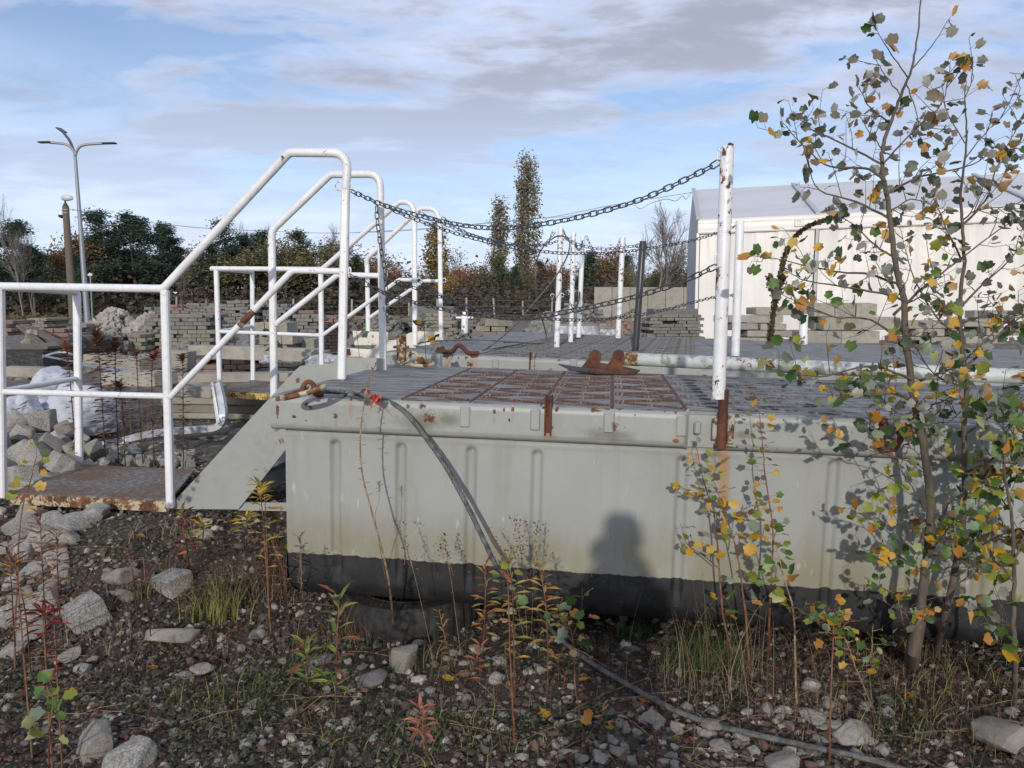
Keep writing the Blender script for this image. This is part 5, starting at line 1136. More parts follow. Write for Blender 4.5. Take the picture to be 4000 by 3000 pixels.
def pine_proto(h, seed):
    tips = []; mb = MB(); lean = rng.normal(0, .03, 2)
    tr = [np.array((lean[0] * z, lean[1] * z, z)) for z in np.linspace(0, h * .93, 8)]; mb.tube(tr, list(np.linspace(.16, .03, 8)), 7)
    Cs = []
    for k in range(34):
        z = h * rng.uniform(.25, .97); f = (z / h); L = h * .27 * (1.12 - f) ** .75 * rng.uniform(.55, 1.15); a = rng.uniform(0, 2 * PI)
        p0 = np.array((lean[0] * z, lean[1] * z, z)); dirv = np.array((math.cos(a), math.sin(a), .25)); p1_ = p0 + dirv * L
        mb.tube([p0, p0 + dirv * L * .5 + (0, 0, -.03 * L), p1_], [.05, .035, .015], 4, caps=False)
        for q in range(int(rng.integers(3, 6))):
            c = p0 + (p1_ - p0) * rng.uniform(.5, 1.1) + rng.normal(0, .16 * L, 3); n = 46
            Cs.append(c + rng.normal(0, 1, (n, 3)) * (.36, .36, .20) * h / 9)
    [Cs.append(np.array((lean[0] * h, lean[1] * h, h * q)) + rng.normal(0, 1, (110, 3)) * (.5 * (1.15 - q) + .16, .5 * (1.15 - q) + .16, .30)) for q in (.80, .86, .92, .97)]
    return mb.mesh('trunk', smooth=True), cloud_mesh('crown', np.vstack(Cs), .20 * h / 9, PINE, NEED)
def decid_proto(h, pal, dens, wide=.5, base=.25, size=.17, depth=4, spread=.55):
    tips = []; mb = MB(); branchy(mb, (0, 0, 0), (0, 0, 1), h * .34, .13 * h / 8, depth, tips, spread, .03, 4)
    T = np.array(tips); T[:, 2] = np.clip(T[:, 2], h * base, None)
    k = h / max(T[:, 2].max(), .1)
    Cs = T[rng.integers(0, len(T), dens)] + rng.normal(0, .055 * h, (dens, 3)) if dens else T[:1]
    return mb.mesh('trunk', smooth=True), (cloud_mesh('crown', Cs, size * h / 8, pal) if dens else None), T[:, 2].max()
def poplar_proto(h, w, pal, dens, bare=.3):
    mb = MB(); mb.tube([(0, 0, 0), (.05, 0, h * .5), (0, 0, h)], [.22, .12, .02], 7); Cs = []
    for k in range(90):
        z = h * rng.uniform(.1, .93); f = z / h; prof = w * (math.sin(PI * min(1, f * .85 + .12)) ** .6); a = rng.uniform(0, 2 * PI); L = rng.uniform(.1, .2) * h
        p0 = np.array((0, 0, z)); p1_ = p0 + (math.cos(a) * prof, math.sin(a) * prof, L)
        mb.tube([p0, (p0 + p1_) / 2 + (math.cos(a) * prof * .18, math.sin(a) * prof * .18, -.04 * L), p1_], [.045, .03, .012], 4, caps=False)
        n = int(dens / 90); t = rng.uniform(.35, 1.1, (n, 1)); Cs.append(p0 + (p1_ - p0) * t + rng.normal(0, .16 * w + .1, (n, 3)))
    return mb.mesh('trunk', smooth=True), cloud_mesh('crown', np.vstack(Cs), .22, pal)
AUT = [(.22, .115, .05), (.27, .15, .06), (.16, .09, .05), (.18, .14, .065)]  # far crown palettes from here on are lightened to carry haze
YEL = [(.34, .20, .03), (.28, .18, .04), (.22, .12, .03), (.38, .25, .05)]
GRN = [(.08, .10, .045), (.105, .12, .05), (.06, .08, .04), (.13, .13, .06)]
OLV = [(.16, .15, .065), (.125, .125, .055), (.19, .17, .07), (.20, .145, .07)]
RED = [(.24, .105, .06), (.19, .085, .055), (.28, .14, .07)]
protos = {'pine': [pine_proto(9, s) for s in range(3)]}
for nm, pal, dn, sp in (('autumn', AUT, 2600, .55), ('yellow', YEL, 2400, .5), ('green', GRN, 3200, .6), ('olive', OLV, 2600, .55), ('red', RED, 2600, .6)):
    protos[nm] = [decid_proto(8, pal, dn, spread=sp) for _ in range(2)]
protos['bare'] = [decid_proto(8, AUT, 0, depth=5, spread=.42) for _ in range(2)]
protos['sparse'] = [decid_proto(8, OLV, 420, depth=4, spread=.5)]
for m in protos['pine']: m[0].materials.append(M['farbark'])
for k in protos:
    if k != 'pine':
        for q in protos[k]: q[0].materials.append(M['palebark'] if k == 'bare' else M['farbark'])
def tree(kind, label, u, vtop, D, wid=1., group='trees of the wood behind the yard', idx=None):
    L_ = protos[kind]; pr = L_[int(rng.integers(0, len(L_))) if idx is None else idx % len(L_)]
    top = R(u, vtop, D); base = np.array((top[0], D, float(ground_z(top[0], D)))); h = top[2] - base[2]
    h0 = 9 if kind == 'pine' else pr[2]; s = h / h0
    rt = thing({'pine': 'pine_tree', 'bare': 'bare_tree'}.get(kind, 'autumn_tree' if kind not in ('green',) else 'green_tree'), label, 'tree', base, group, rot=(0, 0, rng.uniform(0, 6.28)))
    rt.scale = (s * wid, s * wid, s)
    inst('trunk', pr[0], rt)
    if pr[1]: inst('crown', pr[1], rt)
    return rt
def far_trees():
    T = [('pine', 'pine between the lamp and the first tall pine, slightly behind', 330, 925, 77, 1.1), ('pine', 'pine filling the gap between the two tall pines', 450, 895, 79, 1.15), ('pine', 'pine right behind the broad second pine', 575, 858, 80, 1.1), ('pine', 'pine at the foot of the long sloping rail', 660, 925, 79, 1.2), ('pine', 'low pine left of the pine above the rail', 800, 950, 77, 1.1), ('pine', 'pine just behind the pine above the rail', 925, 915, 80, 1.1), ('green', 'dark green tree beside the second rail', 1060, 950, 76, 1.2), ('green', 'broad green tree before the rounded pine', 1230, 960, 76, 1.2), ('pine', 'tall round topped pine directly right of the street lamp', 385, 828, 70, 1.05), ('pine', 'broad pine second to the right of the street lamp', 520, 832, 72, 1.1), ('pine', 'pine with a lower crown right of the two tall pines', 625, 870, 74, 1.05),
         ('pine', 'shorter pine at the right edge of the pine group', 700, 960, 76, 1.), ('pine', 'pine rising above the first hand rail', 875, 862, 74, .95), ('pine', 'dense pine at the left border of the picture', 20, 862, 66, 1.2),
         ('pine', 'dark bushy pine between left border and concrete pole', 120, 960, 64, 1.2), ('pine', 'rounded pine seen under the second rail', 1170, 905, 74, 1.1), ('pine', 'narrow dark pine behind the second rail', 1010, 905, 78, 1.),
         ('pine', 'small dark pine left of the third rail', 1385, 1000, 78, .9), ('pine', 'small dark pine right of the tall poplars', 2110, 1020, 90, .9), ('pine', 'dark low pine between the middle posts', 2300, 985, 84, 1.1),
         ('pine', 'dark spruce like pine left of the bare tree', 2450, 1000, 84, .8), ('pine', 'dark pine under the small poplar', 2010, 1040, 92, .8), ('pine', 'low pine filling the gap behind the lamp', 300, 1000, 62, 1.1),
         ('bare', 'slender bare tree at the left border', 60, 735, 62, .5), ('bare', 'second bare tree just right of the slender one', 100, 750, 63, .55), ('autumn', 'rusty brown oak left of the concrete pole', 225, 880, 68, .8), ('autumn', 'small rusty oak right of the concrete pole', 290, 915, 70, .7),
         ('bare', 'bare birch rising behind the first rail', 960, 850, 80, .8), ('bare', 'bare birch left of the second rail', 1040, 860, 82, .8), ('bare', 'thin leafless tree right of the second rail', 1300, 870, 76, .6), ('olive', 'olive tree filling the space before the thin leafless tree', 1100, 935, 72, 1.1),
         ('sparse', 'sparse olive birch left of the first sloping rail', 690, 985, 58, .7), ('autumn', 'brown tree before the wood by the third rail', 1440, 1010, 84, 1.), ('red', 'reddish round tree between the third and fourth rails', 1555, 1012, 86, 1.1), ('bare', 'small bare tree left of the third rail', 1445, 965, 92, .7),
         ('yellow', 'bright yellow low tree behind the fourth rail', 1740, 1060, 70, .9), ('sparse', 'half bare tree left of the leafy poplar', 1795, 975, 92, .7), ('red', 'reddish shrub like tree right of the fourth rail', 1790, 1040, 88, 1.1), ('green', 'dark rounded tree left of the poplar pair', 1900, 990, 96, .8),
         ('red', 'reddish tree behind the rusty footed post', 2195, 1020, 90, 1.), ('autumn', 'brown orange tree behind the middle posts', 2370, 970, 92, 1.1), ('olive', 'olive bush tree right of the middle posts', 2440, 1050, 80, 1.), ('olive', 'leafy low tree at the left edge of the hall', 2650, 1000, 62, .8),
         ('bare', 'tall spreading bare tree left of the hall', 2575, 745, 60, .95), ('bare', 'smaller bare tree left of the spreading one', 2470, 860, 66, .7), ('bare', 'bare tree right beside the hall gable', 2640, 790, 64, .7), ('olive', 'low olive tree under the bare trees', 2560, 1065, 70, .9), ('sparse', 'thin young tree before the wood behind the first rail', 1635, 1080, 76, .6)]
    for t_ in T: tree(*t_)
    hB = lambda v, D: R(0, v, D)[2] - float(ground_z(0, D))
    POPC = [(.20, .19, .12), (.23, .19, .10), (.15, .15, .10), (.26, .20, .10)]
    for (lab, u, v, D, w, dn) in (('tallest poplar, its crown thin at the top', 2062, 655, 105, 1.55, 5200), ('smaller poplar left of the tallest', 1952, 800, 105, 1.2, 3000), ('leafy yellowish poplar behind the fourth rail', 1705, 888, 95, 1.35, 3600), ('bare stemmed poplar twin leaning against the tallest', 2036, 690, 104, 1.0, 1300)):
        b = R(u, v, D); base = np.array((b[0], D, float(ground_z(0, D)))); tm, cm = poplar_proto(hB(v, D), w, POPC if w != 1.35 else YEL + OLV, dn); tm.materials.append(M['farbark'])
        rt = thing('poplar_tree', lab, 'tree', base, 'columnar poplars'); inst('trunk', tm, rt); inst('crown', cm, rt)
    # tree rows that close the wood behind them
    kinds = ['pine', 'autumn', 'olive', 'green', 'pine', 'red', 'olive']
    labs = {'pine': 'dark pine in the closed tree line', 'autumn': 'brown autumn tree in the closed tree line', 'olive': 'olive tree in the closed tree line', 'green': 'green tree in the closed tree line', 'red': 'reddish tree in the closed tree line'}
    for i, u in enumerate(np.linspace(-160, 2640, 74)):
        k = kinds[int(rng.integers(0, 7))]
        if u < 760: k = 'pine' if rng.random() < .7 else 'green'
        top = (1000 if u < 760 else 985 if u < 1350 else 1062) + rng.normal(0, 18)
        tree(k, labs[k], u + rng.normal(0, 15), top, (78 if u < 1300 else 98) + rng.uniform(-4, 8), 1.5, 'trees of the closed tree line')
far_trees()
# brushwood at the foot of the wood
n = 42000; X = rng.uniform(-68, 30, n); Yb = rng.uniform(64, 86, n); Zb = ground_z(X, Yb) + np.abs(rng.normal(0, 1, n)) * (.7 + .6 * np.sin(X * .5) ** 2)
m = cloud_mesh('brushwood', np.stack((X, Yb, Zb), -1), .34, [(.085, .065, .042), (.11, .075, .045), (.06, .055, .035), (.075, .055, .038), (.045, .058, .034)])
tag(inst('brushwood', m), 'brown tangled brushwood along the foot of the wood', 'brushwood', kind='stuff')
n = 16000; X = rng.uniform(-60, 26, n); Yb = rng.uniform(50, 66, n); Zb = ground_z(X, Yb) + np.abs(rng.normal(0, .16, n))
m = cloud_mesh('dry_grass', np.stack((X, Yb, Zb), -1), .16, [(.16, .12, .055), (.12, .085, .04), (.10, .09, .035)])
tag(inst('dry_grass', m), 'dry tan grass on the bank before the wood', 'grass', kind='stuff')

# ------------------------------------------------------------ stones
ROCKS = {}
def rk(kind, i):
    key = (kind, i % 7)
    if key not in ROCKS:
        if kind == 'sett': ROCKS[key] = rock_mesh(.5, 3, i % 7, .10, box=1, sq=(1, .92, .82), mat='granite')
        elif kind == 'rock': ROCKS[key] = rock_mesh(.60, 4, i % 7 + 20, .15, sq=(1, .85, .68), mat='limestone')
        elif kind == 'grock': ROCKS[key] = rock_mesh(.60, 4, i % 7 + 33, .15, sq=(1, .85, .75), mat='granite')
        elif kind == 'dark': ROCKS[key] = rock_mesh(.56, 4, i % 7 + 40, .2, sq=(1, .9, .7), mat='darkstone')
        elif kind == 'slab': ROCKS[key] = rock_mesh(.5, 3, (i % 7) * 2 + 1, .10, box=1, sq=(1.1, .8, .5), mat='limestone')
    return ROCKS[key]
NAMES = {'sett': ('granite_sett', 'sett'), 'rock': ('pale_stone', 'stone'), 'grock': ('granite_stone', 'stone'), 'dark': ('dark_stone', 'stone'), 'slab': ('concrete_chunk', 'stone')}
def stone(kind, label, u, v, wpx, i, group=None, sink=.25, lift=0., D=None, hs=1., tilt=.35):
    """(u, v) is the foot of the stone in the photograph, wpx its width there"""
    g = G(u, v) if D is None else R(u, v, D)
    w = wpx * g[1] / F; nm, cat = NAMES[kind]
    o = inst(nm, rk(kind, i)); o.location = (g[0], g[1] + w * .35, g[2] + w * (.5 - sink) * hs + lift); o.scale = (w, w, w * hs)
    o.rotation_euler = (rng.uniform(-tilt, tilt), rng.uniform(-tilt, tilt), rng.uniform(0, 6.28)); return tag(o, label, cat, group)
big = [('sett', 'upright pale granite sett in front of the tyre', 1570, 2632, 118, 1, 1.35), ('grock', 'big beige granite block at the bottom left', 345, 2965, 175, 0, .95), ('grock', 'cut off grey granite block at the lower edge beside the beige one', 480, 3035, 215, 3, .8),
  ('sett', 'squared granite block with a sunlit face left of the grass tuft', 305, 2455, 160, 2, .9), ('sett', 'lichen grey sett with a tilted top, right of the pair', 655, 2318, 130, 4, .8), ('rock', 'beige angular stone of the pair left of the tilted sett', 455, 2285, 140, 1, .7), ('grock', 'small grey stone under the beige angular stone', 462, 2358, 110, 2, .6),
  ('slab', 'flat pale concrete chunk on the gravel left of the grass', 652, 2535, 170, 3, .7), ('sett', 'rounded granite sett just below the landing edge', 358, 2035, 92, 5, .9), ('grock', 'wide granite block half under the landing', 250, 2085, 190, 5, .6), ('grock', 'grey granite stone beneath the rusty landing edge', 215, 2150, 200, 1, .5), ('sett', 'pale split stone behind the brown goldenrods', 90, 2420, 200, 6, .6),
  ('rock', 'cream stone near the left edge under the red goldenrod', 80, 2510, 150, 5, .55), ('dark', 'round dark stone left of the upright sett', 1450, 2700, 135, 2, .7), ('dark', 'low dark stone behind the pale green weed', 1240, 2610, 120, 4, .5),
  ('rock', 'round pale pebble stone right of the weeds', 1942, 2672, 72, 2, .8), ('rock', 'pale lump just above the round pebble stone', 1950, 2600, 64, 4, .7), ('rock', 'pale stone right of the pebble stone', 2112, 2635, 66, 3, .7), ('rock', 'broad whitish stone lying below the wire rope', 3345, 2912, 140, 6, .75), ('slab', 'big tilted grey stone at the lower right border', 3925, 2945, 190, 2, .95),
  ('rock', 'white chip stone beside the rope', 2560, 2830, 98, 0, .6), ('rock', 'grey white stone right below the dry grass', 2790, 2868, 96, 4, .75), ('rock', 'angular pale stone left of the thin sapling', 3068, 2800, 72, 1, .9), ('rock', 'slanted long pale stone by the thin sapling', 3175, 2830, 110, 5, .5), ('rock', 'tall grey stone behind the small saplings', 3170, 2710, 80, 2, 1.),
  ('rock', 'white broken stone at the bottom centre right', 2820, 2945, 80, 6, .7), ('rock', 'big bumpy stone at the bottom border near the rope', 3080, 3030, 150, 3, .6), ('rock', 'pale half buried stone under the brown leaf weed', 780, 2640, 100, 6, .6), ('rock', 'small pale stone right of the flat concrete chunk', 1000, 2500, 62, 4, .9),
  ('rock', 'greyish stone at the left of the small poplar shoot', 250, 2590, 90, 3, .6), ('rock', 'light stone left below the granite block', 180, 2665, 70, 5, .8), ('grock', 'grey stone at the left border by the red stems', 40, 2575, 110, 6, .7), ('grock', 'speckled stone close under the pale pebbles', 310, 2640, 85, 0, .6), ('rock', 'pale stone at the lower border below the wire rope', 2420, 2960, 80, 5, .6),
  ('rock', 'pale stone near the bottom between weeds and rope', 2350, 2985, 90, 1, .6), ('rock', 'flat pale stone by the wire rope end', 3270, 2860, 90, 2, .6), ('rock', 'pale oblong stone behind the granite pair', 800, 2105, 80, 2, .5), ('rock', 'reddish beige stone right of the tilted sett', 720, 2660, 70, 0, .6)]
for k, l, u, v, w, i, hs in big: stone(k, l, u, v, w, i, hs=hs)
# loose heap of large granite setts left, behind the landing
hp = [(60, 1745, 130), (150, 1700, 150), (235, 1700, 80), (60, 1820, 150), (175, 1790, 120), (255, 1790, 110), (120, 1850, 160), (225, 1860, 130), (300, 1800, 80), (70, 1905, 130), (180, 1925, 150), (265, 1880, 110), (20, 1870, 110), (330, 1860, 80), (95, 1960, 140), (20, 1960, 110), (360, 1790, 90), (395, 1830, 70), (345, 1900, 60), (30, 1690, 110), (230, 1760, 90), (310, 1745, 70), (-30, 1780, 130), (-40, 1880, 130), (200, 1960, 90)]
ORD = ['first', 'second', 'third', 'fourth', 'fifth', 'sixth', 'seventh', 'eighth', 'ninth', 'tenth', 'eleventh', 'twelfth']
def placed(L, bands, what):
    out = {}
    for bi, (lo, hi, nm) in enumerate(bands):
        for k, q in enumerate(sorted([q for q in L if lo <= q[1] < hi], key=lambda q: q[0])): out[(q[0], q[1])] = what + ', ' + nm + ' row, ' + ORD[k] + ' from the left'
    return out
hl = placed(hp, ((0, 1755, 'top'), (1755, 1835, 'upper'), (1835, 1890, 'lower'), (1890, 9999, 'bottom')), 'granite sett piled behind the landing')
for i, (u, v, w) in enumerate(hp):
    stone('sett' if i % 5 else 'grock', hl[(u, v)], u, v, w * .76, i, 'large setts piled behind the landing', D=4.95 + .6 * (1850 - v) / 150 + rng.normal(0, .05), sink=0.1, tilt=.8)
sp2 = [(rng.uniform(330, 745), rng.uniform(1765, 1830)) for _ in range(70)]
for i, (u, v) in enumerate(sorted(sp2, key=lambda q: q[1])):
    v2 = v + (u > 600) * 6; stone('sett' if i % 2 else 'grock', 'small granite sett in the low row beyond the landing', u, v2, rng.uniform(32, 50), i, 'small setts in a row beyond the landing', sink=.15, tilt=.8)
bk = ((110, 2020, 120), (180, 2040, 130), (60, 2080, 160), (300, 2030, 110), (160, 2120, 150), (70, 2170, 140), (200, 2190, 120), (110, 2250, 150), (40, 2290, 130), (230, 2240, 110), (20, 2150, 120), (180, 2300, 120), (60, 2350, 130), (20, 2440, 150))
bl_ = placed(bk, ((0, 2090, 'top'), (2090, 2200, 'upper'), (2200, 2295, 'lower'), (2295, 9999, 'bottom')), 'granite stone below the landing')
for i, (u, v, w) in enumerate(bk):
    stone('grock' if i % 2 else 'sett', bl_[(u, v)], u, v + 20, w * .7, i, 'granite stones in the bank below the landing', tilt=.6)
rg2 = np.random.default_rng(5)
for i in range(230):     # fist sized rubble over the gravel
    u, v = rg2.uniform(0, 4000), 1990 + 1000 * rg2.random() ** .7
    if 1080 < u and v < 2470 + (u - 1100) * .02: continue
    if u > 2200 and v < 2680: continue
    w = rg2.uniform(16, 42) * (v / 2500) ** 2
    stone(('rock', 'rock', 'rock', 'dark', 'grock')[i % 5], ('pale rubble stone lying loose on the gravel', 'dark rubble stone lying loose on the gravel', 'grey rubble stone lying loose on the gravel')[{3: 1, 4: 2}.get(i % 5, 0)], u, v, w, i, 'loose rubble stones on the gravel', sink=.3, hs=.8)
for i in range(90):
    u, v = rg2.uniform(2150, 3500), rg2.uniform(2760, 3010); stone(('rock', 'rock', 'grock')[i % 3], 'whitish broken stone in the scatter beside the wire rope', u, v, rg2.uniform(18, 40) * rg2.uniform(.8, 1.8), i, 'whitish stones scattered by the wire rope', sink=.3, hs=.85, tilt=.6)
# gravel
ico_v = None
import bmesh as _b
bmi = _b.new(); _b.ops.create_icosphere(bmi, subdivisions=1, radius=1); bmi.verts.ensure_lookup_table()
iv = np.array([v.co[:] for v in bmi.verts]); iff = np.array([[v.index for v in f.verts] for f in bmi.faces]); bmi.free()
def front_y(x): return O1[1] - math.tan(rad(7.4)) * (x - O1[0])
def gravel(n, rmin, rmax, pal, seed, name, label, ylim=(1.55, 5.6), xl=(-3.9, 3.6), up=.25):
    r_ = np.random.default_rng(seed); X = r_.uniform(xl[0], xl[1], n * 3); Y = ylim[0] + (ylim[1] - ylim[0]) * r_.random(n * 3) ** 1.15
    ok = (np.abs(X) < Y * .72 + .15) & ~((X > O1[0] + .12) & (Y > front_y(X) + .45)); X, Y = X[ok][:n], Y[ok][:n]; n = len(X)
    clus = np.array([mnoise.noise(Vector((x * 1.1, y * 1.1, seed))) for x, y in zip(X, Y)]); keep = clus > -.12 + r_.uniform(-.3, .25, n); X, Y = X[keep], Y[keep]; n = len(X)
    rr_ = rmin + (rmax - rmin) * r_.random(n) ** 2.4
    S = rr_[:, None] * r_.uniform(.6, 1.3, (n, 3)) * (1, 1, .75); a = r_.uniform(0, 6.28, n); ca, sa = np.cos(a), np.sin(a)
    V = iv[None] * (1 + .22 * r_.normal(0, 1, (n, 12, 1)).clip(-1.5, 1.5)) * S[:, None]
    V = np.stack((V[..., 0] * ca[:, None] - V[..., 1] * sa[:, None], V[..., 0] * sa[:, None] + V[..., 1] * ca[:, None], V[..., 2]), -1)
    V += np.stack((X, Y, ground_z(X, Y) + rr_ * up), -1)[:, None]
    pal = np.array(pal); col = pal[r_.integers(0, len(pal), n)] * r_.uniform(.75, 1.2, (n, 1)); cols = np.ones((n, 12, 4)); cols[..., :3] = col[:, None]
    Fq = (iff[None] + (np.arange(n) * 12)[:, None, None]).reshape(-1, 3)
    m = raw_mesh(name, V.reshape(-1, 3), Fq, cols.reshape(-1, 4)); m.materials.append(M['gravel']); tag(inst(name, m), label, 'gravel', kind='stuff')
t = NT('gravel_stone'); cg = t.mix(t.ramp(t.noise(120, 5, .7), .4, .7, 0, .45), t.attr('Col'), (.09, .08, .07)); M['gravel'] = t.col(cg, .85, t.noise(300, 4, .6), .4, .002)
GP = [(.085, .07, .058), (.12, .10, .08), (.055, .046, .038), (.20, .175, .14), (.32, .29, .245), (.075, .055, .042), (.15, .08, .055), (.045, .037, .032), (.10, .085, .07), (.06, .048, .038)]
gravel(42000, .0035, .016, GP, 3, 'gravel', 'mixed grey and beige gravel covering the ground')
gravel(3200, .010, .028, GP + [(.42, .40, .35), (.34, .31, .27), (.38, .35, .30), (.16, .155, .15)], 4, 'coarse_gravel', 'coarse pebbles spread over the fine gravel')
gravel(9000, .004, .02, GP + [(.35, .33, .3)], 6, 'yard_gravel', 'grey gravel of the yard behind the landing', (4.2, 9.5), (-6, -.2))
# litter: fallen brown leaves and twigs, small green ground plants, moss
LT = np.array([(0, 0, 0), (.35, -.32, .06), (.8, -.2, .02), (1., 0, .1), (.8, .2, .12), (.35, .32, .08)])
def scatter(n, xr, yr, seed, thr=None, sc=1.2):
    r_ = np.random.default_rng(seed); X = r_.uniform(*xr, n); Y = r_.uniform(*yr, n); ok = (np.abs(X) < Y * .72 + .1) & ~((X > O1[0] + .05) & (Y > front_y(X) + .12)); X, Y = X[ok], Y[ok]
    if thr is not None:
        c = np.array([mnoise.noise(Vector((x * sc, y * sc, seed * 3.1))) for x, y in zip(X, Y)]); X, Y = X[c > thr], Y[c > thr]
    return np.stack((X, Y, ground_z(X, Y) + .008), -1)
P_ = scatter(17000, (-3.4, 3.4), (1.6, 5.2), 11, -.15)
m = cloud_mesh('leaf_litter', P_ + rng.normal(0, 1, P_.shape) * (0, 0, .003), .030, [(.10, .055, .03), (.14, .08, .045), (.075, .05, .035), (.16, .12, .08), (.05, .035, .028), (.12, .045, .03)], LT, 'leaf', up=.12)
tag(inst('leaf_litter', m), 'brown leaf litter lying between the stones', 'leaf litter', kind='stuff')
P_ = scatter(46000, (-3, 3), (1.6, 4.2), 12, .17, 2.6); P_[:, 2] += np.random.default_rng(1).uniform(0, .03, len(P_))
m = cloud_mesh('ground_plants', P_, .016, [(.045, .065, .025), (.065, .085, .035), (.04, .05, .028), (.10, .11, .07)], LT, 'leaf', up=.4)
tag(inst('ground_plants', m), 'low green clover and seedlings in patches on the gravel', 'ground plants', kind='stuff')
P_ = scatter(60000, (-3, 3), (1.6, 3.6), 13, .30, 2.4)
m = cloud_mesh('moss', P_ + rng.normal(0, 1, P_.shape) * (.004, .004, .004), .008, [(.05, .06, .015), (.035, .045, .012), (.07, .075, .02)], QT, 'leaf', up=.9)
tag(inst('moss', m), 'dark olive moss cushions on the gravel', 'moss', kind='stuff')
# dry twigs and straws
mb = MB(); r_ = np.random.default_rng(21)
for k in range(520):
    x, y = r_.uniform(-2.6, 2.6), r_.uniform(1.7, 3.8)
    if abs(x) > y * .7 or (x > O1[0] and y > front_y(x) - .02): continue
    a = r_.uniform(0, 6.28); L = r_.uniform(.05, .34); z = float(ground_z(x, y)) + .01; p = np.array((x, y, z)); d = np.array((math.cos(a), math.sin(a), r_.uniform(0, .25)))
    mb.tube([p, p + d * L * .5 + (0, 0, .01), p + d * L], [.0012, .001, .0006], 4, caps=False)
tag(mb.build('dry_straws', M['drystem'], smooth=True), 'pale dry straws and twigs strewn over the gravel', 'straw', kind='stuff')

# ------------------------------------------------------------ tyre under the hull
tc0 = R(1560, 2478, 3.24); tyc = np.array((tc0[0], 3.62, float(ground_z(tc0[0], 3.4)) + .05)); rt = thing('tyre', 'old black tyre lying flat under the left end of the near pontoon', 'tyre', tyc)
P = []; prof = [(-.0, -.10), (.03, -.105), (.09, -.10), (.115, -.07), (.12, 0), (.115, .07), (.09, .10), (.03, .105), (.0, .10), (-.02, .07), (-.02, -.07), (0, -.10)]
for k, a in enumerate(np.linspace(0, 2 * PI, 97)):
    P.append([((.22 + p[0] - (.007 if (k % 3 == 0 and p[0] > .1) else 0)) * math.cos(a), (.22 + p[0] - (.007 if (k % 3 == 0 and p[0] > .1) else 0)) * math.sin(a), p[1]) for p in prof])
m = grid_mesh('tread', np.array(P), smooth=False); m.materials.append(M['rubber']); inst('tread', m, rt)
MB().tube(ring_pts((0, 0, .1), .235, (0, 0, 1), 40), .008, 6, closed=True).build('bead', M['rubber'], rt, local=True, smooth=True)
# timber under the hull at the back keeps it up
for k, xx in enumerate((.4, 2.4)):
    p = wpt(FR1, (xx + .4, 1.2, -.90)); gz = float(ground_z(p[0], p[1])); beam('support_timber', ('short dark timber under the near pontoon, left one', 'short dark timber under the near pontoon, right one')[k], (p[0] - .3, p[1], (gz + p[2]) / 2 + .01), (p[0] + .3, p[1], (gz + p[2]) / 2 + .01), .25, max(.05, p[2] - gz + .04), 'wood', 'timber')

# ------------------------------------------------------------ leaves and shoots
def poplar_leaf(seed, lob=.12):
    r_ = np.random.default_rng(seed); n = 15; mb = MB(); V = [(0, 0, 0)]
    cup = r_.uniform(-.5, .5); fold = r_.uniform(.1, .5); bend = r_.uniform(-.3, .3)
    for k in range(n):
        a = -PI + 2 * PI * k / n; r = .5 * (1 + lob * math.cos(5 * a) + (.09 if k % 2 else -.07)) * (1.06 - .10 * abs(a) / PI); x = .46 + r * math.cos(a); y = r * .92 * math.sin(a); V.append((x, y, 0))
    V.append((.5, 0, 0)); V = np.array(V, float)
    V[:, 2] = fold * np.abs(V[:, 1]) + cup * (V[:, 0] - .5) ** 2 + bend * V[:, 0] * .4 + .04 * np.sin(V[:, 1] * 9 + seed)
    V[0] = (-.0, 0, 0); c = len(V) - 1
    f = [(c, 1 + k, 1 + (k + 1) % n) for k in range(n)]
    m = bpy.data.meshes.new('leaf'); m.from_pydata((V[1:] if False else V).tolist(), [], f + [(0, 1, n)] if False else f); m.polygons.foreach_set('use_smooth', [True] * len(m.polygons)); return m
LB = [poplar_leaf(s, .17 if s % 2 else .09) for s in range(6)]
LEAFM = {k: [] for k in LM}
for k in LM:
    for b_ in LB:
        q = b_.copy(); q.name = 'leaf'; q.materials.append(LM[k]); LEAFM[k].append(q)
def put_leaf(parent, o0, p, d, size, key, i, name='leaf'):
    d = Vector(d).normalized(); nrm_ = Vector(rng.normal(0, 1, 3) + np.array((0, -.35, .5))).normalized(); y = nrm_.cross(d)
    if y.length < .1: y = d.orthogonal()
    y.normalize(); z = d.cross(y); Mx = Matrix((d, y, z)).transposed().to_4x4(); Mx = Matrix.Translation(Vector(p - o0)) @ Mx @ Matrix.Scale(size, 4)
    return inst(name, LEAFM[key][i % 6], parent, Mx)
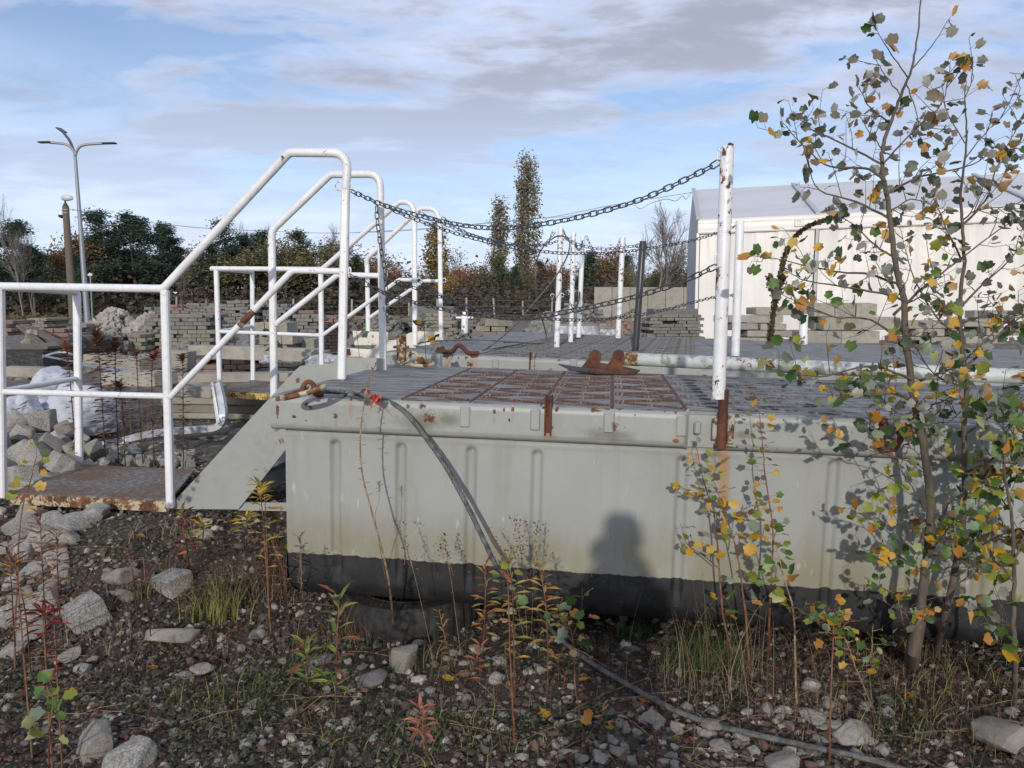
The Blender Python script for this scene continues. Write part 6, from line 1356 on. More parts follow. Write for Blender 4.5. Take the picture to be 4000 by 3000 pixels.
class Tree:
    """a young poplar: stems are one tapered mesh, every leaf within the limit is its own part"""
    def __init__(s, label, base, group=None, name='poplar_sapling', cat='sapling'):
        s.root = thing(name, label, cat, base, group); s.o = np.array(base); s.wood = MB(); s.twig = MB(); s.L = []
    def limb(s, P, r0, r1, seg=7, thin=False):
        P = smoothpath(P, 5); P = [p + rng.normal(0, .0012, 3) for p in P]; (s.twig if thin else s.wood).tube(P, list(np.linspace(r0, r1, len(P))), seg); return np.array(P)
    def leaf(s, p, d, size, pal, pet=.02):
        d = np.array(d) / np.linalg.norm(d); q = p + d * pet; s.twig.tube([p, q], [.0009, .0006], 3, caps=False); s.L.append((q, d + rng.normal(0, .35, 3) + (0, 0, -.25), size, pal))
    def twigs(s, P, n, ln, pal, size, t0=.15, leaves=3, updir=(0, 0, .6), side=1.):
        for k in range(n):
            t = t0 + (1 - t0) * (k + rng.random()) / n; i = min(int(t * (len(P) - 1)), len(P) - 2); p = P[i]; tan = P[i + 1] - P[i]; tan /= np.linalg.norm(tan) + 1e-9
            a = rng.normal(0, 1, 3); a -= tan * np.dot(a, tan); a /= np.linalg.norm(a); d = tan * .6 + a * side + np.array(updir); d /= np.linalg.norm(d); L = ln * rng.uniform(.5, 1.3) * (1.15 - .5 * t)
            Q = [p, p + d * L * .5 + rng.normal(0, .006, 3), p + d * L + (0, 0, .1 * L)]; s.twig.tube(Q, [.0018, .0013, .0008], 4, caps=False)
            for m_ in range(leaves):
                f = (m_ + 1) / leaves; q = Q[0] + (Q[2] - Q[0]) * f; b2 = rng.normal(0, 1, 3); b2 -= d * np.dot(b2, d); b2 /= np.linalg.norm(b2)
                s.leaf(q, d * .5 + b2, size * rng.uniform(.65, 1.25), pal)
    def done(s, bark='bark', twigmat='bark', cap=295, order=None):
        s.wood.build('trunk', M[bark], s.root, smooth=True)
        if s.twig.v: s.twig.build('twigs', M[twigmat], s.root, smooth=True)['kind'] = 'stuff'
        L = s.L
        if len(L) > cap:
            L.sort(key=lambda q: -q[2] / q[0][1])
        rest = {}
        for i, (p, d, size, pal) in enumerate(L):
            key = pal(p) if callable(pal) else pal[int(rng.integers(0, len(pal)))]
            if i < cap: put_leaf(s.root, s.o, p, d, size, key, i)
            else: rest.setdefault(key, []).append((p, d, size))
        if rest:
            me = bpy.data.meshes.new('foliage'); VV, FF, MI = [], [], []; n0 = 0; lv = [np.array([v.co[:] for v in b_.vertices]) for b_ in LB]; lf = [[tuple(f.vertices) for f in b_.polygons] for b_ in LB]
            for mi, (key, ls) in enumerate(rest.items()):
                me.materials.append(LM[key])
                for i, (p, d, size) in enumerate(ls):
                    d = Vector(d).normalized(); nn = Vector(rng.normal(0, 1, 3) + np.array((0, -.35, .5))).normalized(); y = nn.cross(d).normalized(); z = d.cross(y); A = np.array((d, y, z)); k = i % 6
                    VV.append(lv[k] * size @ A + (p - s.o)); FF += [tuple(q + n0 for q in f) for f in lf[k]]; MI += [mi] * len(lf[k]); n0 += len(lv[k])
            me.from_pydata(np.vstack(VV).tolist(), [], FF); me.polygons.foreach_set('material_index', MI); me.polygons.foreach_set('use_smooth', [True] * len(MI)); me.update()
            o = inst('foliage', me, s.root); o['kind'] = 'stuff'
        return s.root
def pal_big(p):
    z = p[2]; r = rng.random()
    if z > 1.75: return 'orange' if r < .10 else 'yellow' if r < .13 else 'tan' if r < .38 else 'greyg' if r < .9 else 'dgreen'
    if z > 1.1: return 'orange' if r < .10 else 'yellow' if r < .20 else 'tan' if r < .30 else 'greyg' if r < .56 else 'lime' if r < .68 else 'dgreen' if r < .85 else 'green'
    return 'orange' if r < .09 else 'yellow' if r < .24 else 'lime' if r < .46 else 'green' if r < .72 else 'dgreen' if r < .95 else 'brown'
TD = 2.72
def TP(pts, D=TD, dd=0., j=0.): return [R(u, v, D + dd * i / max(1, len(pts) - 1) + rng.normal(0, j)) for i, (u, v) in enumerate(pts)]
tb = G(3562, 2590)
T1 = Tree('tallest young poplar at the right, its trunk thick and pale at the base', tb, 'young poplars at the right')
tr1 = T1.limb([tb] + TP([(3575, 2480), (3600, 2330), (3625, 2150), (3635, 2000), (3625, 1860), (3600, 1700), (3565, 1530), (3537, 1310), (3530, 1171), (3505, 1070), (3486, 943), (3467, 785), (3445, 640), (3452, 560), (3476, 490), (3518, 374), (3561, 271), (3579, 169), (3597, 0), (3602, -60)], 2.72), .0185, .0014, 10)
MB().tube([tb + (0, 0, -.02), R(3568, 2540, 2.71), R(3590, 2440, 2.70), R(3606, 2360, 2.71)], [.027, .025, .022, .016], 10).build('old_stub', M['bark'], T1.root, smooth=True)
BR1 = [([(3530, 1171), (3450, 1148), (3300, 1120), (3150, 1098), (3060, 1050)], .006, -.25, 5), ([(3505, 1110), (3400, 1072), (3250, 1060), (3100, 1025), (2950, 1000)], .006, -.1, 5), ([(3467, 850), (3350, 790), (3200, 740), (3150, 620)], .006, .1, 5),
       ([(3449, 700), (3380, 655), (3240, 650), (3130, 560), (3060, 480)], .0065, -.2, 5), ([(3440, 640), (3300, 565), (3160, 500), (3140, 470)], .005, .15, 4), ([(3476, 480), (3400, 420), (3355, 340)], .004, 0, 2), ([(3518, 374), (3450, 280), (3420, 230)], .003, .1, 1),
       ([(3545, 300), (3480, 210), (3425, 120)], .0035, -.05, 0), ([(3561, 271), (3640, 180), (3710, 70)], .0035, .05, 0), ([(3449, 640), (3560, 520), (3680, 400), (3712, 255)], .005, .2, 4), ([(3460, 760), (3600, 690), (3800, 640), (3900, 560)], .006, .25, 6), ([(3540, 330), (3580, 440), (3600, 570)], .003, .1, 2),
       ([(3490, 1230), (3600, 1130), (3700, 1050), (3900, 900), (4000, 840)], .007, .2, 6), ([(3540, 1350), (3400, 1250), (3250, 1235), (3050, 1150)], .006, -.25, 6), ([(3560, 1480), (3400, 1430), (3200, 1470), (3000, 1440)], .006, -.2, 5), ([(3570, 1560), (3400, 1500), (3250, 1500), (3100, 1490)], .005, .0, 5),
       ([(3600, 1600), (3500, 1540), (3380, 1550), (3230, 1545)], .004, -.3, 4), ([(3560, 1500), (3750, 1420), (3900, 1280), (4030, 1180)], .008, .15, 6), ([(3590, 1590), (3700, 1560), (3800, 1470)], .005, -.15, 4), ([(3580, 1600), (3520, 1620), (3440, 1560), (3400, 1510)], .003, -.1, 3),
       ([(3635, 2000), (3560, 1900), (3480, 1780), (3400, 1640)], .004, -.1, 3), ([(3625, 1860), (3540, 1800), (3400, 1760), (3260, 1705)], .003, -.12, 2), ([(3640, 2200), (3560, 2120), (3480, 2060), (3400, 2010)], .004, -.1, 6), ([(3640, 2150), (3700, 2070), (3760, 1990)], .004, -.1, 5), ([(3630, 2260), (3560, 2200), (3470, 2160)], .003, -.05, 5),
       ([(3575, 2480), (3540, 2400), (3530, 2360)], .003, -.05, 2), ([(3470, 830), (3560, 780), (3650, 800)], .004, .1, 4), ([(3500, 1010), (3420, 960), (3340, 880), (3260, 830)], .005, .2, 5), ([(3520, 1200), (3640, 1150), (3720, 1230)], .004, -.15, 5), ([(3460, 600), (3400, 520), (3330, 400)], .003, .1, 1)]
for pts, r0, dd, n in BR1:
    P = T1.limb(TP(pts, TD, dd, .03), r0 * .8, .001, 6); ln = .14
    if n: T1.twigs(P, int(n * 1.35) + 1, ln, pal_big, .0345, .10, 4, (0, 0, .35))
    for m_ in range(4): T1.leaf(P[-1 - m_], P[-1] - P[-6] + rng.normal(0, .06, 3), .037 * rng.uniform(.8, 1.3), pal_big)
for (u, v, w) in ((3410, 60, 1.4), (3395, 35, 1), (3430, 100, 1.1), (3380, 90, 1.), (3415, 20, 1.)): T1.leaf(R(3425, 120, 2.67), R(u, v, 2.67) - R(3425, 120, 2.67), .034 * w, ['greyg', 'dgreen', 'tan'])
T1.done()
tb2 = G(3655, 2545)
T2 = Tree('second young poplar with the thinner trunk standing right of the thick one', tb2, 'young poplars at the right')
tr2 = T2.limb([tb2] + TP([(3690, 2420), (3725, 2250), (3755, 2080), (3768, 1900), (3765, 1700), (3775, 1520), (3755, 1320), (3750, 1180), (3765, 1020), (3760, 880), (3752, 760), (3770, 620), (3775, 500), (3768, 380), (3775, 290)], 2.82), .014, .0012, 9)
BR2 = [([(3755, 1320), (3650, 1230), (3560, 1060), (3520, 900)], .006, .0, 5), ([(3775, 1520), (3650, 1460), (3560, 1330)], .005, -.15, 6), ([(3765, 1440), (3880, 1330), (3960, 1260), (4050, 1190)], .007, -.15, 6), ([(3750, 1200), (3850, 1100), (3950, 1010), (4040, 900)], .006, .15, 6), ([(3760, 880), (3850, 780), (3900, 640), (4000, 450)], .006, .1, 7),
       ([(3770, 620), (3850, 520), (3920, 450), (3990, 370)], .003, .1, 3), ([(3770, 560), (3700, 440), (3680, 330)], .003, -.05, 3), ([(3760, 1020), (3700, 900), (3640, 760)], .005, .15, 5), ([(3756, 1260), (3880, 1230), (4000, 1290), (4080, 1330)], .005, .05, 6), ([(3765, 1700), (3880, 1620), (4000, 1560), (4090, 1500)], .006, -.1, 7), ([(3768, 1850), (3880, 1790), (3960, 1700), (4050, 1650)], .006, -.2, 7),
       ([(3768, 1880), (3700, 1800), (3640, 1740), (3560, 1700)], .004, -.15, 5), ([(3760, 1960), (3860, 1930), (3960, 1880)], .004, -.15, 6), ([(3750, 2120), (3680, 2060), (3600, 2040)], .003, -.12, 5), ([(3745, 2180), (3850, 2120), (3940, 2080)], .004, -.15, 7), ([(3720, 2300), (3800, 2240), (3880, 2220)], .003, -.1, 4), ([(3762, 1600), (3700, 1650), (3620, 1640)], .003, -.1, 5), ([(3760, 860), (3820, 820), (3950, 800), (4050, 760)], .004, .0, 5), ([(3768, 380), (3800, 310), (3792, 250)], .002, 0, 1)]
for pts, r0, dd, n in BR2:
    P = T2.limb(TP(pts, 2.84, dd, .03), r0 * .8, .001, 6); T2.twigs(P, int(n * 1.3) + 1, .13, pal_big, .0345, .1, 4, (0, 0, .3))
    for m_ in range(3): T2.leaf(P[-1 - m_], P[-1] - P[-6] + rng.normal(0, .06, 3), .034 * rng.uniform(.8, 1.3), pal_big)
T2.done()
tb3 = G(3962, 2760)
T3 = Tree('slim third poplar at the right border of the picture', tb3, 'young poplars at the right')
T3.limb([tb3] + TP([(3965, 2600), (3958, 2400), (3962, 2200), (3950, 2000), (3925, 1850), (3935, 1700), (3980, 1560)], 2.55), .010, .0016, 8)
for pts, r0, dd, n in (([(3962, 2450), (3900, 2420), (3830, 2440)], .002, -.05, 5), ([(3960, 2200), (4000, 2100), (4060, 2020)], .003, 0, 5), ([(3950, 2000), (3880, 1900), (3830, 1850)], .003, .05, 5), ([(3930, 1850), (3990, 1780), (4060, 1740)], .003, 0, 6), ([(3940, 1700), (3890, 1640), (3860, 1580)], .002, 0, 4), ([(3962, 2280), (3900, 2200), (3850, 2180)], .0025, 0, 4)):
    P = T3.limb(TP(pts, 2.55, dd, .02), r0, .001, 5); T3.twigs(P, int(n * 1.5) + 1, .11, pal_big, .044, .1, 4, (0, 0, .3))
T3.done()
# small shoots in front of the hull
def shoot(label, pts, D, n, pal, size=.043, r0=.004, subs=(), bark='redstem', group='poplar shoots along the hull', tip=2, t0=.25, side=1.):
    b = R(pts[0][0], pts[0][1], D); g = G(pts[0][0], pts[0][1]) if pts[0][1] > 2380 else None
    if g is not None and abs(g[1] - D) < 1.2: b = g; 
    else: b[2] = float(ground_z(b[0], b[1]))
    s = Tree(label, b, group)
    P = s.limb([b] + [R(u, v, D) for u, v in pts[1:]], r0, .0011, 6)
    def lv(P, n, t0):
        n = int(n * 1.3)
        for k in range(n):
            t = t0 + (1 - t0) * (k + .5 * rng.random()) / n; i = min(int(t * (len(P) - 1)), len(P) - 2); a = (k * 2.4) + rng.normal(0, .4); d = np.array((math.cos(a) * side, math.sin(a) * .6 - .25, .25))
            s.leaf(P[i], d, size * rng.uniform(.65, 1.2) * (1.1 - .4 * t), pal, .03)
    lv(P, n, t0)
    for q, nn in subs:
        Q = s.limb([R(u, v, D - .02 * i) for i, (u, v) in enumerate(q)], r0 * .5, .0009, 5); lv(Q, nn, .25)
    for _ in range(tip): s.leaf(P[-1], rng.normal(0, .5, 3) + (0, 0, .8), size * .7, pal)
    return s.done(bark, bark)
shoot('shoot with spotted yellow and green leaves left of the orange rust streak', [(2872, 2600), (2825, 2400), (2795, 2042), (2757, 1907), (2718, 1744)], 2.93, 24, ['green', 'yellow', 'yellow', 'yellow', 'dgreen', 'lime'], .036, .005, [([(2803, 2216), (2740, 2165), (2684, 2124), (2657, 2043)], 7), ([(2775, 1960), (2710, 1935), (2650, 1895)], 8), ([(2760, 1880), (2800, 1830), (2790, 1790)], 6)])
shoot('reddish shoot with big round green leaves under the rust streak', [(2930, 2650), (2912, 2400), (2880, 2167), (2825, 1988), (2793, 1890)], 2.86, 17, ['green', 'lime', 'yellow', 'yellow', 'green'], .050, .005, [([(2880, 2150), (2900, 2060), (2920, 1990)], 5)])
shoot('long shoot rising past the rim with round yellow leaves', [(3000, 2580), (3006, 2400), (3018, 2097), (2988, 1852), (2977, 1717), (2963, 1572)], 2.84, 26, ['yellow', 'lime', 'green', 'yellow', 'brown', 'green'], .037, .005, [([(3015, 2120), (3040, 2060), (3060, 2060)], 4), ([(3005, 1960), (2960, 1975), (2925, 2020)], 6)])
shoot('pale stemmed shoot with lobed leaves leaning left, right of the long shoot', [(3113, 2762), (3098, 2393), (3060, 2250), (3040, 2170), (3020, 2090)], 2.66, 11, ['green', 'green', 'lime', 'orange'], .046, .004, [([(3098, 2420), (3130, 2400), (3150, 2350)], 5)], 'drystem')
shoot('red stemmed shoot carrying a yellow and green tuft before the black band', [(3238, 2980), (3246, 2700), (3256, 2450), (3262, 2370)], 2.35, 14, ['lime', 'yellow', 'green', 'orange'], .034, .004, [([(3250, 2500), (3300, 2440), (3340, 2420)], 6), ([(3252, 2480), (3200, 2440), (3180, 2400)], 5)], t0=.55)
shoot('bent shoot with green and yellow leaves left of the thick trunk', [(3420, 2790), (3360, 2650), (3320, 2540), (3290, 2465)], 2.5, 9, ['lime', 'green', 'yellow'], .034, .003, [([(3345, 2620), (3400, 2560), (3410, 2440)], 7)], 'drystem', t0=.4)
shoot('low shoot of pointed bright green leaves at the trunk foot', [(3560, 2560), (3530, 2440), (3500, 2330), (3425, 2290)], 2.7, 13, ['lime', 'green', 'green'], .036, .003)
shoot('small shoot with heart shaped green leaves by the orange goldenrod', [(2010, 2900), (1995, 2600), (1985, 2300), (1975, 2240)], 2.45, 8, ['lime', 'green', 'lime'], .040, .0035, t0=.6)
shoot('slender shoot of bluish green leaves below the goldenrods', [(2290, 2930), (2250, 2700), (2235, 2500), (2210, 2400)], 2.4, 9, ['dgreen', 'green', 'orange', 'lime'], .040, .003, [([(2235, 2470), (2180, 2400), (2200, 2330)], 4), ([(2240, 2480), (2270, 2380), (2275, 2300)], 4)], t0=.5)
shoot('front left poplar shoot with bright green heart leaves', [(190, 2990), (196, 2850), (205, 2760), (200, 2680)], 2.05, 9, ['green', 'lime', 'lime', 'green'], .050, .003, t0=.2)
shoot('poplar shoot leaning right before the rusty landing with yellow lower leaves', [(40, 2380), (80, 2050), (120, 1880), (145, 1760)], 3.0, 11, ['lime', 'yellow', 'lime', 'green', 'yellow'], .042, .0035, t0=.45)
shoot('tiny shoot with two orange leaves on the dark gravel', [(2335, 2900), (2345, 2840), (2352, 2790)], 2.3, 4, ['orange', 'orange', 'yellow'], .040, .002, t0=.6)
shoot('young plant growing between the pontoons with few yellowing leaves', [(1680, 1430), (1660, 1330), (1655, 1260)], 5.4, 7, ['yellow', 'brown', 'dgreen'], .07, .004, [([(1672, 1390), (1700, 1340), (1720, 1310)], 3)], 'bark', None)
shoot('thin green leaved plant behind the nearest stair stringer', [(1430, 1470), (1400, 1360), (1380, 1270)], 5.2, 9, ['dgreen', 'green', 'brown'], .06, .003, bark='bark', group=None)
shoot('sparse shoot left of the low block row', [(1075, 1400), (1065, 1330), (1060, 1290)], 9, 8, ['dgreen', 'green'], .12, .005, bark='bark', group=None)

# ------------------------------------------------------------ goldenrods and weeds
LANC = np.array([(0, 0, 0), (.3, -.10, .03), (.65, -.085, .05), (1., 0, -.04), (.65, .085, .05), (.3, .10, .03)])
def goldenrod(label, pts, D, n, pal, size=.05, stem='redstem', head=None, droop=.0, r0=.003, group='goldenrod stems', name='goldenrod', t0=.25, flat=.5, cat='weed'):
    if group == 'goldenrods behind the rail':
        stem = 'mullein'; pts = [pts[0]] + [(u + rng.normal(0, 5), v) for u, v in pts[1:]]
    g = G(*pts[0]); b = g if abs(g[1] - D) < .7 and pts[0][1] > 2100 else R(pts[0][0], pts[0][1], D)
    if b is not g: b[2] = min(b[2], float(ground_z(b[0], b[1])) + .02)
    rt = thing(name, label, cat, b, group); P = np.array(smoothpath([b] + [R(u, v, D) for u, v in pts[1:]], 6)); MB().tube(P, list(np.linspace(r0, r0 * .4, len(P))), 6).build('stem', M[stem], rt, smooth=True)
    V, Cc = [], []; pal = np.array(pal)
    for k in range(n):
        t = t0 + (1 - t0) * k / n; f = t * (len(P) - 1); i = min(int(f), len(P) - 2); p = P[i] + (P[i + 1] - P[i]) * (f - i); a = k * 2.4 + rng.normal(0, .3)
        up = .25 + 1.1 * max(0, t - .6) / .4 - droop; d = np.array((math.cos(a), math.sin(a), up)); d /= np.linalg.norm(d); s_ = np.cross(d, (0, 0, 1)); s_ /= np.linalg.norm(s_) + 1e-9; nn = np.cross(s_, d); L = size * rng.uniform(.6, 1.25) * (1.15 - .55 * abs(t - .5))
        q = LANC * L; q = q.copy(); q[:, 1] *= 2.2 if group == 'goldenrods behind the rail' else 1; q[:, 2] -= (LANC[:, 0] ** 2) * L * (.25 + droop * .6) * rng.uniform(.3, 1.3)
        V.append(p + q[:, :1] * d + q[:, 1:2] * s_ * (1 + .5 * (size < .03)) + q[:, 2:3] * nn); c = pal[int(rng.integers(0, len(pal)))] * rng.uniform(.75, 1.2); Cc.append(np.tile(np.append(c, 1), (6, 1)))
    m = raw_mesh('leaves', np.vstack(V) - b, np.arange(6 * n).reshape(-1, 6), np.vstack(Cc)); m.materials.append(M['leaf']); o = inst('leaves', m, rt); o['kind'] = 'stuff'
    if head:
        hn, hs, hc = head; top = P[-1]; dn = P[-1] - P[-4]; Cs = top - dn * rng.uniform(0, 2.2, (hn, 1)) + rng.normal(0, 1, (hn, 3)) * (hs, hs, hs * .6); m = cloud_mesh('seed_head', Cs - b, .008, hc, QT, 'leaf', up=1.); o = inst('seed_head', m, rt); o['kind'] = 'stuff'
        mb = MB()
        for q in Cs[::6]: mb.tube([top - dn * rng.uniform(0, 2), q], .0006, 3, caps=False)
        mb.build('seed_stalks', M[stem], rt)['kind'] = 'stuff'
    return rt
PK = [(.30, .12, .07), (.36, .16, .08), (.22, .09, .05)]; RDC = [(.22, .035, .03), (.28, .06, .045), (.16, .03, .03)]; ORG = [(.55, .24, .06), (.48, .30, .08), (.40, .15, .06), (.28, .25, .06)]; BRN = [(.15, .065, .04), (.20, .085, .05), (.10, .05, .035)]; GR = [(.20, .25, .05), (.13, .18, .045), (.28, .28, .06), (.25, .10, .05)]; YL = [(.50, .33, .05), (.58, .42, .08), (.32, .30, .06)]
SEED = (120, .022, [(.12, .075, .05), (.08, .055, .04), (.20, .15, .10)])
GD = [('orange yellow goldenrod top beside the heart leaved shoot', [(2010, 2740), (2005, 2400), (1990, 2170)], 2.55, 34, ORG, .055), ('orange goldenrod right of the first orange one', [(2140, 2720), (2135, 2400), (2105, 2200)], 2.5, 34, ORG, .055), ('goldenrod turning red at the bottom, left of the rope foot', [(1885, 2560), (1895, 2380), (1895, 2200)], 2.8, 30, ORG[1:] + RDC[:1], .055),
      ('green goldenrod with large bent leaves at the tyre', [(1310, 2790), (1315, 2560), (1325, 2320)], 2.4, 26, GR, .075), ('pale green weed tip with reddish leaves below', [(1205, 2720), (1200, 2600), (1195, 2520)], 2.3, 18, GR, .07), ('brown orange weed right of the upright sett', [(1770, 2620), (1745, 2520), (1715, 2380)], 2.6, 24, [(.35, .2, .07), (.28, .16, .07)], .03),
      ('salmon pink goldenrod tuft at the bottom centre', [(1670, 2960), (1655, 2840), (1640, 2760)], 2.15, 24, [(.48, .19, .12), (.40, .16, .10)], .055), ('yellow goldenrod fan right of the landing', [(1045, 2080), (1025, 2000), (1010, 1930)], 3.3, 22, YL, .075), ('green and yellow goldenrod left of the yellow fan', [(960, 2160), (965, 2060), (962, 2010)], 3.2, 20, YL + GR, .07),
      ('upper yellow goldenrod close to the pontoon corner', [(1040, 2060), (1035, 1960), (1015, 1900)], 3.4, 18, YL, .075), ('green goldenrod with red lower leaves left of the stringer foot', [(770, 2160), (735, 2070), (705, 1995)], 3.3, 20, GR + RDC[:1], .07), ('yellowish weed between the stringer foot and the pontoon', [(790, 2120), (795, 2070), (790, 2040)], 3.3, 16, YL, .06),
      ('tall brown goldenrod at the left border', [(60, 2560), (45, 2300), (30, 2100)], 2.5, 30, BRN, .05), ('tall rusty goldenrod rising over the granite blocks', [(180, 2480), (165, 2200), (155, 1990)], 2.7, 46, PK, .05), ('second rusty goldenrod right of the tall one', [(235, 2420), (225, 2230), (220, 2080)], 2.7, 36, PK, .045), ('dark brown withered goldenrod beside the rusty pair', [(95, 2500), (70, 2300), (60, 2190)], 2.4, 30, BRN, .05),
      ('crimson goldenrod cluster in front of the squared block', [(175, 2560), (172, 2470), (165, 2390)], 2.3, 30, RDC, .055), ('small crimson weed right of the crimson cluster', [(215, 2540), (213, 2450), (210, 2360)], 2.35, 22, RDC, .045), ('brown weed stem at the lower left corner', [(120, 2640), (100, 2400), (50, 2200)], 2.3, 22, BRN + YL[:1], .05),
      ('thin red weed near the granite pair', [(540, 2450), (520, 2250), (495, 2140)], 2.9, 10, RDC, .03), ('reddish weed spike right below the landing edge', [(740, 2200), (725, 2120), (712, 2040)], 3.2, 16, RDC, .06), ('thin brown weed left of the grass tuft', [(590, 2500), (570, 2300), (560, 2180)], 2.8, 10, BRN, .03), ('red brown weed cluster left of the pontoon corner', [(1105, 2330), (1090, 2200), (1075, 2090)], 3.1, 18, BRN + RDC, .05),
      ('brown stalks hugging the pontoon corner', [(1130, 2420), (1110, 2250), (1060, 2110)], 3.05, 12, BRN, .04), ('small reddish weed before the black band', [(1800, 2700), (1850, 2600), (1880, 2520)], 2.45, 18, [(.40, .13, .07), (.30, .16, .07)], .045), ('dark seedy weed stump at the bottom right centre', [(2560, 3000), (2562, 2920), (2560, 2860)], 2.15, 30, BRN, .02)]
for l, p, D, n, pal, sz in GD: goldenrod(l, p, D, n, pal, sz, r0=.0032)
for l, p, D, n, pal, sz in (('rusty goldenrod behind the rail, first from the left post', [(285, 1560), (275, 1440), (262, 1335)], 5.2, 90, PK, .060), ('big dark goldenrod clump behind the rail with drooping heads', [(400, 1560), (390, 1420), (375, 1300)], 5.3, 150, BRN + PK[:1], .075), ('second stem of the dark clump behind the rail', [(450, 1560), (445, 1430), (450, 1330)], 5.4, 110, BRN + PK, .07), ('thin brown goldenrod in the middle behind the rail', [(545, 1560), (535, 1440), (532, 1370)], 5.3, 60, BRN + PK[:1], .055),
                           ('red goldenrod behind the rail, left of the landing post', [(590, 1600), (595, 1460), (605, 1380)], 5.2, 90, RDC + PK, .06), ('reddish brown goldenrod right of the landing post', [(705, 1560), (710, 1460), (705, 1390)], 5.3, 80, BRN + RDC[:1], .055), ('low brown goldenrod between the clump and the red one', [(480, 1640), (475, 1560), (465, 1500)], 5.2, 60, BRN, .055)):
    goldenrod(l, p, D, n, pal, sz, head=(90, .05, [(.10, .075, .05), (.14, .11, .07)]) if 'clump' in l or 'thin' in l else None, r0=.0042, group='goldenrods behind the rail', t0=.08)
# dead stalks with seed heads
goldenrod('tall dead evening primrose stalk standing before the pontoon corner', [(1542, 2480), (1515, 2250), (1455, 2010), (1415, 1850), (1408, 1700), (1425, 1560), (1445, 1480), (1470, 1415)], 2.98, 46, [(.34, .26, .18), (.28, .2, .13)], .022, 'drystem', r0=.0048, name='dead_stalk', group=None, t0=.35, cat='dead stalk')
goldenrod('thin side stalk with a seed cluster beside the tall dead stalk', [(1535, 2400), (1470, 2060), (1480, 1960), (1480, 1880)], 2.96, 14, [(.28, .2, .13)], .02, 'drystem', r0=.0016, name='dead_stalk', group=None, t0=.8, cat='dead stalk')
for l, pts, D in (('dry seed stalk left of the rope', [(2050, 2500), (1990, 2250), (1900, 2060)], 2.85), ('dry seed stalk crossing over the rope', [(2060, 2500), (2040, 2200), (2010, 2010)], 2.85), ('dry upright seed stalk right of the rope', [(2075, 2500), (2085, 2250), (2100, 2030)], 2.82), ('short dry seed stalk at the left end of the black band', [(1200, 2420), (1180, 2300), (1172, 2130)], 3.05), ('thin umbel stalk left of the rope', [(1690, 2560), (1620, 2250), (1550, 2030)], 2.95), ('thin umbel stalk in the middle', [(1800, 2560), (1760, 2250), (1725, 2090)], 2.95)):
    goldenrod(l, pts, D, 14, [(.22, .13, .09), (.15, .09, .06)], .02, 'drystem', head=(46, .014, SEED[2]), r0=.0016, name='seed_stalk', group='dry seed stalks before the hull', t0=.6, cat='seed stalk')
# mullein
mp = smoothpath([R(u, v, 8.) for u, v in ((3008, 1345), (3012, 1280), (3025, 1200), (3040, 1120), (3055, 1040), (3072, 985), (3110, 920), (3160, 882), (3230, 858), (3310, 838))], 8); rt = thing('dead_mullein', 'dark dead mullein stalk bending to the right in front of the hall', 'dead plant', mp[0])
MB().tube(mp, list(np.linspace(.018, .007, len(mp))), 8).build('stalk', M['mullein'], rt, smooth=True)
Cs = []
for i, p in enumerate(mp):
    r_ = .023 * (1 - .5 * i / len(mp)); Cs.append(np.array(p) + rng.normal(0, 1, (34, 3)) * r_ * .55)
br_ = smoothpath([R(3030, 1180, 8), R(3045, 1120, 8), R(3062, 1080, 8)], 6) + smoothpath([R(3028, 1170, 8), R(3010, 1110, 8), R(3005, 1080, 8)], 6)
for p in br_: Cs.append(np.array(p) + rng.normal(0, .014, (16, 3)))
m = cloud_mesh('seed_capsules', np.vstack(Cs) - mp[0], .028, [(.10, .07, .035), (.065, .045, .028), (.14, .10, .05)], QT, 'leaf', up=1.); o = inst('seed_capsules', m, rt); o['kind'] = 'stuff'

# ------------------------------------------------------------ grass
def tuft(label, u, v, n, h, spread, pal, seed, name='grass_tuft', w=.0022, lean=.35):
    g = G(u, v); r_ = np.random.default_rng(seed); V, Cc, Fs = [], [], []; pal = np.array(pal); k = 0; ns = 5
    for i in range(n):
        b = np.array((r_.normal(0, spread), r_.normal(0, spread * .7), 0)); a = r_.uniform(0, 6.28); L = h * r_.uniform(.45, 1.1); ln = abs(r_.normal(0, lean)); s_ = np.array((-math.sin(a + 1.2), math.cos(a + 1.2), 0)) * w
        c = np.append(pal[r_.integers(0, len(pal))] * r_.uniform(.7, 1.2), 1)
        for j in range(ns):
            t = j / (ns - 1); p = b + np.array((math.cos(a) * ln * L * t * t, math.sin(a) * ln * L * t * t, L * t * (1 - .25 * ln * t))); V += [p - s_ * (1 - t * .9), p + s_ * (1 - t * .9)]; Cc += [c, c]
        for j in range(ns - 1): q = k + 2 * j; Fs.append((q, q + 1, q + 3, q + 2))
        k += 2 * ns
    m = raw_mesh(name, np.array(V), np.array(Fs), np.array(Cc)); m.materials.append(M['leaf']); o = inst(name, m); o.location = g; return tag(o, label, 'grass tuft', kind='stuff' if spread >= .13 else None)
GRS = [(.28, .30, .07), (.20, .25, .05), (.34, .33, .12)]; DRY = [(.26, .20, .115), (.19, .145, .085), (.31, .25, .16)]; DG = [(.07, .12, .03), (.05, .09, .025), (.11, .15, .04)]
tuft('yellow green grass tuft left of the pontoon', 880, 2420, 90, .26, .055, GRS + DRY[:1], 1); tuft('sparse green grass left part of the yellow green tuft', 800, 2410, 40, .2, .05, GRS, 2)
tuft('dry brown grass at the pontoon corner', 1090, 2330, 60, .36, .08, DRY + BRN, 3, w=.0014, lean=.4); tuft('straw coloured dead grass before the tyre', 1400, 2500, 120, .22, .09, DRY + BRN, 4, w=.0014, lean=.6); tuft('dry tall grass right of the tyre stones', 2790, 2640, 46, .44, .13, DRY, 5, w=.0016, lean=.35)
